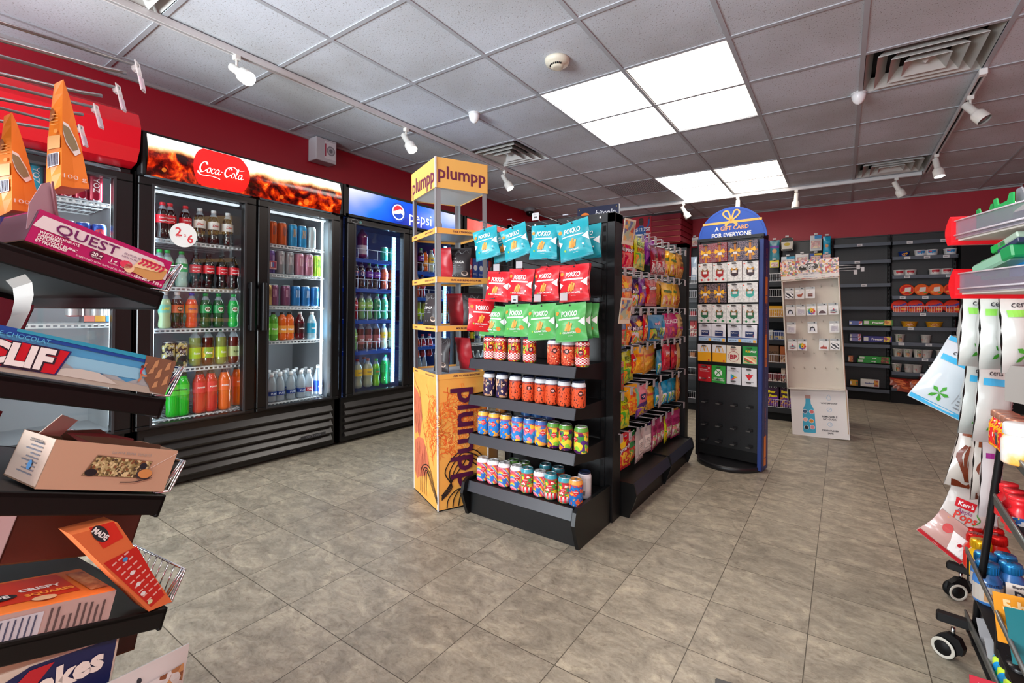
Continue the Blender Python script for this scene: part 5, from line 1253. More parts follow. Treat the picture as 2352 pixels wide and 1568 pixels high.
# local: x runs to the far-right edge, y to the left edge; corner nearest the camera at the origin
OR = M('#e0a24c', .55); PLUM = M('#4a0e34', .5); WE = M('#d8d8d6', .5); TX, TS = .30, .38
def orange_face(seed):
    return PAT('noise', ['#e0a24c', '#e0a24c', '#e39a44', '#e8b054'], 4 + seed, rough=.55)
m = MB(); m.bb((.006, .006, .006), (TX - .006, TS - .006, .716), OR); m.build('base_box', TW)
fx = flat((0, 0, 0), (1, 0, 0), (0, 0, 1), (0, -1, 0), .0008)      # right face
fy = flat((0, TS, 0), (0, -1, 0), (0, 0, 1), (-1, 0, 0), .0008)     # left face
m = MB(); m.bb((0, 0, .006), (TX, .006, .716), orange_face(0)); m.bb((0, .006, .006), (.006, TS, .716), orange_face(1))
rnd = random.Random(5)
def strands(f, cx, cy, rx, ry, n, seed):
    rr = random.Random(seed); cs = [M('#e8662a', .6), M('#f08a34', .6), M('#e87a2c', .6), M('#f6b860', .6), M('#d8541f', .6)]
    for i in range(n):
        a = rr.uniform(0, 6.28); q = rr.random() ** .6; x = cx + rx * q * math.cos(a); y = cy + ry * q * math.sin(a); d = rr.uniform(0, 6.28); P = [(x, y)]
        for s in range(5):
            d += rr.uniform(-1.1, 1.1); l = rr.uniform(.012, .026); x += l * math.cos(d); y += l * math.sin(d)
            x = max(.012, min((TX if f is fx else TS) - .012, x)); P.append((x, max(.02, min(.69, y))))
        m.stroke(f, P, rr.uniform(.0016, .0045), cs[i % 5], 1 + (i % 3))
strands(fx, .13, .45, .17, .17, 260, 1); strands(fy, .32, .46, .10, .17, 120, 2)
br = M('#b8543c', .6); dk = M('#6a2230', .6)
def mane(f, P0, n, seed, x0, x1, y0, y1):
    rr = random.Random(seed); m.art(f, P0, M('#c8684a', .6), 1)
    for i in range(n):
        x = rr.uniform(x0, x1); y = rr.uniform(y0 + .06, y1); m.stroke(f, [(x, y), (x + rr.uniform(-.004, .006), y - .03), (x + rr.uniform(-.006, .006), y - .06)], .0012, M('#8a3428', .6) if i % 2 else M('#d88a60', .6), 3)
mane(fy, [(.01, .62), (.06, .60), (.12, .56), (.145, .46), (.13, .40), (.10, .33), (.07, .36), (.03, .34), (.01, .40)], 70, 3, .012, .125, .34, .6)
mane(fy, [(.02, .30), (.08, .33), (.16, .34), (.22, .28), (.25, .21), (.2, .14), (.14, .12), (.09, .10), (.05, .08), (.02, .12)], 90, 4, .025, .21, .09, .32)
m.stroke(fy, [(.02, .68), (.06, .63), (.11, .6), (.14, .52), (.15, .45), (.2, .36), (.24, .28), (.26, .2)], .003, dk, 4)
ink = M('#231612', .6)
for k in range(4):
    o = .03 * k; m.stroke(fy, [(.12 + o, .03), (.13 + o, .12 + .03), (.19 + o * .6, .20 - o * .4), (.27 + o * .3, .2 - o), (.33, .12 - o * .4), (.38, .07 - o * .3)], .006, ink, 5)
for k in range(4):
    o = .026 * k; m.stroke(fx, [(.02, .06 + o * .3), (.08 - o * .3, .12), (.04 + o, .2), (.08 + o, .27 - o * .3), (.15, .31 - o * .6), (.23, .29 - o), (.285, .22 - o)], .0065, ink, 5)
    m.stroke(fx, [(.05 + o * 1.3, .01), (.06 + o * 1.3, .06), (.11 + o * .9, .1), (.18 + o, .1 - o * .3), (.29, .14 - o)], .0065, ink, 5)
m.text(fx, 'plumpp', .182, .375, .185, PLUM, 8, rot=-PI / 2, bold=.022, w=.60)
m.build('printed_panel', TW)
for (x, y) in ((-.001, -.001), (-.001, TS - .003), (TX - .003, -.001)): MB().box((x + .002, y + .002, .36), (.007, .007, .712), WE).build('edge_trim', TW)
m = MB(); m.bb((0, 0, 0), (TX, TS, .006), BLK2); m.build('base_plate', TW)
def band(z0, z1, txt, txt2):
    m = MB(); m.bb((-.003, -.003, z0), (TX + .003, 0, z1), OR); m.bb((-.003, -.003, z0), (0, TS + .003, z1), OR); m.bb((-.003, TS, z0), (TX + .003, TS + .003, z1), OR); m.bb((TX, -.003, z0), (TX + .003, TS + .003, z1), OR)
    m.box((-.003, -.003, (z0 + z1) / 2), (.006, .006, z1 - z0 + .002), WE)
    zc = (z0 + z1) / 2; g1 = flat((0, -.0035, 0), (1, 0, 0), (0, 0, 1), (0, -1, 0)); g2 = flat((-.0035, TS, 0), (0, -1, 0), (0, 0, 1), (-1, 0, 0))
    m.text(g1, txt, .17, zc, .013, PLUM, 1, bold=.03, w=.2); m.text(g2, txt2, .28, zc, .011, PLUM, 1, bold=.02, w=.14); m.text(g2, 'BENEFITS', .06, zc, .012, PLUM, 1, bold=.03, w=.06)
    return m
for z0, z1, a, b in ((.70, .728, 'ADD TO YOUR SMOOTHIE', 'ADD A SCOOP TO COFFEE'), (.955, .985, 'MIX IN HOT WATER', 'TO MAKE A WARM DRINK'), (1.215, 1.245, 'SOAK AND BLEND INTO A GEL', 'AND ADD TO ANY FOOD'), (1.475, 1.505, 'TAKE 1 TEASPOON A DAY', 'AS PART OF A ROUTINE')):
    band(z0, z1, a, b).build('shelf_edge', TW)
    m = MB(); m.bb((0, 0, z0 + .012), (TX, TS, z0 + .018), M('#8c9096', .4, .3)); m.build('shelf', TW)
m = MB()
for (x, y) in ((0, 0), (TX, 0), (0, TS), (TX, TS)):
    sx = 1 if x == 0 else -1; sy = 1 if y == 0 else -1
    m.box((x + sx * .0015, y + sy * .013, 1.22), (.003, .026, 1.02), STEEL); m.box((x + sx * .013, y + sy * .0015, 1.22), (.026, .003, 1.02), STEEL)
    m.build('post', TW); m = MB()
m = MB(); z0, z1 = 1.715, 1.875
for q in (((-.004, -.004, z0), (TX + .004, 0, z1)), ((-.004, -.004, z0), (0, TS + .004, z1)), ((-.004, TS, z0), (TX + .004, TS + .004, z1)), ((TX, -.004, z0), (TX + .004, TS + .004, z1))): m.bb(*q, M('#e9b25c', .55))
m.box((-.004, -.004, (z0 + z1) / 2), (.008, .008, z1 - z0 + .002), WE); m.bb((0, 0, z0 + .004), (TX, TS, z0 + .008), M('#e4e4e2', .5))
g1 = flat((0, -.0045, 0), (1, 0, 0), (0, 0, 1), (0, -1, 0)); g2 = flat((-.0045, TS, 0), (0, -1, 0), (0, 0, 1), (-1, 0, 0)); PL2 = M('#6a2440', .5)
m.text(g1, 'plumpp', TX / 2, 1.8, .125, PL2, 1, bold=.018, w=.28); m.text(g2, 'plumpp', TS / 2, 1.79, .14, PL2, 1, bold=.018, w=.35)
m.build('header_sign', TW)
def chaga():
    b, f = pillow(.13, .19, .05, M('#2a2426', .45), seed=3, top=.1, bot=.02, back=M('#a8202a', .4)); w = M('#d8d4d0', .5)
    b.text(f, 'CHAGA', -.005, -.085, .021, w, 3, bold=.02, w=.075); b.text(f, 'plumpp', -.03, -.06, .008, w, 3); b.rect(f, -.04, -.105, .01, -.103, GREY, 3); b.rect(f, -.04, -.115, .02, -.113, GREY, 3)
    b.disc(f, .035, -.15, .02, M('#b8a090'), 2, 16, .014); b.disc(f, .035, -.146, .015, M('#3a2c28'), 3, 14, .008)
    for k in range(3): b.disc(f, -.04 + k * .017, -.16, .003, GREY, 3, 8)
    for k in range(4): b.stroke(f, [(-.055, -.012 - k * .006), (-.03, -.03 - k * .005), (-.01, -.012 - k * .004), (.015, -.035), (.035, -.012), (.055, -.03)], .0012, GREY, 3)
    return b.build('powder_pouch', None, label='x', category='pouch')
CHG = chaga()
from mathutils import Matrix as _Mx
TM = Matrix.Translation((-1.745, 1.826, 0)) @ Euler((0, lean, R(65.5))).to_matrix().to_4x4()
def tower(lx, ly, lz, rz, lab, tilt=0):
    p = TM @ Vector((lx, ly, lz)); put(CHG, p, 0, lab, 'pouches on the orange tower', rot=(tilt, 0, R(65.5) + rz))
tower(.27, .12, .972 + .192, R(-8), 'black pouch with white lettering facing out on the middle tower shelf, nearest the crisp bags', R(-7))
tower(.20, .22, .972 + .192, R(118), 'pouch turned to its red back on the middle shelf of the tower', R(-12))
tower(.06, .20, .972 + .192, R(-70), 'black pouch seen edge-on at the middle tower shelf corner', R(-6))
tower(.10, .16, .718 + .192, R(-72), 'black pouch standing on the tower base ledge', R(-4))
tower(.20, .12, .718 + .192, R(108), 'pouch with its red back out, leaning on the tower base ledge', R(-14))
tower(.22, .18, 1.235 + .192, R(-40), 'dark pouch behind the front post on the upper tower shelf', R(-4))
tower(.12, .22, 1.235 + .192, R(118), 'red-backed pouch on the upper tower shelf', R(-14))
p = TM @ Vector((.04, .06, 1.493)); t = thing('dropper_bottle', 'small dark dropper bottle on the top tower shelf', 'bottle', p)
MB().lathe([(.014, 0, M('#8a2420', .4)), (.015, .004, M('#1a1414', .3)), (.015, .045), (.008, .055), (.008, .06)], M('#1a1414', .3), 14).build('bottle_body', t); MB().lathe([(.009, .058), (.009, .075), (.005, .08), (.004, .095)], BLK, 12).build('dropper_cap', t)
# ---------------------------------------------------------------- spinning gift card stand
GS = thing('gift_card_stand', 'tall black rotating card stand with a blue half-round sign', 'display stand', (-.652, 3.66, 0), R(-8))
m = MB(); m.lathe([(.215, 0), (.22, .006), (.22, .03), (.21, .036), (0, .038)], M('#18181a', .35), 40); m.build('round_base', GS)
m = MB(); m.bb((-.205, -.045, .05), (.205, .045, 1.59), pegmat('#0c0d11', .0254, .004)); m.bb((-.205, -.047, .05), (.205, -.044, .12), BLK2); m.build('pegboard_panel', GS)
m = MB(); m.bb((-.225, -.06, .03), (-.203, .055, 1.60), BLK, .003); m.bb((.203, -.06, .02), (.222, .055, 1.60), BLK, .003); m.build('side_frame', GS)
m = MB(); m.bb((-.225, -.06, 1.59), (.222, .055, 1.612), DGR); m.build('top_cap', GS)
BLU = M('#1c3478', .4); ORG = M('#e8923a', .5)
m = MB(); m.bb((.222, -.075, .012), (.228, .06, 1.575), BLU); m.bb((.2, -.075, .012), (.228, -.069, 1.575), BLU)
f = flat((.2285, 0, 0), (0, 1, 0), (0, 0, 1), (1, 0, 0), .0008)
for z, tx, w in ((1.42, 'GIFT CARDS', .2), (1.03, 'ENTERTAINMENT', .3), (.62, 'PREPAID CREDIT CARDS', .3), (.33, 'MOBILE TOP UPS', .2)): m.text(f, tx, -.008, z, .035, M('#b86a5a', .5) if z != .62 else M('#6a80b8'), 1, rot=-PI / 2, w=w, bold=.02)
for z, h in ((1.23, .18), (.82, .22), (.14, .2)): m.rect(f, -.035, z - h / 2, .015, z + h / 2, ORG); m.rect(f, -.03, z - h / 2 + .05, .01, z - h / 2 + .055, BLU, 2)
m.build('blue_side_panel', GS)
m = MB(); hp = [(.232 * math.cos(PI * k / 36), .232 * math.sin(PI * k / 36) * .97) for k in range(37)]
m.M = Matrix.Translation((0, -.02, 1.60)); m.prism(hp, 1, -.004, .004, M('#2450ac', .45))
f = flat((0, -.0045, 0), (1, 0, 0), (0, 0, 1), (0, -1, 0), .0008)
m.rect(f, -.20, .112, .20, .128, M('#f2b45a', .5)); ro = M('#f2b45a', .5)
for s in (-1, 1):
    m.stroke(f, [(0, .13), (s * .03, .15), (s * .055, .178), (s * .045, .2), (s * .022, .196), (s * .008, .16), (0, .132)], .011, ro, 2)
    m.art(f, [(0, .13), (s * .035, .088), (s * .045, .1), (s * .055, .092), (s * .022, .13)], ro, 2)
m.stroke(f, [(.218 * math.cos(PI * k / 20), .218 * math.sin(PI * k / 20) * .96) for k in range(1, 20)], .0016, M('#1c3a80'), 2)
m.text(f, 'A', -.098, .078, .04, WHT, 3, bold=.025); m.text(f, 'GIFT CARD', .022, .078, .04, M('#f0a868', .5), 3, bold=.02, w=.2, sx=.95); m.text(f, 'FOR EVERYONE', 0, .032, .04, WHT, 3, bold=.025, w=.285, sx=.95)
m.build('header_sign', GS)
def card(style):
    w, h = .094, .122; b = MB(); f = flat((0, -.0022, 0), (1, 0, 0), (0, 0, 1), (0, -1, 0), .0006)
    if style in ('red', 'navy', 'black', 'wred', 'wnavy', 'wteal', 'wgreen'):
        w, h = .098, .134; box = style[0] != 'w'
        bc = {'red': '#8c2430', 'navy': '#262e48', 'black': '#26242a'}.get(style, '#d6d6d2'); b.box((0, 0, -h / 2), (w, .014, h), M(bc, .4), .002); f = flat((0, -.0075, 0), (1, 0, 0), (0, 0, 1), (0, -1, 0), .0006)
        if box:
            b.rect(f, -w / 2, -h, w / 2, 0, PAT('noise', [bc, bc, '#8a7478', bc], 160), 1)
            b.rect(f, -.007, -h, .007, 0, M('#c07828', .4), 2); b.rect(f, -w / 2, -.068, w / 2, -.062, M('#c07828', .4), 2); yb = M('#e8b02c', .35); zc, sc = -.062, 1.0
        else:
            b.rect(f, -w / 2 + .001, -h + .001, w / 2 - .001, -.001, PAT('voro', ['#dcdcd8', '#d0d0cc', '#c4c6c2', '#e0e0dc'], 90), 1)
            gc = {'wred': '#a8282c', 'wnavy': '#3a2c34', 'wteal': '#3aa89c', 'wgreen': '#2a6a4a'}[style]
            b.art(f, [(-.026, -.05), (.026, -.05), (.024, -.09), (0, -.104), (-.024, -.09)], M(gc, .4), 2); b.disc(f, 0, -.073, .024, M('#7a5a3a' if style != 'wred' else '#a8282c'), 1, 14); yb = M('#c89030' if style == 'wnavy' else '#8a6238', .4); zc, sc = -.052, .62
            b.rect(f, -w / 2 + .006, -.02, -w / 2 + .016, -.014, M('#e05030'), 2)
            if style in ('wred', 'wgreen'):
                for s in (-1, 1): b.disc(f, s * .024, -.118, .008, M('#c83a3a' if style == 'wred' else '#2a7a4a'), 2, 12)
        for s in (-1, 1):
            b.art(f, [(0, zc), (s * .03 * sc, zc + .02 * sc), (s * .036 * sc, zc - .004 * sc), (s * .03 * sc, zc - .014 * sc)], yb, 4); b.art(f, [(0, zc - .004), (s * .034 * sc, zc - .036 * sc), (s * .016 * sc, zc - .042 * sc)], M('#d89a24' if box else '#8a6238', .4), 3)
        b.rect(f, -.014, zc - .024, .014, zc - .006, M('#dcd8d4'), 5)
    else:
        b.box((0, 0, -h / 2), (w, .004, h), M({'mc': '#e8a820', 'bp': '#dcd4c0', 'sub': '#1a8a3c', 'tim': '#b81a24', 'xbox': '#2a9a38', 'play': '#d8dade', 'ct': '#dcdcde', 'pre': '#d4d6da'}[style], .4), .002)
        if style == 'mc':
            b.rect(f, -w / 2, -.056, w / 2, 0, M('#d8dadc'))
            for s in (-1, 1): b.stroke(f, [(s * .0, -.05), (s * .006, -.022), (s * .014, -.013), (s * .022, -.026), (s * .027, -.052)], .0045, M('#e8a820', .4), 2)
            b.rect(f, .025, -.118, .036, -.107, M('#d8402c'), 2)
        if style == 'bp': b.disc(f, 0, -.075, .036, M('#a82230'), 1, 24); b.disc(f, 0, -.075, .033, M('#dcd4c0'), 2, 24); b.text(f, 'BP', 0, -.077, .042, M('#a82230'), 3, bold=.04); b.text(f, 'Boston', 0, -.024, .014, M('#a82230'), 2); b.text(f, 'Pizza', 0, -.035, .012, M('#a82230'), 2)
        if style == 'sub': b.text(f, 'SUB', -.012, -.035, .017, M('#e8c020'), 2, 'C', .05); b.text(f, 'WAY', .022, -.035, .017, M('#f0f0e8'), 2, 'C', .05); b.rect(f, -w / 2 + .006, -.118, w / 2 - .004, -.065, M('#d0c8b8'), 1); b.rect(f, -w / 2 + .012, -.114, w / 2 - .008, -.07, PAT('wave', ['#d8b070', '#4a8a3a', '#c83a2c', '#e8d8a8', '#e0a878'], 9, dist=4), 2)
        if style == 'tim': b.text(f, 'GIFT CARD', -.008, -.035, .011, WHT, 1, bold=.02); b.text(f, 'CARTE CADEAU', 0, -.047, .009, WHT, 1); b.text(f, '25', -.032, -.1, .016, WHT, 1, bold=.03); b.text(f, '15', .03, -.022, .014, WHT, 1, bold=.03); b.rect(f, .026, -.095, .036, -.088, WHT)
        if style == 'xbox':
            b.disc(f, 0, -.05, .026, M('#e4ece4'), 1, 22); g = M('#2a9a38', .4)
            for s in (-1, 1): b.stroke(f, [(s * .018, -.072), (s * .006, -.052), (-s * .008, -.04), (-s * .016, -.032)], .006, g, 2)
            b.text(f, 'GIFT CARD', 0, -.09, .013, WHT, 1, bold=.03); b.text(f, 'CARTE CADEAU', 0, -.103, .011, WHT, 1, bold=.02)
        if style == 'play':
            b.text(f, 'Google Play', 0, -.028, .015, M('#6a6e74'), 1, w=.07); q = [(-.02, -.05), (-.02, -.096), (.026, -.073)]
            b.art(f, [q[0], q[1], (-.002, -.073)], M('#2a8ad8'), 1); b.art(f, [q[0], (-.002, -.073), (.01, -.065)], M('#2aa84a'), 1); b.art(f, [q[1], (.01, -.081), (-.002, -.073)], M('#e0403a'), 1); b.art(f, [(-.002, -.073), (.01, -.081), q[2], (.01, -.065)], M('#f0b820'), 1)
        if style == 'ct': b.art(f, [(-.026, -.045), (.026, -.045), (0, -.085)], M('#d0202c'), 1); b.art(f, [(-.006, -.045), (.006, -.045), (0, -.034)], M('#2a7a3a'), 2); b.rect(f, -.028, -.098, .028, -.094, GREY)
        if style == 'pre': b.art(f, [(.01, 0), (w / 2, 0), (w / 2, -.05)], M('#e4e6ea'), 1); b.rect(f, -.026, -.084, .028, -.046, M('#1c3060', .4), 2); b.text(f, 'PayPower', 0, -.058, .011, WHT, 3, bold=.02, w=.044); b.rect(f, -w / 2, -.096, w / 2, -.09, M('#2a4a8c'), 2); b.rect(f, -w / 2, -h + .001, w / 2, -.097, M('#a8c4dc'), 2); b.text(f, 'EASY TO USE', -.012, -.11, .008, INK, 3, bold=.03); b.rect(f, .024, -.121, .042, -.102, M('#e0a840'), 3); b.rect(f, .026, -.078, .024 - .0, -.07, M('#e05a2a'), 4)
    b.rect(f, -.015, -.014, .015, -.009, BLK2, 6)
    return b.build('gift_card', None, label='x', category='gift card')
CR = {}
CDL = dict(red='dark red gift wrap card with yellow bow', navy='navy gift wrap box card with yellow bow', black='black gift wrap box card with yellow bow', wred='white card with a red parcel', wnavy='white card with a dark parcel', wteal='white card with a teal parcel',
    wgreen='white card with a green parcel', pre='white prepaid card with dark blue panel', mc='white and yellow card with golden arches', bp='cream card with round red monogram', sub='green sandwich card', tim='red gift card', xbox='green card with a white ball', play='white card with a coloured triangle', ct='white card with a red triangle')
RS = [(546, ['red', 'red', 'navy', 'navy']), (592, ['wred', 'wred', 'wnavy', 'wnavy']), (640, ['black', 'black', 'wteal', 'wteal']), (688, ['wgreen'] * 4), (734, ['pre'] * 4), (782, ['mc', 'mc', 'bp', 'sub']), (830, ['tim', 'xbox', 'play', 'ct'])]
GM = Matrix.Translation((-.652, 3.66, 0)) @ Matrix.Rotation(R(-8), 4, 'Z')
for r_, (v, L) in enumerate(RS):
    z = ony(1680, v, 3.6).z
    for c_, k in enumerate(L):
        if k not in CR: CR[k] = card(k)
        q = L.count(k); w_ = '' if q == 1 else (f', {ORD[c_]} along' if q == 4 else (', outer' if c_ in (0, 3) else ', inner'))
        put(CR[k], GM @ Vector((-.152 + c_ * .1005, -.085 - .01 * ((c_ + r_) % 2), z)), 0, f'{CDL[k]} in row {("one","two","three","four","five","six","seven")[r_]} of the card stand{w_}', 'gift cards on the rotating stand', rot=(R(2), random.uniform(-.02, .02), R(-8)))
for r_ in range(11):
    z = [ony(1680, v, 3.6).z for v, _ in RS][r_] - .012 if r_ < 7 else (.60, .43, .27, .16)[r_ - 7]
    for c_ in range(4):
        t = thing('card_hook', f'black card hook, row {("one","two","three","four","five","six","seven","eight","nine","ten","eleven")[r_]}, {ORD[c_]} along, on the card stand', 'display hook', GM @ Vector((-.152 + c_ * .1005, 0, z)), R(-8), 'black hooks of the card stand')
        m = MB(); m.box((0, -.078, 0), (.026, .066, .003), M('#2c2c2e', .3)); m.box((0, -.048, 0), (.03, .006, .02), BLK); m.box((0, -.111, .003), (.026, .003, .008), M('#4a4a48', .3)); m.build('hook_blade', t)
# ---------------------------------------------------------------- sticker display stand
SD = thing('sticker_display', 'white cardboard floor display for stickers with a busy printed header', 'display stand', (-.165, 4.91, 0), rot=(0, R(-3.2), R(1)))
WC = M('#d2cbc0', .6); WC2 = M('#c6beb2', .6)
m = MB(); m.bb((-.195, 0, 0), (.225, .006, .42), M('#dedcda', .55)); m.bb((-.195, .006, 0), (-.189, .24, .4), M('#b8b8b8', .6)); m.bb((.219, .006, 0), (.225, .24, .4), M('#c8b8a0', .6))
f = flat((0, -.0005, 0), (1, 0, 0), (0, 0, 1), (0, -1, 0), .0008); gt = M('#4a4a4e', .6); lb = M('#9cc0d8', .5)
for z, a, b_ in ((.30, 'WATERPROOF', None), (.185, 'REMOVABLE', 'NO GUCK'), (.065, 'DISHWASHER', 'SAFE')):
    m.text(f, a, .09, z, .02, gt, 1, bold=.03, w=.12)
    if b_: m.text(f, b_, .09, z - .022, .02, gt, 1, bold=.03)
m.stroke(f, [(.09, .375), (.105, .35), (.1, .33), (.09, .328), (.08, .33), (.075, .35), (.09, .375)], .003, lb)
for zc in (.245, .12): m.stroke(f, [(.09 + .018 * math.cos(k * .7), zc + .016 * math.sin(k * .7)) for k in range(10)], .003, lb)
m.stroke(f, [(.078, .235), (.1, .255)], .003, lb); m.disc(f, .096, .125, .006, lb)
bt = M('#3aa0c0', .4)
m.art(f, [(-.105, .035), (-.02, .035), (-.016, .05), (-.018, .2), (-.026, .25), (-.043, .29), (-.045, .335), (-.081, .335), (-.083, .29), (-.1, .25), (-.108, .2), (-.11, .05)], bt, 1); m.rect(f, -.084, .335, -.042, .365, M('#b08880', .4), 2)
for x, z, c in ((-.09, .22, '#3a5a78'), (-.04, .22, '#c86a6a'), (-.09, .15, '#e0a8a0'), (-.045, .14, '#c8802a'), (-.085, .08, '#20242c'), (-.04, .085, '#d08a90')): m.disc(f, x, z, .019, M('#e8e8e8'), 2, 12); m.disc(f, x, z, .016, M(c), 3, 12)
m.build('base_panel', SD)
m = MB(); z0, z1 = .42, 1.385
m.bb((-.212, .03, z0), (.212, .036, z1), WC2); m.bb((-.212, -.05, z0), (-.204, .03, z1), WC); m.bb((.204, -.05, z0), (.212, .03, z1), WC); m.bb((-.212, -.05, z0), (.212, .03, z0 + .008), WC); m.bb((-.212, -.05, z1 - .01), (.212, .03, z1), WC)
m.bb((.212, -.01, .05), (.218, .22, z1), M('#c0a888', .7)); m.bb((-.218, -.01, .3), (-.212, .2, z1), M('#a8a49c', .6)); m.build('tray_box', SD)
m = MB(); m.bb((-.216, -.055, 1.385), (.216, -.049, 1.55), PAT('voro', ['#d8a8a0', '#e8d8c8', '#c85a50', '#d8b060', '#8a9a7a', '#e0c8c8', '#7a6a90', '#e8e0d8'], 75))
f = flat((0, -.0555, 0), (1, 0, 0), (0, 0, 1), (0, -1, 0), .0008)
m.rect(f, -.214, 1.39, .214, 1.42, M('#dcd8d2')); m.rect(f, -.085, 1.42, .07, 1.438, M('#d0ccd0')); bl = M('#4a4844', .5)
for x, z, r in ((-.035, 1.485, .035), (.0, 1.492, .04), (.035, 1.49, .036), (-.05, 1.478, .026)): m.disc(f, x, z, r + .004, M('#e8e4e0'), 2, 18, (r + .004) * .72); m.disc(f, x, z, r, bl, 3, 18, r * .7)
m.text(f, 'STICKER', -.005, 1.498, .026, WHT, 4, bold=.04, w=.1, rot=.08); m.text(f, 'YOU', .005, 1.474, .026, WHT, 4, bold=.04, rot=.04)
m.text(f, 'Sticker - 4.49', -.005, 1.429, .016, gt, 4, w=.14); m.text(f, 'Make', -.09, 1.404, .015, GREY, 4); m.text(f, 'What Matters', -.0, 1.405, .015, M('#5a90c0'), 4, w=.12); m.text(f, 'Stick', .1, 1.406, .015, GREY, 4)
m.build('header_sign', SD)
SM = Matrix.Translation((-.165, 4.91, 0)) @ Euler((0, R(-3.2), R(1))).to_matrix().to_4x4()
def stk(style):
    b = MB(); w, h = .07, .098; b.box((0, 0, -h / 2), (w, .003, h), FILM); f = flat((0, -.002, 0), (1, 0, 0), (0, 0, 1), (0, -1, 0), .0006)
    b.rect(f, -w / 2, -.018, w / 2, -.001, M('#a8aeae', .4), 1); b.rect(f, .01, -.012, .022, -.005, INK, 2); b.rect(f, -w / 2 + .004, -.036, -w / 2 + .03, -.022, M('#dcdcd8', .15), 1)
    z = -.064
    if style == 'flower':
        for k, c in enumerate(('#c83a3a', '#e07a2a', '#e0b82a', '#6aa83a', '#2a8a8a', '#2a6ab0', '#5a4a9a', '#b04a80')): a = k * PI / 4; b.disc(f, .02 * math.cos(a), z + .02 * math.sin(a), .009, M(c), 1, 10)
        b.disc(f, 0, z, .013, M('#e8c030'), 2, 14); b.disc(f, 0, z - .002, .006, M('#8a4a20'), 3, 10)
    elif style == 'bird': b.art(f, [(-.026, z), (-.01, z - .018), (.014, z - .018), (.022, z + .004), (.027, z + .02), (.012, z + .006), (-.008, z + .004)], M('#9a4a30'), 1)
    elif style == 'hair': b.rect(f, -.014, z - .016, .014, z + .014, M('#c8ccd8'), 1); b.art(f, [(-.022, z - .022), (-.016, z + .012), (0, z + .024), (.016, z + .012), (.022, z - .022), (.012, z - .01), (.01, z + .008), (-.01, z + .008), (-.012, z - .01)], INK, 2)
    elif style == 'books':
        for k, c in enumerate(('#8a3a44', '#5a8a8a', '#c8c0b8', '#4a5a7a')): b.art(f, [(-.026, z - .018 + k * .006), (.004, z - .024 + k * .006), (.028, z - .014 + k * .006), (0, z - .008 + k * .006)], M(c), 1 + k)
        b.disc(f, .002, z + .012, .005, M('#c8303a'), 5, 8)
    elif style == 'cake': b.rect(f, -.018, z - .02, .018, z + .006, M('#6a3a30'), 1); b.rect(f, -.018, z - .008, .018, z - .004, M('#d8a8a0'), 2)
    elif style == 'zebra': b.rect(f, -.028, z - .024, .028, z + .024, PAT('wave', ['#e8e8e8', '#1c1c20'], 22, dist=6), 1)
    elif style == 'hill': b.art(f, [(-.028, z - .022), (.028, z - .022), (.018, z - .004), (0, z + .006), (-.018, z - .002)], M('#5a4448'), 1)
    elif style == 'red': b.art(f, [(-.026, z - .022), (.026, z - .022), (.02, z - .002), (.004, z - .004), (0, z + .018), (-.008, z - .002), (-.024, z - .008)], M('#a84438'), 1)
    else: b.rect(f, -.024, z - .022, .024, z + .02, PAT('noise', ['#c8c4c8', '#a8a4b0', '#dcdcdc'], 60), 1)
    return b.build('sticker_pack', None, label='x', category='sticker pack')
SK = {}
SDN = dict(flower='rainbow flower', bird='brown bird', hair='black haired figure', books='pile of books', cake='slice of cake', zebra='black and white stripes', hill='dark hill', red='red shape', grey='grey print')
ST = [['grey0', 'bird', 'cake', None, None], ['hair', 'grey', 'flower', 'hill', 'books'], ['grey', None, 'hair', None, 'grey2'], ['books', 'flower', None, 'red', 'zebra'], [None] * 5, [None] * 5]
rz_ = [1.31, 1.16, 1.005, .855, .73, .60]
for r_ in range(6):
    for c_ in range(5):
        x = -.156 + c_ * .079; k = ST[r_][c_]; z = rz_[r_]
        t = thing('wire_hook', f'small wire hook, row {("one","two","three","four","five","six")[r_]}, {ORD[c_]} along, on the sticker display' + ('' if k else ', empty'), 'display hook', SM @ Vector((x, 0, z)), 0, 'wire hooks of the sticker display')
        m = MB(); m.tube([(0, .03, .0), (.0, -.045, .008), (0, -.05, .02)], .0016, M('#a8a49c', .4), 5); m.lathe([(.006, 0), (.006, .003)], WC, 8, (0, .028, -.001)); m.build('wire', t)
        if k:
            b = k.rstrip('02'); b = 'zebra' if k == 'grey0' else b
            if b not in SK: SK[b] = stk(b)
            put(SK[b], SM @ Vector((x, -.03, z + .004)), 0, f'clear sticker pack with a {SDN[b]}, row {("one","two","three","four")[r_]}, {ORD[c_]} along', 'sticker packs on the white display', rot=(0, random.uniform(-.05, .02), 0))
t = thing('tag_holder', 'clear price holders sticking out behind the sticker display', 'price holder', (0, 0, 0)); m = MB()
for (u, v) in ((1968, 592), (1978, 597), (1962, 604)): p = ony(u, v, 5.85); m.tube([(-.13, 5.85, p.z), (p.x, 5.83, p.z)], .002, WIRE, 5); m.box((p.x, 5.825, p.z - .02), (.028, .003, .045), FILM)
m.build('holder_wire', t)
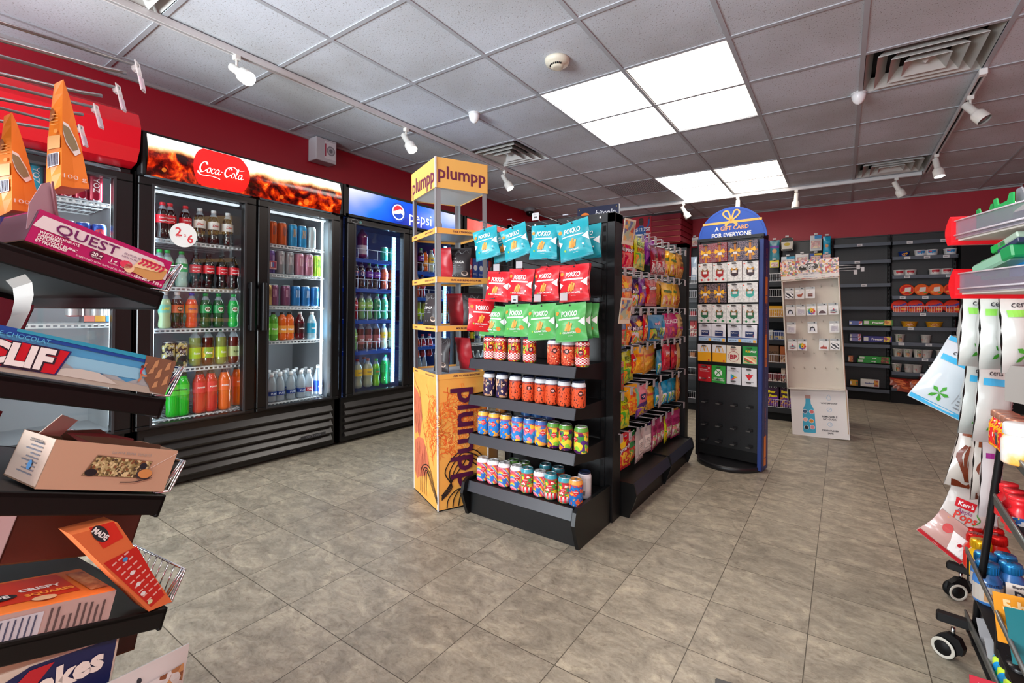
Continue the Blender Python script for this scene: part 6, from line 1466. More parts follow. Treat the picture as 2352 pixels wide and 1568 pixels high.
# ---------------------------------------------------------------- bitcoin machine with its sign
t = thing('cash_machine', 'dark cash machine with a navy sign reading bitcoin on top', 'cash machine', (-2.22, 4.78, 0))
MB().box((0, 0, .8), (.5, .45, 1.6), M('#1c2238', .35), .01).build('machine_body', t)
f = flat((0, -.018, .035), (1, 0, 0), (0, 0, 1), (0, -1, 0), .001); m = MB(); m.box((.01, 0, 1.925), (.49, .03, .62), M('#222844', .4)); m.disc(f, -.14, 2.08, .062, M('#e07a2a', .4), 1, 22); m.text(f, 'B', -.14, 2.08, .07, M('#f0c8a8'), 2, bold=.03)
m.text(f, 'bitcoin', .1, 2.125, .1, M('#c8ccd4', .4), 1, bold=.02, shear=.25, w=.24); m.text(f, 'MACHINE', .09, 2.025, .06, M('#c8ccd4', .4), 1, bold=.02, w=.27)
for x in (-.21, .23): m.disc(f, x, 2.175, .006, M('#c8b060', .3, .8), 1, 8)
m.build('header_sign', t)
# winner poster on the far corner cabinet
p0 = ony(1448, 494, 7.07); p1 = ony(1492, 545, 7.07)
t = thing('lottery_poster', 'red poster of a waving person in blue above a large amount', 'poster', (0, 7.068, 0))
m = MB(); m.bb((p0.x, -.004, p1.z), (p1.x, 0, p0.z), M('#a8182c', .45)); f = flat(((p0.x + p1.x) / 2, -.0045, p0.z), (1, 0, 0), (0, 0, 1), (0, -1, 0), .001)
m.art(f, [(-.1, -.34), (-.1, -.2), (-.04, -.14), (.02, -.14), (.06, -.2), (.07, -.34)], M('#2a5a9c'), 1); m.disc(f, -.01, -.085, .038, M('#4a2c20'), 2, 14, .05); m.disc(f, -.012, -.05, .036, M('#1a1210'), 1, 14, .024); m.rect(f, -.045, -.088, .01, -.076, INK, 3)
m.stroke(f, [(.05, -.2), (.1, -.14), (.11, -.05)], .026, M('#2a5a9c'), 2); m.disc(f, .11, -.03, .016, M('#5a3626'), 3, 10)
m.text(f, '$12,750', .02, -.2, .07, M('#e8e8ec'), 4, bold=.03, w=.24); m.text(f, 'winner', .09, -.265, .04, M('#e8e8ec'), 4, bold=.02); m.build('poster_sheet', t)
# ---------------------------------------------------------------- shelving along the far wall
YB, YF = 7.70, 7.45
BAYS = [(-1.95, -1.34), (-1.335, -.725), (-.72, -.115), (-.11, .487), (.49, 1.10)]
def zat(v, u=2000, y=YF): return ony(u, v, y).z
Z3 = [zat(v, 2100) for v in (530, 566, 610, 658, 697, 730, 766, 800, 835, 872)]
Z2 = [zat(v, 2000) for v in (538, 578, 632, 685, 733, 772, 817, 874)]
ZTOP = 2.10
def wall_bay(x0, x1, zs, lab, tags):
    t = thing('wall_shelving', lab, 'shelving unit', (0, 0, 0)); m = MB()
    m.bb((x0, YB - .03, 0), (x1, YB, ZTOP), pegmat('#101114', .03, .004)); m.build('back_panel', t)
    m = MB(); slot_post(m, x1 - .03, x1 + .0, YB - .07, YB - .03, 0, ZTOP, 'y-'); slot_post(m, x0, x0 + .012, YB - .06, YB - .03, 0, ZTOP, 'y-', wd=.003); m.bb((x0, YB - .05, ZTOP - .012), (x1, YB - .02, ZTOP), DGR); m.build('upright', t)
    for i, z in enumerate(zs):
        m = MB(); last = i == len(zs) - 1; yf = YF if i > 3 or last else YF + .03
        m.bb((x0 + .008, yf + .008, z - .02), (x1 - .008, YB - .03, z - .012), BLK); m.bb((x0 + .004, yf, z - .048), (x1 - .004, yf + .008, z - .006), M('#444b55', .35, .2))
        for x in (x0 + .005, x1 - .009): m.prism([(yf, z - .045), (YB - .03, z - .09), (YB - .03, z - .01), (yf, z - .01)], 0, x, x + .004, PWD)
        o = m.build('shelf', t)
        for k, u in enumerate(tags[i] if i < len(tags) else ()):
            q = MB(); x = ony(u, 700, yf).x; q.bb((x - .028, yf - .004, z - .044), (x + .028, yf - .001, z - .012), M('#c9cccf', .5)); f = flat((x, yf - .0045, z - .028), (1, 0, 0), (0, 0, 1), (0, -1, 0)); q.rect(f, -.02, -.006, .014, .004, GREY, 1); q.build('price_tag', o)
    m = MB(); m.bb((x0, YF + .02, 0), (x1, YF + .03, zs[-1] - .045), BLK2); m.build('kick_board', t)
    return t
wall_bay(*BAYS[3], Z2, 'black wall shelving bay, nearly empty, with freezer bag boxes low down', [[1972], [1967], [1983], [], [], [], [], []])
wall_bay(*BAYS[4], Z3, 'black wall shelving bay stocked with noodle cups and bowls', [[2087, 2165], [2082, 2127, 2171], [2082, 2178], [2072, 2124], [2119], [2091], [2070, 2133], [2125], [2121], [2086, 2117, 2150]])
for k in (0, 1, 2): wall_bay(*BAYS[k], [zat(v, 1800) for v in (640, 700, 760, 820, 868)], ('black wall shelving bay behind the end of the candy wall', 'black wall shelving bay behind the card stand', 'black pegged wall bay with small hanging goods')[k], [])
m = MB(); m.bb((1.115, YF, 0), (RX - .01, YB, 2.1), BLK2); m.build('dark_end_panel', label='black full-height end panel beside the noodle shelving', category='panel')
def tub(r0, r1, h, col, lidc, art=None, n=20, name='food_tub'):
    b = MB(); C_ = col if not isinstance(col, str) else M(col, .4); b.lathe([(r0, 0), (r0 + .002, .003), (r1, h - .006), (r1 + .003, h - .005, M(lidc, .4)), (r1 + .003, h, M(lidc, .4)), (r1 - .004, h - .001, M(lidc, .4)), (.001, h - .001, M(lidc, .4))], C_, n)
    rm = (r0 + r1) / 2; f = lambda a, bb_, k: Vector(((r0 + (r1 - r0) * bb_ / h + .0008 + .0005 * k) * math.sin(a / rm), -(r0 + (r1 - r0) * bb_ / h + .0008 + .0005 * k) * math.cos(a / rm), bb_))
    if art: art(b, f, h)
    return b.build(name, None, label='x', category='noodle cup' if 'noodle' in name else 'food tub')
def ta(c1, c2, txt): return lambda b, f, h: (b.rect(f, -.035, h * .12, .035, h * .85, M(c1, .4), 1, 2), b.rect(f, -.03, h * .62, -.002, h * .78, M('#c8202c'), 2, 1), b.text(f, txt, 0, h * .4, h * .4, M(c2), 3, bold=.03, w=.06))
TB = dict(
    kraft=tub(.042, .056, .068, '#1a3a8a', '#28509c', lambda b, f, h: (b.disc(f, .0, h * .45, .024, M('#e8a020', .4), 2, 14, .016, 1), b.disc(f, .02, h * .6, .012, M('#f0b840'), 3))),
    blue=tub(.05, .06, .075, '#e2e4e6', '#e4e8ea', ta('#2a84c0', '#f0f4f8', 'mr. N')), redt=tub(.05, .058, .072, '#e2e2e0', '#e8e8e6', ta('#b02434', '#f0e8e4', 'STEW')),
    ybowl=tub(.06, .08, .07, '#e0a020', '#e8a830', lambda b, f, h: (b.disc(f, 0, h * .48, .045, M('#e8d8b0'), 1, 18, .022, 1), b.disc(f, 0, h * .48, .036, M('#c84a30'), 2, 16, .014, 1), b.text(f, 'noodle', 0, h * .48, .022, M('#f0e4d0'), 4, bold=.02, w=.05)), name='noodle_bowl'),
    cup=tub(.036, .05, .1, '#d6d4cc', '#d8d8d4', lambda b, f, h: (b.rect(f, -.012, .01, .03, h * .5, PAT('blob', ['#d84a2a', '#3a7a3a', '#e8602a', '#c8a050'], 30), 1, 2), b.disc(f, .004, h * .78, .016, M('#4aa83a'), 2, 12, .01), b.text(f, 'ICHI', .006, h * .58, .018, M('#1a3a20'), 3, bold=.03)), name='noodle_cup'),
    cupr=tub(.036, .05, .1, '#cfcdc6', '#d8d8d4', lambda b, f, h: (b.rect(f, -.04, .01, -.01, h * .5, M('#c02a2a'), 1, 1), [b.rect(f, .0, h * (.2 + .08 * k), .03, h * (.23 + .08 * k), GREY, 1, 1) for k in range(7)]), name='noodle_cup'))
def bowl_lid(col, kind):
    b = MB(Matrix.Rotation(R(78), 4, 'X')); b.lathe([(.04, -.06), (.07, -.006), (.078, -.004, M(col, .3)), (.078, .0, M(col, .3)), (.0, .001)], M('#d8d4cc', .5), 26)
    f = lambda a, c, k: Vector((a, c, .001 + .0008 * k))
    if kind == 'kimchi': b.disc(f, 0, 0, .07, M('#e8702a', .3), 1, 22); b.disc(f, 0, .0, .062, M(col, .3), 2, 22); b.art(f, [(-.03, -.03), (.035, -.02), (.04, .035), (-.02, .03)], M('#dcdcd6'), 3); b.disc(f, -.035, -.028, .02, M('#f0a050'), 4, 12, .012); b.disc(f, .03, -.04, .016, M('#5a9a3a'), 4, 10, .01)
    else: b.disc(f, 0, 0, .072, M('#d8341c', .3), 1, 22); b.text(f, 'Ramen', 0, .016, .04, M('#2a3a9c'), 3, bold=.05, w=.11, rot=.35); b.disc(f, .03, -.03, .024, M('#f0a02a'), 2, 12, .014); b.disc(f, -.03, -.04, .03, M('#e8702c'), 2, 12, .016)
    return b.build('noodle_bowl', None, label='x', category='noodle bowl')
BL1, BL2, BL3 = bowl_lid('#d82a24', 'kimchi'), bowl_lid('#e8602a', 'kimchi'), bowl_lid('#d8301c', 'shin')
def back(src, u, z, lab, grp, y=YF + .09, dz=0, rz=0, sc=1):
    x = ony(u, 700, y).x; return put(src, (x, y, z - .011 + dz), rz, lab, grp, scale=sc)
gN = 'goods on the noodle shelving'
back(TB['kraft'], 2074, Z3[1], 'dark blue tub with orange pasta picture on the noodle shelving', gN, YF + .1)
for k, u in enumerate((2112, 2137, 2180)): back(TB['blue'], u, Z3[1], f'blue and white noodle tub, {ORD[k]} of three along the shelf', gN, YF + .1)
for k, u in enumerate((2064, 2089, 2146, 2172)): back(TB['redt'], u, Z3[2], f'red and white tub, {ORD[k]} of four along its shelf', gN, YF + .1)
for k, (u, s) in enumerate(((2082, BL1), (2116, BL2), (2149, BL2), (2184, BL1))): back(s, u, Z3[3], f'round noodle bowl tipped to show its paper-stickered lid, {ORD[k]} of four', gN, YF + .08, .078, 0, .95)
for k, u in enumerate((2066, 2102, 2146, 2188)): back(BL3, u, Z3[4], f'large red noodle bowl behind the wire fence, {ORD[k]} of four', gN, YF + .08, .078, 0, 1.12)
for k, u in enumerate((2088, 2145)): back(TB['ybowl'], u, Z3[5], f'yellow noodle bowl, {ORD[k]} of two', gN)
for zi, L in ((6, (2066, 2126, 2193)), (7, (2062, 2085, 2109, 2129, 2162, 2187)), (8, (2060, 2088, 2106, 2145, 2178))):
    for k, u in enumerate(L): back(TB['cupr' if u in (2126, 2129, 2088, 2106) else 'cup'], u, Z3[zi], f'white paper noodle cup, {ORD[k]} from the left, {("upper", "middle", "lower")[zi - 6]} row of cups', gN, rz=random.uniform(-.4, .4))
def fence(x0, x1, z, h, lab, y=YF):
    t = thing('wire_fence', lab, 'shelf fence', (0, y, z)); m = MB()
    m.tube([(x0, 0, h), (x1, 0, h)], .003, WIRE, 5); m.tube([(x0, 0, 0), (x1, 0, 0)], .003, WIRE, 5)
    for k in range(int((x1 - x0) / .022) + 1): m.box((x0 + k * .022, 0, h / 2), (.0022, .0022, h), WIRE)
    m.build('wire_grid', t)
fence(.51, 1.08, Z3[4], .07, 'white wire fence holding the large red noodle bowls')
pk = MB(); b_, f_ = pillow(.17, .11, .035, M('#8a3a24', .3), 9, .05, .05, 8, 6); b_.disc(f_, 0, -.05, .05, M('#c86a3a'), 1, 16, .03, 1); b_.rect(f_, -.07, -.03, .07, -.012, M('#a8282a'), 2, 2); PKT = b_.build('noodle_packet', None, label='x', category='packet')
for k, (u, dz, a) in enumerate(((2066, .115, .05), (2072, .085, -.05), (2082, .05, .1), (2106, .115, -.08), (2112, .085, 0), (2120, .05, -.25))):
    x = ony(u, 860, YF + .05).x; put(PKT, (x, YF + .07 - k % 3 * .02, Z3[9] + dz - .01), 0, f'brown instant noodle packet in the {("first", "second")[k // 3]} pile, {("topmost", "middle", "lowest")[k % 3]}', gN, rot=(R(-35), a, a))
t = thing('noodle_case', 'bright red noodle case with a black mark on the bottom shelf', 'box', (ony(2148, 860, YF + .08).x, YF + .1, Z3[9] - .01)); m = MB(); m.box((0, 0, .075), (.27, .12, .15), M('#c0121c', .35), .003); f = flat((0, -.0605, .075), (1, 0, 0), (0, 0, 1), (0, -1, 0))
for q in ([(-.05, .03), (.0, .045), (.05, .03), (.01, .02)], [(-.008, .03), (.008, .03), (.008, -.04), (-.008, -.04)], [(-.04, -.01), (0, .01), (.045, -.008), (0, -.0)]): m.art(f, q, INK, 1)
m.build('case_body', t)
def boxy(name, lab, u0, u1, v0, z, cols, txt, tc='#ffffff', y=YF + .06, d=.08, dz=0, cat='box', grp=None):
    a, c = ony(u0, v0, y), ony(u1, v0, y); w = c.x - a.x; h = max(.02, a.z - (z - .011 + dz)) if not isinstance(v0, tuple) else .05
    t = thing(name, lab, cat, ((a.x + c.x) / 2, y, z - .011 + dz), group=grp); m = MB(); m.box((0, d / 2, h / 2), (w, d, h), M(cols[0], .4), .002)
    f = flat((0, -.0006, 0), (1, 0, 0), (0, 0, 1), (0, -1, 0), .0006)
    if len(cols) > 1: m.rect(f, w * .22, h * .08, w * .46, h * .92, PAT('blob', cols[1:], 30), 1)
    m.rect(f, -w * .48, h * .2, -w * .32, h * .8, M('#d8dcd8'), 1)
    if txt: m.text(f, txt, 0, h * .5, h * .5, M(tc), 2, bold=.03, w=w * .5)
    m.build('carton', t); return t
boxy('freezer_bag_box', 'green freezer bag box on the higher box shelf', 1983, 2050, 717, Z2[4] if False else zat(728), ['#4a9a3a', '#c87a3a', '#e8c050'], 'Freezer')
boxy('freezer_bag_box', 'small blue-striped box beside the upper green freezer box', 1950, 1981, 720, zat(728), ['#5a6aa8', '#d05a5a', '#e0e0e8'], '')
boxy('freezer_bag_box', 'purple-blue freezer bag box on the middle box shelf', 1983, 2049, 754, zat(766), ['#3a3a8c', '#a84a7a', '#e8d030'], 'Freezer')
for k in range(2): boxy('wrap_box', ('lower', 'upper')[k] + ' thin striped box stacked left of the purple freezer box', 1952, 1979 - k, 757 - k * 8, zat(766), ['#7a7ab0', '#c85a5a', '#d8d8e8'], '', dz=k * .045)
for k in range(2): boxy('foil_box', ('lower', 'upper')[k] + ' long green wrap box of the stacked pair', 1971 + k * 3, 2046, 807 - k * 7, zat(815), ['#2a9a3a', '#a84a3a', '#6a3a2a'], 'wrap', dz=k * .045)
boxy('sandwich_bag_box', 'white and blue sandwich bag box on the bottom shelf', 1979, 2022, 853, zat(870), ['#dcdcd8', '#d89a3a', '#a84a3a'], 'Sandwich', '#1c3a8c')
boxy('snack_box', 'small red and yellow box beside the sticker display on the bottom shelf', 1955, 1973, 856, zat(870), ['#c8982a', '#c83a2a', '#4a8a3a'], '')
boxy('snack_box', 'small orange packet box by the sticker display, low shelf', 1950, 1961, 800, zat(815), ['#b87040', '#d8c8a8', '#8a3a2a'], '')
# hanging goods on the pegged bay
def hang(lab, u0, u1, v0, v1, fn, cat='packet', y=YF + .02, name='hanging_packet'):
    a, c = ony(u0, v0, y), ony(u1, v1, y); w, h = c.x - a.x, a.z - c.z; t = thing(name, lab, cat, ((a.x + c.x) / 2, y, a.z)); m = MB(); f = flat((0, -.012, 0), (1, 0, 0), (0, 0, 1), (0, -1, 0), .0008); fn(m, f, w, h); m.build('pack_body', t)
    k = MB(); k.tube([(0, YB - .03 - y, -.01), (0, -.03, -.005), (0, -.035, .006)], .003, HKD, 5); k.box((0, -.036, .014), (.04, .002, .02), M('#c4c4c4')); k.build('peg', t)
def hb(col, dark, bandc):
    def g(m, f, w, h):
        b, q = pillow(w, h, .03, M(col, .25), 4, .06, .04, 6, 8); m.add([tuple(p) for p in b.v], [x for x in b.f], M(col, .25), True); q2 = lambda a, c, k: q(a, c, k)
        m.rect(q2, -w * .48, -h * .4, w * .48, -h * .28, M(bandc), 2, 2); m.disc(q2, 0, -h * .55, w * .25, M('#c8905a'), 3, 12)
    return g
hang('teal bag with a purple band hanging on the pegged wall bay', 1764, 1787, 540, 584, hb('#2a7a8a', '', '#6a3aa0'))
def mask(m, f, w, h): m.art(f, [(-w / 2, -h * .2), (-w * .3, 0), (w * .3, 0), (w / 2, -h * .2), (w * .48, -h * .8), (w * .3, -h), (-w * .3, -h), (-w * .48, -h * .8)], M('#1c1c1a'), 1); m.art(f, [(-w * .45, -h * .3), (w * .45, -h * .3), (w * .4, -h * .85), (-w * .4, -h * .85)], M('#c8c4b8'), 2); m.disc(f, 0, -h * .5, w * .25, M('#b8a020'), 3, 12, h * .12); m.box((0, 0, -h / 2), (w * .9, .02, h * .9), M('#a8a49c'))
hang('pale grey pack with a yellow and black badge on the pegged wall bay', 1789, 1819, 534, 562, mask)
def blis(top, body, txt=''):
    def g(m, f, w, h):
        m.box((0, 0, -h / 2), (w, .006, h), M(body, .4)); m.box((0, -.006, -h * .58), (w * .8, .012, h * .6), M('#c0c4c8', .2)); m.rect(f, -w * .1, -h * .22, w / 2, -.002, M(top), 1); m.rect(f, -w * .4, -h * .85, w * .4, -h * .35, PAT('voro', ['#d8a0a0', '#e0d0b0', '#c8b0a8', '#b88a8a'], 50), 2)
        if txt: m.text(f, txt, 0, -h * .3, h * .16, INK, 3, w=w * .7)
    return g
hang('light blister card with blue corner and pink items on the pegged bay', 1856, 1883, 527, 560, blis('#2a8ac8', '#c4cacc'))
hang('slim cyan sleeve on the pegged bay next to the upright', 1886, 1904, 528, 567, hb('#1c9ac0', '', '#2aa8d0'))
hang('small yellow box hanging low by the card stand', 1765, 1786, 586, 601, blis('#e8d830', '#e0d024'))
hang('white card with a cyan corner hanging low on the pegged bay', 1791, 1822, 577, 599, blis('#2a9ac0', '#c4ccd0'))
hang('white bandage-like card above the sticker display header', 1824, 1854, 570, 590, blis('#dcdcdc', '#d8d8d6'))
hang('blue card with a yellow disc above the sticker display header', 1856, 1884, 568, 588, blis('#e8c820', '#1c4a9c'))
hang('pink card beside the blue one above the sticker display', 1886, 1904, 569, 586, blis('#dcd4d4', '#d8a0a8'))
hang('white documents-like pack hanging behind the end of the candy wall', 1585, 1600, 537, 556, blis('#dcdcdc', '#c8ccd0'))
# ---------------------------------------------------------------- middle island behind the card stand
IY = 5.45
IS = thing('island_shelving', 'black shelving island with wire fences behind the gift card stand', 'shelving unit', (0, 0, 0))
ix0, ix1 = -1.75, -.12
IZ = [ony(1790, v, IY).z for v in (632, 668, 714, 766, 819, 863, 922)]
m = MB(); m.bb((ix0, IY + .40, .02), (ix1, IY + .42, 1.50), pegmat('#0f1012')); m.build('back_panel', IS)
m = MB(); 
for x in (ix0, -1.0, ix1 - .03): slot_post(m, x, x + .03, IY + .36, IY + .40, 0, 1.5, 'y-')
m.bb((ix0, IY + .36, 1.47), (ix1, IY + .44, 1.50), PWD); m.build('upright', IS)
for i, z in enumerate(IZ):
    m = MB(); m.bb((ix0, IY + .008, z - .02), (ix1, IY + .4, z - .012), BLK); m.bb((ix0, IY, z - .055), (ix1, IY + .01, z - .008), M('#26282c', .35))
    for x in (ix0, ix1 - .004): m.prism([(IY, z - .05), (IY + .4, z - .08), (IY + .4, z - .01), (IY, z - .01)], 0, x, x + .004, PWD)
    m.build('shelf', IS)
    if i not in (0,) or True:
        m = MB(); hh = .075; m.tube([(ix0, IY + .004, z + hh), (ix1, IY + .004, z + hh)], .003, WIRE, 5); m.tube([(ix0, IY + .004, z), (ix1, IY + .004, z)], .003, WIRE, 5)
        for k in range(int((ix1 - ix0) / .02)): m.box((ix0 + k * .02, IY + .004, z + hh / 2), (.002, .002, hh), WIRE)
        m.build('wire_fence', IS)
m = MB(); m.bb((ix0, IY + .02, 0), (ix1, IY + .03, IZ[-1] - .05), BLK2); m.build('kick_board', IS)
def ibox(name, lab, u0, u1, v0, i, cols, txt='', tc='#fff', d=.12):
    a, c = ony(u0, v0, IY + .02), ony(u1, v0, IY + .02); z = IZ[i] - .011; w, h = c.x - a.x, a.z - z
    t = thing(name, lab, 'box', ((a.x + c.x) / 2, IY + .02, z)); m = MB(); m.box((0, d / 2, h / 2), (w, d, h), M(cols[0], .45), .003)
    f = flat((0, -.0006, 0), (1, 0, 0), (0, 0, 1), (0, -1, 0), .0006)
    if len(cols) > 1: m.rect(f, -w * .45, h * .08, w * .45, h * .45, PAT('blob', cols[1:], 26), 1)
    if name == 'cookie_box':
        for s in (-1, 1): m.disc(f, s * w * .2, h * .88, w * .13, M('#dcdcdc'), 2, 14); m.disc(f, s * w * .2, h * .86, w * .06, INK, 3, 10)
        y = M('#f0dc20', .4); m.text(f, 'Bear', -w * .08, h * .68, h * .2, y, 4, bold=.06, w=w * .6); m.text(f, 'Paws', w * .05, h * .5, h * .2, y, 4, bold=.06, w=w * .65); m.art(f, [(-w * .3, h * .42), (w * .42, h * .5), (w * .45, h * .3), (0, h * .34)], M('#6a2a9c'), 2)
    elif txt: m.text(f, txt, 0, h * .6, h * .35, M(tc), 2, bold=.03, w=w * .8)
    m.build('carton', t)
ibox('cookie_box', 'purple cookie box with googly eyes on the lowest island shelf, by the card stand', 1764, 1792, 868, 6, ['#3a1a3c', '#c87a3a', '#6a2a8a', '#e0a040'])
ibox('cookie_box', 'purple cookie box with googly eyes, partly behind the sticker display', 1794, 1824, 868, 6, ['#3a1a3c', '#c87a3a', '#6a2a8a', '#e0a040'])
for k in range(4): ibox('biscuit_packet', f'small dark red packet behind the fence of the second lowest island shelf, {ORD[k]} along', 1766 + k * 12, 1776 + k * 12, 844, 5, ['#7a2430', '#c8b098', '#5a1a20'])
ibox('biscuit_packet', 'tall pale packet on the second lowest island shelf', 1796, 1806, 831, 5, ['#c8b8a8', '#a84a3a', '#e0d0c0'])
ibox('cardboard_tray', 'brown kraft carton on the island shelf beside the card stand', 1763, 1790, 780, 4, ['#6a4a30'], 'OATS', '#3a281a', .2)
ibox('cardboard_tray', 'orange-sided kraft carton next to the brown one on the island', 1792, 1820, 782, 4, ['#a85a2a', '#c8a078', '#8a5a38'], '', '#fff', .2)
ibox('snack_pack', 'white pack on the island shelf beside the card stand edge', 1764, 1775, 745, 3, ['#b8bcc0', '#3a6ab0', '#c0a030'])
ibox('snack_pack', 'blue snack pack behind the wire fence of the island', 1777, 1812, 746, 3, ['#1c3a7a', '#3a5a9c', '#b8a060', '#20243a'])
ibox('snack_pack', 'bright yellow snack pack on the upper island shelf', 1765, 1812, 690, 2, ['#d8a018', '#e0b030', '#c88a20', '#e8d8a0'])
for k, (u0, v0, i, c) in enumerate(((1584, 706, 3, '#a82a30'), (1594, 725, 3, '#b83a34'), (1585, 800, 4, '#a87040'), (1584, 858, 5, '#b8a080'), (1594, 862, 5, '#a89a98'))):
    ibox('snack_pack', f'{("red","small red","orange-brown","beige","pinkish")[k]} pack seen in the gap between the candy wall and card stand, {("upper","upper","middle","lower","lower")[k]}', u0, u0 + 12, v0, i, [c, '#d8c8b8', c])
for k, (u0, c) in enumerate(((1584, '#9ab0c4'), (1593, '#b8c4cc'))):
    a = ony(u0 + 5, 580, IY); b, f = pillow(.07, .26, .03, M(c, .15, coat=.5), 7 + k, nu=6, nv=8); b.rect(f, -.02, -.2, .02, -.12, M('#e0e4e8'), 2, 1)
    b.build('sweet_bag', loc=(a.x, IY + .05, a.z), label=f'clear bluish bag hanging above the island, {("nearer the candy wall", "nearer the card stand")[k]}', category='sweet bag')
# ---------------------------------------------------------------- snack rack close by on the left
AL = R(-7.1)
LD = Vector((math.sin(AL), math.cos(AL), 0)); LN = Vector((math.cos(AL), -math.sin(AL), 0))
LM_ = Matrix(((LD.x, LN.x, 0, 0), (LD.y, LN.y, 0, 0), (0, 0, 1, 0), (0, 0, 0, 1)))     # local (s, t, z)
LI = LM_.inverted()
def lp(u, v, t=-1.0):
    r = ray(u, v); k = t / (r.x * LN.x + r.y * LN.y); p = LI @ (O + r * k); return (p.x, p.z)
SL = math.atan2(-.067, .216)
def LT(s, t, z, a=0.0): return LM_ @ Matrix.Translation((s, t, z)) @ Matrix.Rotation(a, 4, 'Y')
RK = thing('snack_rack', 'black multi-tier rack of bar boxes close to the camera', 'display rack', (0, 0, 0))
TK = M('#070708', .45, spec=.35)
def tray(s1, z1, s0, a, th, wd=.62):
    m = MB(LT(s1, -1.0, z1, a)); L = (s1 - s0) / math.cos(a)
    m.box((-L / 2, -wd / 2, -.006), (L, wd, .01), TK, .002); m.box((-L / 2, -.004, -th / 2), (L, .008, th), TK, .002); m.box((-.004, -wd / 2, -th / 2 - .002), (.008, wd, th + .004), TK, .002); m.box((-L / 2, -wd + .004, -th / 2), (L, .008, th), TK)
    m.build('tray', RK)
    for k in (0, 1):
        m = MB(LT(s1, -1.0, z1, a)); o = -.006 - k * .007
        m.tube([(-.02, o, .002), (.006, o, .006), (.014, o, .062), (.011, o, .064), (-.006, o, .012)], .0022, CHROME, 6); m.build('wire_end', RK)
    m = MB(LT(s1, -1.0, z1, a)); m.tube([(.014, -.006, .062), (.014, -wd + .02, .062)], .0022, CHROME, 6)
    for k in range(26): m.tube([(.008, -.02 - k * .0225, .006), (.0135, -.02 - k * .0225, .061)], .0014, CHROME, 5)
    m.build('wire_front', RK)
TRAYS = [(.482, 1.090, .12, .30, .030), (.487, .889, .12, .31, .034), (.489, .705, .12, .35, .036), (.494, .489, .12, .30, .036)]
for q in TRAYS: tray(q[0], q[1], q[2], q[3], q[4])
m = MB(LM_)
for t in (-1.58,): m.bb((.10, t, 0), (.14, t + .04, 1.62), TK)
m.bb((.10, -1.06, 0), (.14, -1.02, .40), TK); m.bb((.11, -1.6, .05), (.125, -1.0, .45), TK); m.bb((.09, -1.62, 0), (.5, -1.0, .03), TK); m.bb((.1, -1.63, 1.3), (.14, -1.0, 1.34), TK); m.build('rack_frame', RK)
m = MB(LM_); m.bb((.06, -1.9, 1.28), (.075, -1.0, 1.62), pegmat()); m.build('top_panel', RK)
for k, (u, v, u2, v2) in enumerate(((305, 170, 278, 186), (262, 222, 223, 240), (212, 268, 181, 284), (178, 315, 143, 322))):
    dd = (1.0, 1.14, 1.29, 1.45)[k]; a = lp(u, v, -dd); b = lp(0, (80, 157, 222, 275)[k], -dd); c = lp(u2, v2, -dd); e = lp(0, (118, 195, 252, 302)[k], -dd)
    t = thing('display_hook', f'long grey wire display hook, {("nearest", "second nearest", "third nearest", "farthest")[k]} of four above the bar boxes', 'display hook', (0, 0, 0)); m = MB(LM_)
    def ext(p, q): s = (q[1] - p[1]) / (q[0] - p[0]); return (.08, -dd, q[1] + s * (.08 - q[0]))
    HKL = M('#8f8d90', .3, .7)
    m.tube([ext(a, b), (a[0], -dd, a[1])], .0032, HKL, 8); dx = (c[0] - e[0]); m.tube([ext(c, e), (c[0] - .03, -dd, c[1] - .03 * (c[1] - e[1]) / dx - .002), (c[0] - .012, -dd, c[1] - .002), (c[0], -dd, c[1])], .0034, HKL, 8); m.build('hook_wire', t)
    m = MB(LM_ @ Matrix.Translation((a[0] + .003, -dd, a[1] - .018)) @ Matrix.Rotation(R(-12), 4, 'Y') @ Matrix.Rotation(R(38), 4, 'Z')); m.box((0, 0, 0), (.002, .026, .05), FILM); m.box((-.004, 0, .014), (.01, .014, .012), FILM, .002); m.box((.001, 0, -.012), (.003, .022, .022), M('#d4c4d4', .4)); m.build('price_holder', t)
def rbox(name, lab, s1, z1, a, L, h, w, col, side=None, t=-1.004, back=None, top=None, lid=True):
    """carton on a sloped tray: s1,z1 is its far lower edge on the tray; the side faces the room"""
    T = thing(name, lab, 'box', (0, 0, 0)); b = MB(LT(s1, t, z1, a)); C_ = M(col, .45)
    th = .0025
    b.box((-L / 2, -th / 2, h / 2), (L, th, h), C_); b.box((-L / 2, -w + th / 2, h / 2), (L, th, h), C_); b.box((-th / 2, -w / 2, h / 2), (th, w, h), C_); b.box((-L + th / 2, -w / 2, h / 2), (th, w, h), M(back or col, .45)); b.box((-L / 2, -w / 2, th / 2), (L, w, th), KRAFT)
    if lid: b.box((-L / 2, -w / 2, h - th / 2), (L, w, th), M(top or col, .45))
    else: b.box((-L / 2, -w / 2, h * .6), (L - .008, w - .008, h * .3), M('#6a4a3a', .6))
    b.build('carton', T)
    if side:
        q = MB(LT(s1, t, z1, a)); f = flat((-L, 0, 0), (1, 0, 0), (0, 0, 1), (0, 1, 0), .0007); side(q, f, L, h); q.build('printed_side', T)
    return T
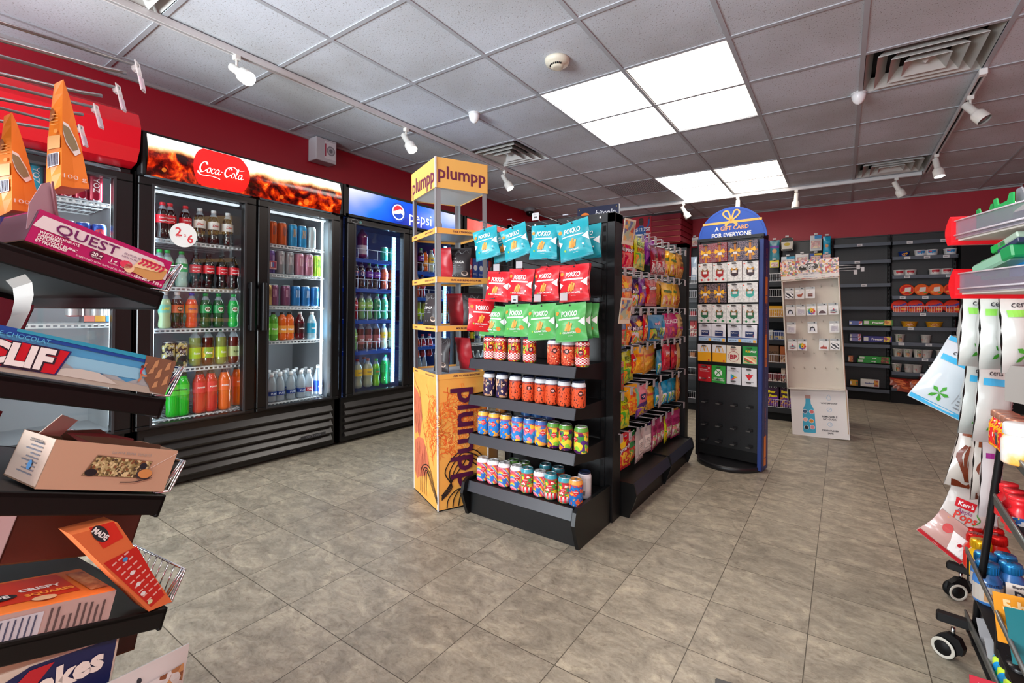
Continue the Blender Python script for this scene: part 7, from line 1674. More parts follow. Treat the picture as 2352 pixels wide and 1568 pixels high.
# raspberry protein bar box
a0, a1 = lp(55, 576), lp(372, 680); aa = -math.atan2(a1[1] - a0[1], a1[0] - a0[0]); L0 = math.hypot(a1[0] - a0[0], a1[1] - a0[1])
def quest(q, f, L, h):
    q.rect(f, .0, 0, L, h, M('#b01560', .4), 1); q.art(f, [(.006, h * .86), (L * .93, h * .86), (L, h * .5), (L, h * .30), (L * .6, h * .44), (.0, h * .48)], M('#dcd6d8', .4), 2)
    p = M('#6a1a5a', .4)
    q.text(f, 'QUEST', .07, h * .66, .026, p, 4, bold=.01, w=.088, sx=1.3); q.rect(f, .0785, h * .66 - .001, .092, h * .66 + .0012, M('#dcd6d8'), 5) if False else None
    q.text(f, 'PROTEIN BAR', .138, h * .68, .005, p, 4); q.text(f, 'BARRE DE PROTEINE', .139, h * .58, .004, p, 4)
    for k, s in enumerate(('WHITE CHOCOLATE', 'RASPBERRY', 'CHOCOLAT BLANC', 'ET FRAMBOISE')): q.text(f, s, .010, h * (.38 - .09 * k), .0062, WHT, 4, 'L', bold=.03, w=.052)
    for x, s in ((.088, '20 g'), (.113, '1 g'), (.131, '13 g')): q.text(f, s, x, h * .31, .0085, WHT, 5, bold=.04); q.text(f, 'PROTEIN', x, h * .21, .0035, WHT, 5)
    q.disc(f, .088, h * .3, .010, M('#6a1040'), 3, 16, .007); q.text(f, 'SWEETENED WITH SUCRALOSE, ERYTHRITOL AND STEVIA', .118, h * .08, .0042, WHT, 4)
    cr = M('#e8d0a0', .6)
    q.art(f, [(L * .70, h * .2), (L * .74, h * .62), (L * .82, h * .72), (L * .985, h * .62), (L * .97, h * .28), (L * .88, h * .1)], M('#c8985a', .7), 5)
    q.art(f, [(L * .71, h * .36), (L * .75, h * .7), (L * .84, h * .8), (L * .985, h * .66), (L * .9, h * .46)], cr, 6)
    for k in range(6): q.stroke(f, [(L * (.74 + .035 * k), h * .5), (L * (.77 + .035 * k), h * .62), (L * (.755 + .035 * k), h * .70), (L * (.80 + .03 * k), h * .69)], .0032, M('#c82a50'), 7)
    q.disc(f, L * .66, h * .34, .010, M('#d83a5a'), 6, 12, .007); q.disc(f, L * .69, h * .26, .008, M('#e8c8a0'), 6, 12)
    q.text(f, '12 x 60 g   720 g', L * .86, h * .08, .007, WHT, 9, bold=.03)
QB = rbox('bar_box', 'raspberry protein bar box with tall torn flap on the top tray', a1[0], a1[1] + .001, aa, L0, .054, .15, '#a8145a', quest, top='#b81a64', back='#4a3440')
q = MB(LT(a1[0], -1.004, a1[1], aa)); wf = M('#8a5a5e', .6)
q.prism([(-L0, .054), (-L0 + .022, .054), (-L0 + .014, .088), (-L0 + .002, .106), (-L0 - .012, .10)], 1, -.03, -.027, wf) if False else None
q.M = LT(a0[0] + .038, -1.004, a0[1] + .044, -.12)
q.prism([(-.03, 0), (-.004, .052), (.0, .056), (.0, 0)][::1], 0, -.001, .0015, M('#7a4a52', .6)); q.prism([(-.036, -.02), (-.028, .02), (-.010, .052), (.0, .056), (.006, .04), (.004, -.002)], 1, -.012, -.010, M('#9a7a84', .6)); q.build('torn_flap', QB)
# chocolate chip climbing bar box
def clif(q, f, L, h):
    t = NT('print_sky'); co = t.n('ShaderNodeTexCoord').outputs['Object']
    q.rect(f, 0, 0, L, h, M('#4a9ccc', .4), 1); q.rect(f, 0, h * .32, L, h * .62, M('#8ac4de', .4), 2)
    q.art(f, [(0, h * .8), (L * .35, h * .84), (L * .93, h * .8), (L * .93, h), (0, h)], M('#164a9c', .4), 3); q.art(f, [(L * .3, h * .93), (L * .93, h * .88), (L * .93, h), (L * .3, h)], M('#2a98b8', .4), 4)
    mt = M('#a8a498', .6); P = [(L * .3, h * .1)]
    for k in range(14): P.append((L * (.3 + .055 * k), h * (.30 + .10 * math.sin(k * 1.9) + .05 * math.sin(k * .7))))
    P += [(L, h * .1)]; q.art(f, P, M('#9aa4a8', .6), 3); q.art(f, [(0, 0), (L, 0), (L, h * .14), (L * .8, h * .2), (L * .6, h * .24), (L * .45, h * .19), (L * .2, h * .2), (0, h * .24)], mt, 4)
    q.art(f, [(L * .45, h * .12), (L * .52, h * .3), (L * .58, h * .34), (L * .66, h * .32), (L * .72, h * .2), (L * .76, h * .1)], M('#c0c0b8', .6), 5)
    rk = [(L * .84, h), (L * .845, h * .8), (L * .86, h * .62), (L * .875, h * .5), (L * .87, h * .36), (L * .90, h * .22), (L * .92, h * .06), (L, h * .02), (L, h)]
    q.art(f, rk, M('#7a5640', .7), 6)
    for x, y, s in ((.90, .8, 1), (.93, .55, 1.2), (.965, .8, 1), (.975, .4, 1.2), (.93, .25, .8), (.89, .6, .7)): q.art(f, [(L * x - .004, h * y - .008 * s), (L * x + .004, h * y - .004 * s), (L * x + .003, h * y + .010 * s), (L * x - .002, h * y + .006 * s)], M('#b88a60', .7), 7)
    for pts, c in (([(L * .845, h * .66), (L * .84, h * .56), (L * .845, h * .48)], '#c83040'), ([(L * .845, h * .48), (L * .865, h * .44), (L * .875, h * .46)], '#b88060'), ([(L * .845, h * .48), (L * .85, h * .36), (L * .842, h * .28)], '#b88060'), ([(L * .845, h * .66), (L * .852, h * .8)], '#b88060')): q.stroke(f, pts, .0036, M(c), 8)
    q.disc(f, L * .838, h * .68, .0028, M('#5a3020'), 9, 8)
    x1 = .172; q.art(f, [(-.01, h * .12), (x1 - .008, h * .10), (x1, h * .72), (-.01, h * .74)], M('#2a2a6a'), 6); q.art(f, [(-.01, h * .14), (x1 - .011, h * .12), (x1 - .003, h * .70), (-.01, h * .72)], M('#c41a28', .4), 7)
    q.text(f, 'CLIF', x1 - .062, h * .42, .046, M('#2a2030'), 8, bold=.08, w=.100); q.text(f, 'CLIF', x1 - .062, h * .43, .044, WHT, 9, bold=.05, w=.094)
    q.text(f, 'GRAINS DE CHOCOLAT', .09, h * .84, .0095, M('#5ab4dc'), 6, w=.13)
c1 = lp(383, 926); L1 = .33
rbox('bar_box', 'blue climbing-scene bar box on the second tray', c1[0] - .001, c1[1] + .001, .305, L1, .066, .14, '#1a4a94', clif, top='#2a8aac')
rbox('kraft_box', 'plain brown opened carton behind the blue bar box', c1[0] - .13, c1[1] + .05, .305, .14, .12, .13, '#5a4030', t=-1.30, lid=False)
m = MB(LT(.32, -1.22, 1.0, .3)); m.box((0, 0, .03), (.05, .002, .09), M('#a8404a', .5)); m.build('torn_flap', label='upright red carton flap behind the blue bar box', category='flap')
# curved white flap by the rack post
q = MB(LM_); pts = [(0.294, 1.112), (.302, 1.10), (.304, 1.08), (.300, 1.055), (.291, 1.03), (.279, 1.008), (.262, .985)]
f3 = lambda s, z, k: LM_ @ Vector((s, -1.02 - .0 * k, z)); vs = []
q2 = MB()
for (s, z) in pts: vs += [LM_ @ Vector((s, -1.015, z)), LM_ @ Vector((s - .012, -1.05, z - .01))]
q2.add(vs, [(2 * i, 2 * i + 1, 2 * i + 3, 2 * i + 2) for i in range(6)], M('#8a847e', .6)); q2.build('curled_card', label='curled off-white card strip between the two upper trays', category='card')
# fruit and nut bar box
b0, b1 = lp(90, 1148), lp(385, 1148); ab = -math.atan2(b1[1] - b0[1], b1[0] - b0[0]); L2 = math.hypot(b1[0] - b0[0], b1[1] - b0[1])
def granola(q, f, L, h):
    q.rect(f, 0, 0, L, h, M('#bd9a80', .5), 1); G_ = PAT('voro', ['#6a5a34', '#8a7a4a', '#a89a6a', '#4a3a24', '#b8a878', '#7a4a2a', '#d0c090'], 300, rough=.7)
    q.art(f, [(L * .27, h * .30), (L * .33, h * .76), (L * .80, h * .70), (L * .78, h * .30)], M('#8a7058'), 2); q.art(f, [(L * .28, h * .32), (L * .335, h * .74), (L * .79, h * .69), (L * .77, h * .31)], G_, 3)
    q.disc(f, L * .33, h * .38, .009, M('#1c1a20'), 4, 10, .006); q.disc(f, L * .73, h * .58, .006, M('#20202a'), 4, 10)
    q.disc(f, L * .76, h * .40, .014, M('#3a3234'), 5, 14, .009); q.disc(f, L * .765, h * .415, .012, M('#c88a50'), 6, 12, .008); q.stroke(f, [(L * .58, h * .2), (L * .7, h * .22), (L * .84, h * .33)], .0018, M('#3a2a2a'), 6)
    q.text(f, 'Lot MTA BB/MA  2025/JL/25', L * .6, h * .84, .0055, GREY, 4); q.stroke(f, [(L * .8, h * .55), (L * .9, h * .75), (L, h * .95)], .0006, WHT, 4)
GB = rbox('bar_box', 'beige open bar box picturing a fruit and nut bar, on the third tray', b1[0], b1[1] + .001, ab, L2, .076, .13, '#bd9a80', granola, back='#b8a090', lid=False)
q = MB(LT(b1[0], -1.004, b1[1], ab)); f = flat((-L2 - .0008, 0, 0), (0, -1, 0), (0, 0, 1), (-1, 0, 0), .0006)
for k in range(9): q.rect(f, .03 + .0 * k, .016 + k * .006, .09 - (k % 3) * .012, .018 + k * .006, M('#6a6a74'), 1)
q.disc(f, .05, .03, .008, M('#4a8ac0'), 2, 10); q.text(f, 'what matters', .06, .068, .01, INK, 2)
for k in range(3): q.prism([(-.06 - k * .035, .05), (-.012 - k * .035, .05), (-.02 - k * .035, .082 + k * .004), (-.1, .086 + k * .004), (-.16, .084)], 1, -.03 - k * .03, -.028 - k * .03, (M('#5a4030', .7), M('#8a4a4a', .6), M('#7a6a5a', .7))[k])
q.prism([(-L2, .076), (-L2 + .03, .076), (-L2 + .045, .106), (-L2 + .02, .112)], 1, -.075, -.072, M('#c0a898')); q.build('printed_end', GB)
rbox('bar_box', 'dim red carton edge left of the beige bar box', b0[0] - .005, b0[1] + .02, ab, .1, .08, .1, '#7a1820', t=-1.22, lid=False)
# orange bar boxes on the fourth tray
o0, o1 = lp(0, 1494), lp(262, 1457); p1 = lp(284, 1372)
T = thing('bar_box', 'orange bar box lying flat with its nutrition panel outwards', 'box', (0, 0, 0)); sx = o1[0]; zz = o1[1]; an = .24; hh = .058; LL = .2
b = MB(LT(sx, -1.004, zz, an)); b.box((-LL / 2, -.07, hh / 2), (LL, .14, hh), M('#e07a34', .45), .0015); b.build('carton', T)
q = MB(LT(sx, -1.004, zz, an)); f = flat((-LL, 0, 0), (1, 0, 0), (0, 0, 1), (0, 1, 0), .0007); q.rect(f, 0, 0, LL, hh * .98, M('#b8a09a', .5), 1); q.rect(f, LL * .05, hh * .15, LL * .52, hh * .85, M('#c4c8d0'), 2)
for k in range(11): q.rect(f, LL * .07 + k * .008, hh * .2, LL * .07 + k * .008 + .0022, hh * .8, M('#4a5068'), 3)
rr = random.Random(2)
for k in range(9): q.rect(f, LL * .56 + k * .009, hh * .12, LL * .56 + k * .009 + .0032, hh * rr.uniform(.6, .9), M('#5a4a4a'), 3)
g = flat((-LL, 0, hh), (1, 0, 0), (0, -1, 0), (0, 0, 1), .0007); q.rect(g, 0, .03, LL * .8, .13, M('#c4301c', .4), 1); q.disc(g, .055, .06, .032, INK, 3, 22, .014); q.text(g, 'MADE', .055, .06, .02, WHT, 4, bold=.04, w=.045); q.text(g, 'CRISPY', .12, .075, .022, WHT, 3, bold=.04, w=.055); q.text(g, 'SQUARES', .125, .05, .015, M('#f0a040'), 3, bold=.04); q.disc(g, .11, .025, .016, M('#d8b890'), 4, 12, .01); q.disc(g, .02, .03, .014, M('#c8a880'), 4, 12, .01); q.rect(g, .01, .105, .06, .12, M('#4a7a3a'), 2); q.rect(g, .17, .02, .195, .12, PAT('noise', ['#8a3a20', '#c8784a', '#e0a878'], 60), 2)
q.build('printed_side', T)
m0 = (lp(165, 1245), lp(270, 1215), lp(418, 1365), lp(358, 1430))
e0, e1, e2, e3 = (Vector((p[0], p[1])) for p in m0)
T = thing('bar_box', 'red and orange bar box tipped over the tray edge towards the aisle', 'box', (0, 0, 0)); b = MB(LM_)
wv = (e1 - e0) ; lv = ((e3 - e0) + (e2 - e1)) / 2; 
P8 = []
for t in (-.985, -1.035):
    for p in (e0, e0 + lv, e0 + lv + wv * .62, e0 + wv): P8.append((p.x, t, p.y))
b.add(P8, [(0, 1, 2, 3), (7, 6, 5, 4), (0, 4, 5, 1), (1, 5, 6, 2), (2, 6, 7, 3), (3, 7, 4, 0)], M('#d06a3a', .45)); b.build('carton', T)
ux = lv.normalized(); uy = (wv - ux * wv.dot(ux)).normalized(); Ll = lv.length; Wl = wv.dot(uy)
g = lambda a, c, k: LM_ @ Vector((e0.x + ux.x * a + uy.x * c, -.985 + .0007 * k, e0.y + ux.y * a + uy.y * c))
q = MB(); sh = wv.dot(ux)
q.art(g, [(Ll * .36, Wl * .06), (Ll * .98, Wl * .12), (Ll * .99, Wl * .6), (Ll * .36 + sh * .5, Wl * .95)], M('#b81e18', .4), 1)
q.art(g, [(Ll * .04, Wl * .4), (Ll * .26, Wl * .3), (Ll * .3, Wl * .85), (Ll * .08 + sh * .3, Wl * .95)], M('#c8281c', .4), 1); q.disc(g, Ll * .14, Wl * .5, .018, INK, 2, 18, .009); q.text(g, 'MADE', Ll * .14, Wl * .5, .011, WHT, 3, bold=.04, rot=PI / 2 * .1)
for k in range(9):
    for j in range(3): q.rect(g, Ll * (.42 + .06 * k), Wl * (.16 + .2 * j), Ll * (.42 + .06 * k) + .003, Wl * (.30 + .2 * j), M('#d8a8a0'), 2)
for x, y, c in ((.46, .5, '#3a8ac8'), (.6, .4, '#d8d8d8'), (.72, .3, '#d8d8d8'), (.82, .22, '#d8d8d8'), (.93, .2, '#c8d0a0')): q.disc(g, Ll * x, Wl * y, .004, M(c), 3, 12)
q.build('printed_side', T)
rbox('bar_box', 'shadowed brown bar box with a cut-out window behind the tipped box', .468, .585, .3, .19, .09, .12, '#5a2c22', t=-1.09, lid=False)
t = thing('wrapped_bar', 'yellow-green wrapped bar end peeking above the brown box', 'snack bar', (0, 0, 0)); MB(LT(.40, -1.13, .692, .3)).box((0, 0, 0), (.06, .03, .014), M('#a8a020', .3), .004).build('wrapper', t)
# lowest level
n0, n1 = lp(40, 1540), lp(290, 1478)
T = thing('snack_cake_box', 'dark blue and white snack cake box on the lowest level', 'box', (0, 0, 0)); b = MB(LT(n1[0] - .01, -1.01, n1[1] - .10, .16)); b.box((-.11, -.05, .05), (.22, .1, .1), M('#d0c8b8', .45), .002)
f = flat((-.22, 0, 0), (1, 0, 0), (0, 0, 1), (0, 1, 0), .0007); b.art(f, [(.0, .0), (.215, 0), (.215, .095), (.1, .098), (.03, .07)], M('#141c50', .4), 1); b.art(f, [(.06, .05), (.1, .092), (.13, .092), (.1, .05)], M('#b8202c'), 2); b.text(f, 'pcakes', .135, .064, .05, M('#e8e4dc'), 3, bold=.05, w=.13, rot=.1); b.text(f, '10%', .02, .03, .012, INK, 3); b.disc(f, .12, .02, .05, PAT('noise', ['#8a5a34', '#c89a60', '#6a3a24'], 50), 2, 16, .02); b.build('carton', T)
T = thing('snack_pouch', 'white snack pouch with granola clusters standing lowest', 'pouch', (0, 0, 0))
s0, s1 = lp(212, 1530, -.99), lp(420, 1506, -.99); b, f = pillow(.17, .2, .03, M('#c4c2c0', .4), 5, .08, .05, 8, 10)
b.rect(f, -.078, -.10, -.004, -.03, PAT('voro', ['#c4c2c0', '#9a6a44', '#b88858', '#7a4a30', '#c4c2c0'], 55), 2, 3); b.disc(f, .0, -.02, .004, INK, 3); b.text(f, 'and plus.', .04, -.062, .014, INK, 3); b.text(f, 'granola clusters', .035, -.035, .007, GREY, 3)
for k in range(3): b.rect(f, .015, -.078 - k * .006, .06, -.080 - k * .006, GREY, 3)
M2 = LM_ @ Matrix.Translation(((s0[0] + s1[0]) / 2 + .005, -.985, s1[1] + .008)) @ Matrix.Rotation(R(5), 4, 'Y') @ Matrix.Rotation(PI, 4, 'Z')
b.v = [M2 @ p for p in b.v]; b.build('pouch_body', T)
rbox('kraft_box', 'open brown carton edge behind the white pouch', .46, lp(320, 1500)[1] - .04, .2, .12, .06, .12, '#4a3426', t=-1.05, lid=False)
# orange stand-up pouches on the long hooks
def wedge(lab, ub, vb, ul, ur, ut, vt, t0):
    c = lp(ub, vb, t0); tp = lp(ut, vt, t0); T = thing('treat_pouch', lab, 'pouch', (0, 0, 0)); h = tp[1] - c[1]
    OB = M('#d0701c', .4); OF = M('#e88636', .35); z0 = c[1]; s = c[0]
    sc = (.215 / h) if False else 1; w = .062; d = .036
    lv_ = []
    n = 8
    for k in range(n + 1):
        q = k / n; zz = z0 + h * q; ww = w * (1 - .35 * q); dd = d * (1 - q) ** .8 + .002; ss = s + (tp[0] - s) * q
        bulge = .008 * math.sin(PI * q)
        lv_ += [(ss - bulge * .3, t0 - ww + (.25 * w) * q, zz - .006 * (1 - q)), (ss - bulge, t0 - ww * .5 + .1 * w * q, zz - .004 * (1 - q)), (ss, t0 + .12 * w * q, zz), (ss + dd * .5, t0 - .004 * (1 - q) + .12 * w * q, zz + .001), (ss + dd, t0 - .002 + .12 * w * q, zz + .004 * (1 - q)), (ss + dd, t0 - ww + .25 * w * q, zz)]
    b = MB(LM_); bf = []; ff = []
    for k in range(n):
        for j in range(6):
            a = k * 6 + j; e = k * 6 + (j + 1) % 6; (bf if j in (0, 1, 4, 5) else ff).append((a, e, e + 6, a + 6))
    b.add(lv_, bf + [(0, 5, 4, 3, 2, 1)], OB, False); b.add(lv_, ff, OF, False); b.build('pouch_body', T)
    def fb(a, cc, k):   # back face: a from right edge leftwards (0..1), cc height 0..1
        i = min(n - 1, int(cc * n)); q = cc; ww = w * (1 - .35 * q); ss = s + (tp[0] - s) * q; return LM_ @ Vector((ss - .008 * math.sin(PI * q) * min(a * 2, 1 - (a - .5) * 1.4) - .0012 - .0006 * k, t0 - ww * a + (.12 + .13 * a) * w * q, z0 + h * q - .006 * (1 - q) * a))
    q = MB(); q.rect(fb, .06, .2, .66, .32, M('#d8d4d8'), 1, 2)
    x = .09
    for k in range(13): q.rect(fb, x, .205, x + (.02 if k % 3 else .034), .315, M('#2a2440'), 2, 1); x += .042
    q.rect(fb, .02, .36, .62, .48, M('#c8945c', .5), 1, 2); q.disc(fb, .45, .68, .16, M('#8a4a20', .5), 1, 12, .06); q.disc(fb, .18, .52, .08, M('#d88a40'), 2, 12, .02)
    for k in range(4): q.rect(fb, .1, .58 + k * .03, .4, .586 + k * .03, M('#e09a54'), 2)
    def fs_(a, cc, k): q_ = cc; dd = d * (1 - q_) ** .8 + .002; ss = s + (tp[0] - s) * q_; return LM_ @ Vector((ss + dd * a, t0 + .12 * w * q_ - .004 * a * (1 - q_) + .001 + .0007 * k, z0 + h * q_ + .002))
    q.art(fs_, [(.02, .60), (.4, .58), (.75, .46), (.9, .34), (.6, .30), (.2, .40), (.02, .5)], WHT, 1, 1); q.art(fs_, [(.02, .57), (.4, .55), (.72, .44), (.8, .37), (.5, .34), (.2, .42), (.02, .52)], M('#8a8060'), 2, 1)
    q.text(fs_, '100 g', .5, .09, .055, M('#e8d8d0'), 3, sx=8)
    q.build('printed_label', T)
wedge('tall orange pet-treat pouch hanging from the hooks, nearer the red cooler sign', 134, 448, 0, 0, 128, 207, -1.03)
wedge('orange pet-treat pouch at the photo edge, behind the torn flap', 22, 506, 0, 0, 12, 285, -1.12)
# ---------------------------------------------------------------- rolling rack at the right
RK2 = thing('rolling_rack', 'black wheeled display rack of jars and small bottles', 'display rack', (0, 0, 0))
RD = R(-2.7); X0 = .415
RM = Matrix.Translation((X0, 0, 0)) @ Matrix.Rotation(-RD, 4, 'Z')       # local: x inward from the left side, y away from camera
RI = RM.inverted()
def rp(u, v, x=0.0):
    n = RM.to_3x3() @ Vector((1, 0, 0)); o = RM @ Vector((x, 0, 0)); r = ray(u, v); k = (o - O).dot(n) / r.dot(n); return RI @ (O + r * k)
RT = M('#3c3e3c', .35); WD = .9
def rtray(uf, vf, un, vn, name='tray', lip=.02, drop=.025, extra=0.0):
    a, b = rp(uf, vf), rp(un, vn); s = (b.z - a.z) / (b.y - a.y); y0 = b.y - extra; z0 = b.z - s * extra
    m = MB(RM)
    m.prism([(a.y, a.z), (y0, z0), (y0, z0 - lip), (a.y, a.z - lip * 1.3)], 0, -.004, 0, RT); m.tube([(-.002, a.y, a.z), (-.002, y0, z0)], .004, M('#7a7c7a', .3, .5), 6)
    m.prism([(a.y, a.z - drop), (y0, z0 - drop), (y0, z0 - drop - .006), (a.y, a.z - drop - .006)], 0, .002, WD, BLK)
    if drop > .04:
        for q in (0, .5, 1): yy = a.y + (y0 - a.y) * q; zz = a.z + (z0 - a.z) * q; m.box((.002, yy, zz - drop / 2 - .005), (.004, .006, drop), BLK)
    m.build(name, RK2); return a, Vector((0, y0, z0)), s
t1 = rtray(2295, 972, 2352, 1033, extra=.15); t2 = rtray(2295, 1113, 2352, 1196, extra=.15); t3 = rtray(2232, 1236, 2351, 1472, extra=.12, drop=.1, lip=.012); t4 = rtray(2233, 1380, 2285, 1490, extra=.4, drop=.06)
m = MB(RM); pa, pb_ = rp(2303, 1000, .01), rp(2255, 1372, .01)
m.tube([(.012, pa.y, pa.z + .05), (.012, pa.y, pa.z), (.012, pb_.y, pb_.z), (.012, pb_.y + .02, .07)], .010, BLK, 4); m.build('rack_post', RK2); m = MB(RM); m.tube([(WD - .02, pa.y - .02, 1.30), (WD - .02, pa.y, pa.z), (WD - .02, pb_.y + .02, .07)], .013, BLK, 4); m.build('rack_post', RK2)
m = MB(RM); m.tube([(.012, pb_.y + .02, .09), (WD, pb_.y + .02, .09)], .015, BLK, 4); m.build('rack_foot', RK2)
pc = [onz(2205, 1326, .0), onz(2236, 1468, .0)]; ends = [(onz(2195, 1276, .115), onz(2262, 1296, .115)), (onz(2175, 1392, .125), onz(2250, 1415, .125))]
for k in (0, 1):
    e0, e1 = ends[k]; m = MB(); d = (e1 - e0).normalized(); m.M = Matrix.Translation(e0) @ Matrix.Rotation(math.atan2(d.y, d.x), 4, 'Z'); m.box((.09, 0, 0), (.2, .03, .026), BLK, .003); m.box((-.002, 0, 0), (.02, .028, .022), BLK2, .003); m.build('leg_arm', RK2)
    c = Vector((e0.x + d.x * .028, e0.y + d.y * .028, 0)); w = thing('caster', '', ''); del w['label']; del w['category']; w.parent = RK2; w.location = (c.x, c.y, 0); w.rotation_euler = (0, 0, R((205, 150)[k]))
    m = MB(); m.tube([(0, 0, .1), (0, 0, .075)], .006, CHROME); m.prism([(-.026, .03), (-.03, .05), (-.018, .075), (.012, .08), (.036, .06), (.04, .035), (.01, .022)], 1, -.011, .011, BLK2); m.build('caster_fork', w)
    m = MB(Matrix.Translation((.018, 0, .031)) @ Matrix.Rotation(PI / 2, 4, 'X'))
    for s in (-1, 1):
        m.lathe([(.031, s * .013 - .005), (.031, s * .013 + .005)], BLK2, 26); m.lathe([(.0305, s * .018), (.029, s * .0195), (.0225, s * .0195), (.0215, s * .018)], M('#b8b4a8', .4), 26, caps=False)
    m.build('caster_wheel', w)
# vitamin jars
def jar(cap, body, txt='DEFENCE', lab2='#b8a088'):
    b = MB(); b.lathe([(.024, 0), (.031, .003), (.033, .012), (.033, .062), (.031, .074), (.022, .088), (.021, .094)], M(body, .25, coat=.4), 26); o = b.build('supplement_jar', None, label='x', category='jar')
    c = MB(); c.lathe([(.0235, .090), (.025, .092), (.025, .112), (.0235, .117), (0, .1172)], M(cap, .2, .55), 26)
    for k in range(24): a = k * PI / 12; c.box((.0252 * math.cos(a), .0252 * math.sin(a), .101), (.0012, .0012, .018), M(cap, .2, .55))
    f = lambda x, y, k: Vector((x, y, .1174 + .0004 * k)); c.stroke(f, [(-.01, -.004), (-.004, .006), (.0, -.006), (.005, .006), (.011, -.002)], .0016, INK, 1); c.build('cap', o)
    l = MB(); f = cylf(.0335, -PI * .62); l.rect(f, -.045, .012, .045, .058, M(lab2, .4), 1, 3); l.text(f, txt, 0, .064, .010, M('#2a3a60'), 2, bold=.03, w=.04); l.rect(f, -.012, .016, .012, .04, M('#a87a4a'), 2, 2); l.build('label_band', o)
    return o
JR, JY, JB = jar('#c8201c', '#c02018', 'ENERGY', '#c02018'), jar('#d8a818', '#c89a18', 'IMMUNE', '#c89a18'), jar('#2a86c4', '#3a70b0', 'DETENTE', '#a8a098')
def t3z(y): return t3[0].z - .024 + t3[2] * (y - t3[0].y)
for k, (s, u, v) in enumerate(((JR, 2243, 1188), (JR, 2253, 1204), (JR, 2292, 1190), (JR, 2300, 1206), (JY, 2263, 1217), (JB, 2274, 1247), (JB, 2280, 1268), (JB, 2320, 1249), (JB, 2333, 1268))):
    p = onz(u, v, .345); q = RI @ p; nm = ('red-capped', 'yellow-capped', 'blue-capped')[(JR, JY, JB).index(s)]
    wh = {0: 'rearmost and outermost', 1: 'second along the tray side', 2: 'rearmost, inner column', 3: 'inner column, in front of another', 4: 'only one with that colour', 5: 'outer column, just in front of the yellow one', 6: 'outer column, nearest the camera', 7: 'inner column, behind another', 8: 'inner column, nearest the camera'}[k]
    put(s, (p.x, p.y, .345 - .117), R(20), f'{nm} supplement jar on the rolling rack, {wh}', 'supplement jars')
t = thing('shelf_sign', 'cream card with a large dark D behind the orange card', 'sign', (0, 0, 0)); b = MB(RM)
def qd(ps, mat, th=.003): 
    P = [RI @ p for p in ps]; b.add([tuple(p) for p in P], [tuple(range(len(P)))], mat); b.add([(p.x, p.y + th, p.z) for p in P], [tuple(range(len(P)))[::-1]], mat)
def plane_card(name, lab, u, v, y, w, h, mat, txts, rz=0, tilt=0, zoff=0):
    """card standing near y; u,v its upper left corner"""
    p = onz(u, v, y); t = thing(name, lab, 'sign', p, rot=(tilt, 0, rz)); m = MB(); m.box((w / 2, .0015, -h / 2), (w, .003, h), mat); f = flat((0, 0, 0), (1, 0, 0), (0, 0, 1), (0, -1, 0), .0007)
    for (s, x, z, sz, c) in txts: m.text(f, s, x, z, sz, M(c, .5), 2, 'L', bold=.05)
    m.build('card_face', t); return t
for o in [t]: bpy.data.objects.remove(o)
plane_card('shelf_sign', 'cream card with dark lettering behind the orange header card', 2322, 1312, .35, .2, .12, M('#c8bcb0', .5), [('Bien/New', .012, -.008, .009, '#3a3034'), ('DETENTE', .015, -.028, .026, '#20202a')], 0, R(-20))
plane_card('energy_shot_box', 'orange energy shot header card reading five hour', 2292, 1333, .345, .3, .115, M('#e0901c', .45), [('5-hour', .016, -.026, .034, '#f0c890')], R(4), R(-22))
plane_card('energy_shot_box', 'teal header card in front of the orange one', 2320, 1368, .35, .3, .12, M('#0f6a70', .45), [], R(6), R(-25))
plane_card('energy_shot_box', 'red energy shot header card reading five hour, lowest', 2243, 1526, .16, .3, .12, M('#b00c28', .45), [('5-hour', .014, -.022, .026, '#e0b8c0')], R(2), R(-15))
for k, (u, v, y, w) in enumerate(((2252, 1375, .19, .16), (2256, 1405, .185, .2), (2275, 1450, .18, .22))):
    plane_card('blank_divider', f'plain grey-white carton divider on the low tray, {("rearmost", "middle", "front")[k]} of three', u, v - 10, y, w, .12, M('#9a989a', .6), [], R(12), R(-28))
# energy shot bottles
b = MB(); b.lathe([(.016, 0), (.019, .003), (.019, .058), (.014, .066), (.0135, .068)], PAT('wave', ['#2ad08a', '#1c90d0', '#c0e040', '#28a0c8'], 9, dist=4, rough=.3), 20); ES = b.build('energy_shot', None, label='x', category='bottle')
c = MB(); c.lathe([(.0165, .064), (.0175, .066), (.0175, .090), (.016, .093), (.0, .0925)], M('#101114', .25), 20); c.build('cap', ES)
l = MB(); f = cylf(.0195, -PI * .62); l.text(f, '5-hour', 0, .03, .012, INK, 2, bold=.04, w=.032); l.text(f, 'ENERGY', 0, .018, .011, INK, 2, bold=.04, w=.032); l.rect(f, -.012, .055, .012, .062, M('#d8406a'), 1, 1); l.build('label_band', ES)
for k, (u, v) in enumerate(((2303, 1446), (2315, 1469), (2330, 1495))):
    p = onz(u, v, .2); put(ES, (p.x + .02, p.y, .2 - .13), R(20), f'black-capped green and blue energy shot bottle, {("rearmost", "middle", "front")[k]} of three', 'energy shots', scale=1.4)
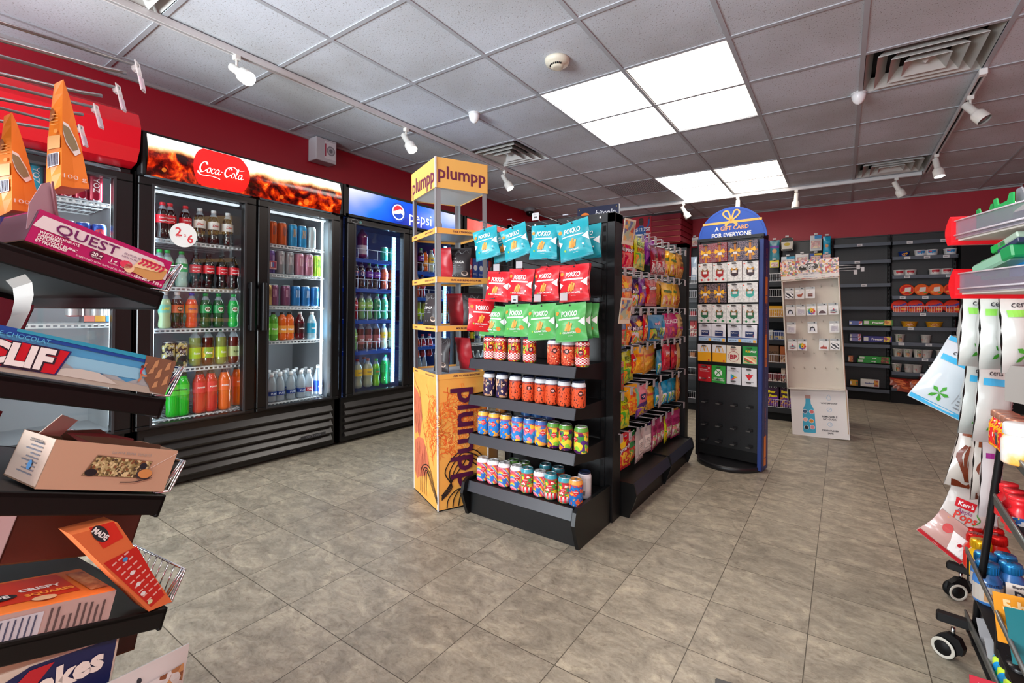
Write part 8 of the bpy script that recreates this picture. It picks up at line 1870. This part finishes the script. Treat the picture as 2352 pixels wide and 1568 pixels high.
# jars on the two upper trays
b = MB(); b.lathe([(.024, 0), (.027, .004), (.027, .06), (.02, .075), (.018, .08)], PAT('blob', ['#d8301c', '#e8a020', '#c8202c', '#f0d0a0'], 40, rough=.25), 22); GJ = b.build('candy_jar', None, label='x', category='jar'); c = MB(); c.lathe([(.0225, .078), (.0235, .08), (.0235, .092), (.021, .095), (0, .0945)], M('#b8806a', .3, .5), 22); c.build('lid', GJ)
l = MB(); f = cylf(.0275, -PI * .62); l.rect(f, -.03, .012, .03, .05, M('#c82428', .4), 1, 2); l.text(f, 'EXTRA', 0, .032, .016, WHT, 2, bold=.04, w=.045); l.build('label_band', GJ)
for k, (u, v) in enumerate(((2307, 919), (2318, 924), (2330, 930), (2341, 936))): p = ony(u, v, 1.80 - k * .045); put(GJ, (p.x, p.y, p.z - .095), R(15), f'orange and red candy jar with copper lid, {ORD[k]} back-to-front on the upper tray', 'candy jars')
b = MB(); b.lathe([(.03, 0), (.034, .004), (.034, .055), (.026, .07)], PAT('noise', ['#e8e4e0', '#e8e4e0', '#f0b050', '#e87a20'], 9, rough=.3), 24); WJ = b.build('gum_tub', None, label='large white and orange tub at the front of the upper tray', category='jar'); c = MB(); c.lathe([(.028, .068), (.031, .07), (.031, .092), (.028, .096), (0, .0955)], M('#d8d8d6', .35), 24); c.build('lid', WJ); p = ony(2350, 948, 1.6); put(WJ, (p.x, p.y, p.z - .096), 0)
b = MB(); b.lathe([(.022, 0), (.026, .004), (.024, .05), (.014, .062), (.018, .07), (.02, .084)], M('#c81c24', .3), 20); RJ = b.build('sweet_bottle', None, label='x', category='bottle'); c = MB(); c.lathe([(.0205, .082), (.021, .088), (.02, .09), (0, .0895)], M('#d82a30', .3), 20); c.build('lid', RJ)
l = MB(); f = cylf(.0262, -PI * .62); l.rect(f, -.016, .006, .018, .044, PAT('blob', ['#e8c030', '#1c5aa0', '#d8d8d8', '#d02a30'], 60), 1, 2); l.build('label_band', RJ)
for k, (u, v, y) in enumerate(((2322, 1085, 1.80), (2338, 1100, 1.74), (2350, 1116, 1.68))): p = ony(u, v, y); put(RJ, (p.x, p.y, p.z - .09), R(15), f'red sweet bottle on the middle tray, {ORD[k]} from the back', 'red sweet bottles')
# bags hung along the rack side
def side_bag(name, lab, u, v, y, w, h, t_, mat, artfn, yaw, roll=0, pitch=0, taper=0, top=.1, back=None, x=None):
    g_ = 1.13 if v > 760 else 1.0; p = ony(u, v, y * g_); w, h = w * g_, h * g_; T = thing(name, lab, 'sweet bag', p, rot=(pitch, roll, yaw)); b, f = pillow(w, h, t_, mat, len(lab), top, .06, 8, 12, taper=taper, back=back); artfn(b, f, w, h); b.build('bag_body', T); return T
WB = M('#b0b2ae', .3, coat=.3)
def mint(c):
    def g(b, f, w, h):
        b.rect(f, -w * .45, -h * .34, w * .1, -h * .26, M(c, .3), 1, 3); b.text(f, 'certs', -w * .15, -h * .19, .022, INK, 2, shear=.3, w=w * .5)
        lf = M('#3a8a2a', .4)
        for a in (0, 1.3, 2.6, 3.9, 5.2): b.art(f, [(-w * .1, -h * .78), (-w * .1 + .02 * math.cos(a + .3), -h * .78 + .02 * math.sin(a + .3)), (-w * .1 + .028 * math.cos(a), -h * .78 + .028 * math.sin(a)), (-w * .1 + .02 * math.cos(a - .3), -h * .78 + .02 * math.sin(a - .3))], lf, 3)
        for k in range(14): b.rect(f, w * .26, -h * (.22 + .05 * k), w * .44, -h * (.235 + .05 * k), M('#7a7c80'), 2, 1)
        b.rect(f, w * .2, -h * .94, w * .22, -h * .12, M('#9a9ca0'), 1, 2)
    return g
gr = mint('#7ab84a'); bl_ = mint('#3a9ac4')
for k, (u, v) in enumerate(((2250, 640), (2288, 638), (2334, 636))): side_bag('mint_bag', f'white mint bag with a green band, {ORD[k]} of three under the lower clear tray', u, v, 1.72 - .04 * k, .105, .205, .055, WB, gr, R(42), R((4, 0, -3)[k]))
side_bag('mint_bag', 'tilted white mint bag with blue edges and corner sticking out', 2245, 774, 1.80, .13, .20, .03, M('#b4bcc2', .2, coat=.4), lambda b, f, w, h: (bl_(b, f, w, h), b.rect(f, -w * .49, -h * .06, w * .49, -h * .0, M('#3a9ac4'), 2, 2), b.rect(f, -w * .49, -h * .99, w * .49, -h * .93, M('#3a9ac4'), 2, 2)), R(10), R(28))
side_bag('mint_bag', 'white and blue mint bag hanging behind its tilted neighbour', 2258, 795, 1.75, .10, .21, .05, WB, bl_, R(45), R(8))
side_bag('mint_bag', 'white and blue mint bag closest to the grey shelf end', 2292, 795, 1.70, .10, .22, .05, WB, bl_, R(40), R(5))
def choc(b, f, w, h):
    b.rect(f, -w * .45, -h * .3, w * .45, -h * .22, M('#7a3a1c', .4), 1, 3); br_ = M('#6a2c16', .35)
    for k in range(3): b.stroke(f, [(-w * .3 + k * w * .12, -h * .42), (-w * .42 + k * w * .16, -h * .6), (-w * .1 + k * w * .1, -h * .8), (w * .1 + k * w * .05, -h * .9)], w * .11, br_, 2)
    b.stroke(f, [(w * .05, -h * .4), (w * .35, -h * .58), (w * .25, -h * .8)], w * .13, br_, 2); b.art(f, [(-w * .4, -h * .9), (w * .4, -h * .9), (w * .3, -h * .99), (-w * .3, -h * .99)], br_, 2)
side_bag('chocolate_bag', 'white bag with brown chocolate swirls, outermost on the rack side', 2246, 932, 1.95, .085, .22, .05, M('#b8b0a8', .25, coat=.4), choc, R(30), R(12), taper=.2)
side_bag('chocolate_bag', 'white bag with brown chocolate swirls tucked behind another', 2262, 950, 1.92, .075, .22, .05, M('#b8b0a8', .25, coat=.4), choc, R(50), R(3), taper=.2)
side_bag('sweet_bag', 'narrow white bag with dense small print beside the rack post', 2287, 958, 1.86, .07, .25, .03, M('#b8b4b4', .3), lambda b, f, w, h: ([b.rect(f, -w * .1, -h * (.12 + .045 * k), w * .35, -h * (.135 + .045 * k), GREY, 2, 1) for k in range(18)], b.rect(f, -w * .45, -h * .34, -w * .15, -h * .28, M('#8a2a7a'), 2, 1)), R(42), R(3))
side_bag('sweet_bag', 'red-topped shadowed bag above the chocolate bags', 2280, 905, 2.0, .09, .16, .03, M('#7a3a34', .35), lambda b, f, w, h: b.rect(f, -w * .4, -h * .2, w * .4, -h * .02, M('#c02a2c'), 2, 2), R(20), R(-4))
def pops(b, f, w, h):
    b.rect(f, -w * .49, -h * .16, w * .49, -h * .04, M('#b81824', .4), 1, 3); b.rect(f, -w * .1, -h * .105, w * .1, -h * .085, BLK2, 2); b.art(f, [(-w * .35, -h * .36), (w * .1, -h * .36), (w * .12, -h * .5), (-w * .33, -h * .5)], M('#c41c28'), 2, 1); b.text(f, "Kerr's", -w * .1, -h * .43, .02, WHT, 3, bold=.03, w=w * .36); b.text(f, 'Pops', 0, -h * .62, .038, M('#c83a30'), 3, bold=.02, w=w * .7); b.text(f, 'Apple', -.01, -h * .54, .02, M('#8a2a6a'), 3)
    b.disc(f, w * .3, -h * .36, .012, M('#2a4a7a'), 2); b.disc(f, -w * .3, -h * .8, .014, M('#b82020'), 2, 14); b.disc(f, -w * .36, -h * .76, .012, M('#e0a030'), 2); b.stroke(f, [(w * .3, -h * .42), (w * .2, -h * .52), (w * .32, -h * .6), (w * .22, -h * .7)], .004, M('#4a8a3a'), 2); b.rect(f, -w * .45, -h * .94, w * .45, -h * .91, M('#c02030'), 2, 2)
side_bag('lollipop_bag', 'white lollipop bag with red header on the lowest side hooks', 2258, 1082, 1.98, .12, .19, .03, M('#bcb4ae', .25, coat=.4), pops, R(16), R(20))
side_bag('lollipop_bag', 'clear lollipop bag with a red edge lying over the jars', 2225, 1185, 1.95, .13, .10, .03, M('#b89088', .25, coat=.4), lambda b, f, w, h: (b.rect(f, -w * .49, -h * .99, w * .49, -h * .88, M('#b01824'), 2, 2), b.art(f, [(-w * .1, -h * .3), (w * .45, -h * .3), (w * .45, -h * .85), (w * .1, -h * .85)], WHT, 1, 2), b.disc(f, -w * .2, -h * .35, .016, M('#c04a4a'), 2, 10), b.disc(f, w * .2, -h * .55, .007, M('#b8202c'), 2, 8)), R(5), R(38))
side_bag('sweet_bag', 'reddish wrapped bag hanging behind the lollipop bag', 2275, 1090, 2.03, .07, .2, .03, M('#a85a50', .3), lambda b, f, w, h: b.rect(f, -w * .3, -h * .9, w * .3, -h * .4, M('#b8b8b8'), 1, 2), R(35), 0)
for k, (u, v, u1, v1, y) in enumerate(((2236, 778, 2300, 792, 2.02), (2243, 920, 2292, 930, 2.2), (2241, 932, 2295, 942, 2.14), (2238, 946, 2290, 959, 2.06), (2243, 1086, 2280, 1098, 2.18), (2262, 1074, 2275, 1074, 2.27))):
    a, e = ony(u, v, y), ony(u1, v1, y); t = thing('side_hook', f'black wire hook on the rack side, {ORD[k]} from the top', 'display hook', (0, 0, 0)); MB().tube([a + Vector((0, 0, .008)), a + (e - a) * .2, e, Vector((max(e.x, .375), y, e.z))], .0035, BLK, 6).build('hook_wire', t)
p = ony(2310, 815, 1.62); t = thing('grey_shelf_end', 'plain grey metal shelf end beside the mint bags', 'shelf end', p, rot=(0, 0, R(-15))); m = MB(); m.prism([(0, 0), (.3, .0), (.3, -.13), (0, -.085)], 1, 0, .003, M('#6a625a', .4)); m.build('metal_plate', t)
p = ony(2264, 757, 1.9); t = thing('chocolate_box', 'red chocolate bar display box between the mint bags', 'box', p, rot=(0, R(4), 0)); m = MB(); m.box((.07, .02, -.018), (.15, .04, .04), M('#b81424', .4), .002); f = flat((0, -.0005, 0), (1, 0, 0), (0, 0, 1), (0, -1, 0), .0006); m.disc(f, .035, -.018, .012, M('#e0b8b8'), 1, 14); m.text(f, 'KitKat', .06, -.016, .012, WHT, 2, bold=.04); m.disc(f, .1, -.014, .007, INK, 1, 12); m.build('carton', t)
# clear-fronted trays with red ends on the rack top
A2 = R(19.6)
TD = Vector((-math.sin(A2), math.cos(A2), 0)); TN = Vector((math.cos(A2), math.sin(A2), 0))
TD8 = .62
TMx = Matrix(((-TD.x, TN.x, 0, TN.x * TD8), (-TD.y, TN.y, 0, TN.y * TD8), (0, 0, 1, 0), (0, 0, 0, 1)))   # local x towards the camera, y inward
TI = TMx.inverted()
def tp(u, v, d=TD8):
    r = ray(u, v); k = d / r.dot(TN); return TI @ (O + r * k)
REDP = M('#c8101c', .3, coat=.4)
def gum_tray(lab, corner, vb, which):
    a, b = tp(*corner), tp(corner[0], vb); h = a.z - b.z; T = thing('gum_tray', lab, 'display tray', (0, 0, 0)); x0 = a.x; L = .5; dp = .2
    m = MB(TMx); R0 = []
    for k in range(9): q = k / 8; R0.append((-.001 - .014 * math.sin(PI * q * .95 + .1) - .006 * (1 - q), b.z - .012 + (h + .022) * q))
    prof = [(x0 + p[0] * 1.0, p[1]) for p in R0] + [(x0 + .003, a.z + .006), (x0 + .003, b.z - .012)]
    m.prism([(p[0], p[1]) for p in prof], 1, -.012, .10, REDP); m.build('red_end_cap', T)
    m = MB(TMx); m.bb((x0, -.004, b.z), (x0 + L, -.001, a.z), ACRYL); m.build('clear_front', T)
    m = MB(TMx); m.tube([(x0, -.006, a.z), (x0 + L, -.006, a.z)], .0016, M('#d8d4dc', .2), 6); m.tube([(x0, -.006, b.z + h * .2), (x0 + L, -.006, b.z + h * .2)], .002, M('#d8d4dc', .2), 6); m.tube([(x0, -.004, b.z), (x0 + L, -.004, b.z)], .0014, M('#a8a4ac', .2), 6); m.build('rail', T)
    m = MB(TMx); m.bb((x0, 0, b.z - .004), (x0 + L, dp, b.z + .001), M('#c0b8b0', .5)); m.prism([(0, a.z - .01), (dp, a.z + .05), (dp, b.z), (0, b.z)], 0, x0 - .001, x0 + .001, M('#c8c0b4', .5))
    m.add([(x0, .03, a.z - .004), (x0 + L, .03, a.z - .004), (x0 + L, .12, a.z + .075), (x0 + .12, .12, a.z + .075)], [(0, 1, 2, 3)], M('#cfc6b4', .5)) if which == 0 else None
    m.build('tray_floor', T); return x0, a.z, b.z
g0 = gum_tray('upper clear-fronted gum tray with a red end', (2194, 487), 528, 0); g1 = gum_tray('lower clear-fronted gum tray with a red end', (2205, 607), 650, 1)
def gumbox(lab, x, z, col, w, h=.03, y=.03, dark='#20244a', cut=True):
    T = thing('gum_box', lab, 'gum box', (0, 0, 0)); m = MB(TMx)
    m.prism([(x, z), (x + w, z), (x + w, z + h * (1.35 if cut else 1)), (x + w * .82, z + h * (1.35 if cut else 1)), (x + w * .72, z + h), (x + w * .25, z + h * .9), (x + w * .15, z + h * 1.3), (x, z + h * 1.25)], 1, y, y + .003, M(col, .4))
    m.bb((x + .002, y + .003, z), (x + w - .002, y + .07, z + h * .8), M(col, .45)); f = lambda a, c, k: TMx @ Vector((x + a, y - .0006 * k, z + c)); m.disc(f, w * .5, h * .62, w * .22, M(dark, .4), 1, 16, h * .22); m.disc(f, w * .5, h * .62, w * .26, M('#8ac0b0', .4), 0.5, 16, h * .28); m.build('carton', T)
gumbox('dark green gum box by the upper tray end', g0[0] + .002, g0[2] + .02, '#157a3a', .05); gumbox('green gum box beside it in the upper tray', g0[0] + .05, g0[2] + .022, '#1a8a44', .05, .036); gumbox('grey gum box in the upper tray', g0[0] + .075, g0[2] + .03, '#6a6a70', .08, .04, .05); gumbox('amber gum box in the upper tray', g0[0] + .155, g0[2] + .03, '#d0901c', .09, .05, .04)
gumbox('green gum box in the lower tray', g1[0] + .004, g1[2] + .025, '#18863e', .075); gumbox('blue gum box in the lower tray', g1[0] + .08, g1[2] + .025, '#1c6aa0', .1, .034)
T = thing('gum_box', 'wrapped green box lying on the lower tray goods', 'gum box', (0, 0, 0)); c = tp(2268, 580); m = MB(TMx @ Matrix.Translation((c.x, .03, c.z)) @ Matrix.Rotation(R(-14), 4, 'Y')); m.box((0, 0, 0), (.10, .06, .022), M('#7aa088', .2, coat=.5), .004); m.box((.045, 0, .002), (.03, .062, .024), M('#1a7a44', .3), .003); m.box((.02, 0, .024), (.04, .05, .014), M('#1c8a3c', .3), .002); m.build('carton', T)
T = thing('gum_box', 'slim dark packet hanging under the upper tray', 'gum box', (0, 0, 0)); c = tp(2300, 528); m = MB(TMx @ Matrix.Translation((c.x, .02, c.z)) @ Matrix.Rotation(R(-18), 4, 'Y')); m.box((0, 0, 0), (.05, .03, .012), M('#8a9a8a', .3), .002); m.build('carton', T); n_ = MB(m.M); n_.box((0, 0, -.011), (.052, .032, .009), M('#2a3048', .3), .001); n_.build('sleeve', T)
T = thing('rack_header', 'cream sloping side board above the upper gum tray', 'display board', (0, 0, 0)); m = MB(TMx); m.prism([(g0[0] + .004, g0[1] + .002), (g0[0] + .5, g0[1] + .002), (g0[0] + .5, g0[1] + .13), (g0[0] + .10, g0[1] + .065)], 1, .105, .11, M('#d4cab8', .5)); m.prism([(g1[0] + .01, g1[1] + .002), (g1[0] + .5, g1[1] + .002), (g1[0] + .5, g1[1] + .1), (g1[0] + .08, g1[1] + .03)], 1, .105, .11, M('#b8b4b8', .5)); m.build('board_panel', T)
m = MB(TMx); m.bb((g0[0] + .16, .2, .7), (g0[0] + .2, .24, g0[1] + .1), BLK); m.bb((g0[0] + .44, .2, .7), (g0[0] + .48, .24, g0[1] + .1), BLK); m.build('tray_post', RK2)
# metal foot at the very bottom of the picture
p = onz(1690, 1552, .012); t = thing('floor_plate', 'grey metal plate corner lying on the floor at the bottom edge', 'floor plate', p, R(12)); MB().box((.01, -.13, -.006), (.09, .26, .012), M('#4a4a48', .5), .004).build('plate', t)
p = onz(2199, 1472, .001); t = thing('floor_stud', 'tiny round pale mark on the floor by the front caster', 'floor stud', p); MB().lathe([(.009, 0), (.009, .001), (.006, .0012)], M('#8a8884', .5), 12).build('stud', t)
# sources that were never placed are dropped
for o in [o for o in COL.objects if o.get('label') in ('x', '') and o.parent is None]:
    for c in [c for c in COL.objects if c.parent == o]: bpy.data.objects.remove(c)
    bpy.data.objects.remove(o)
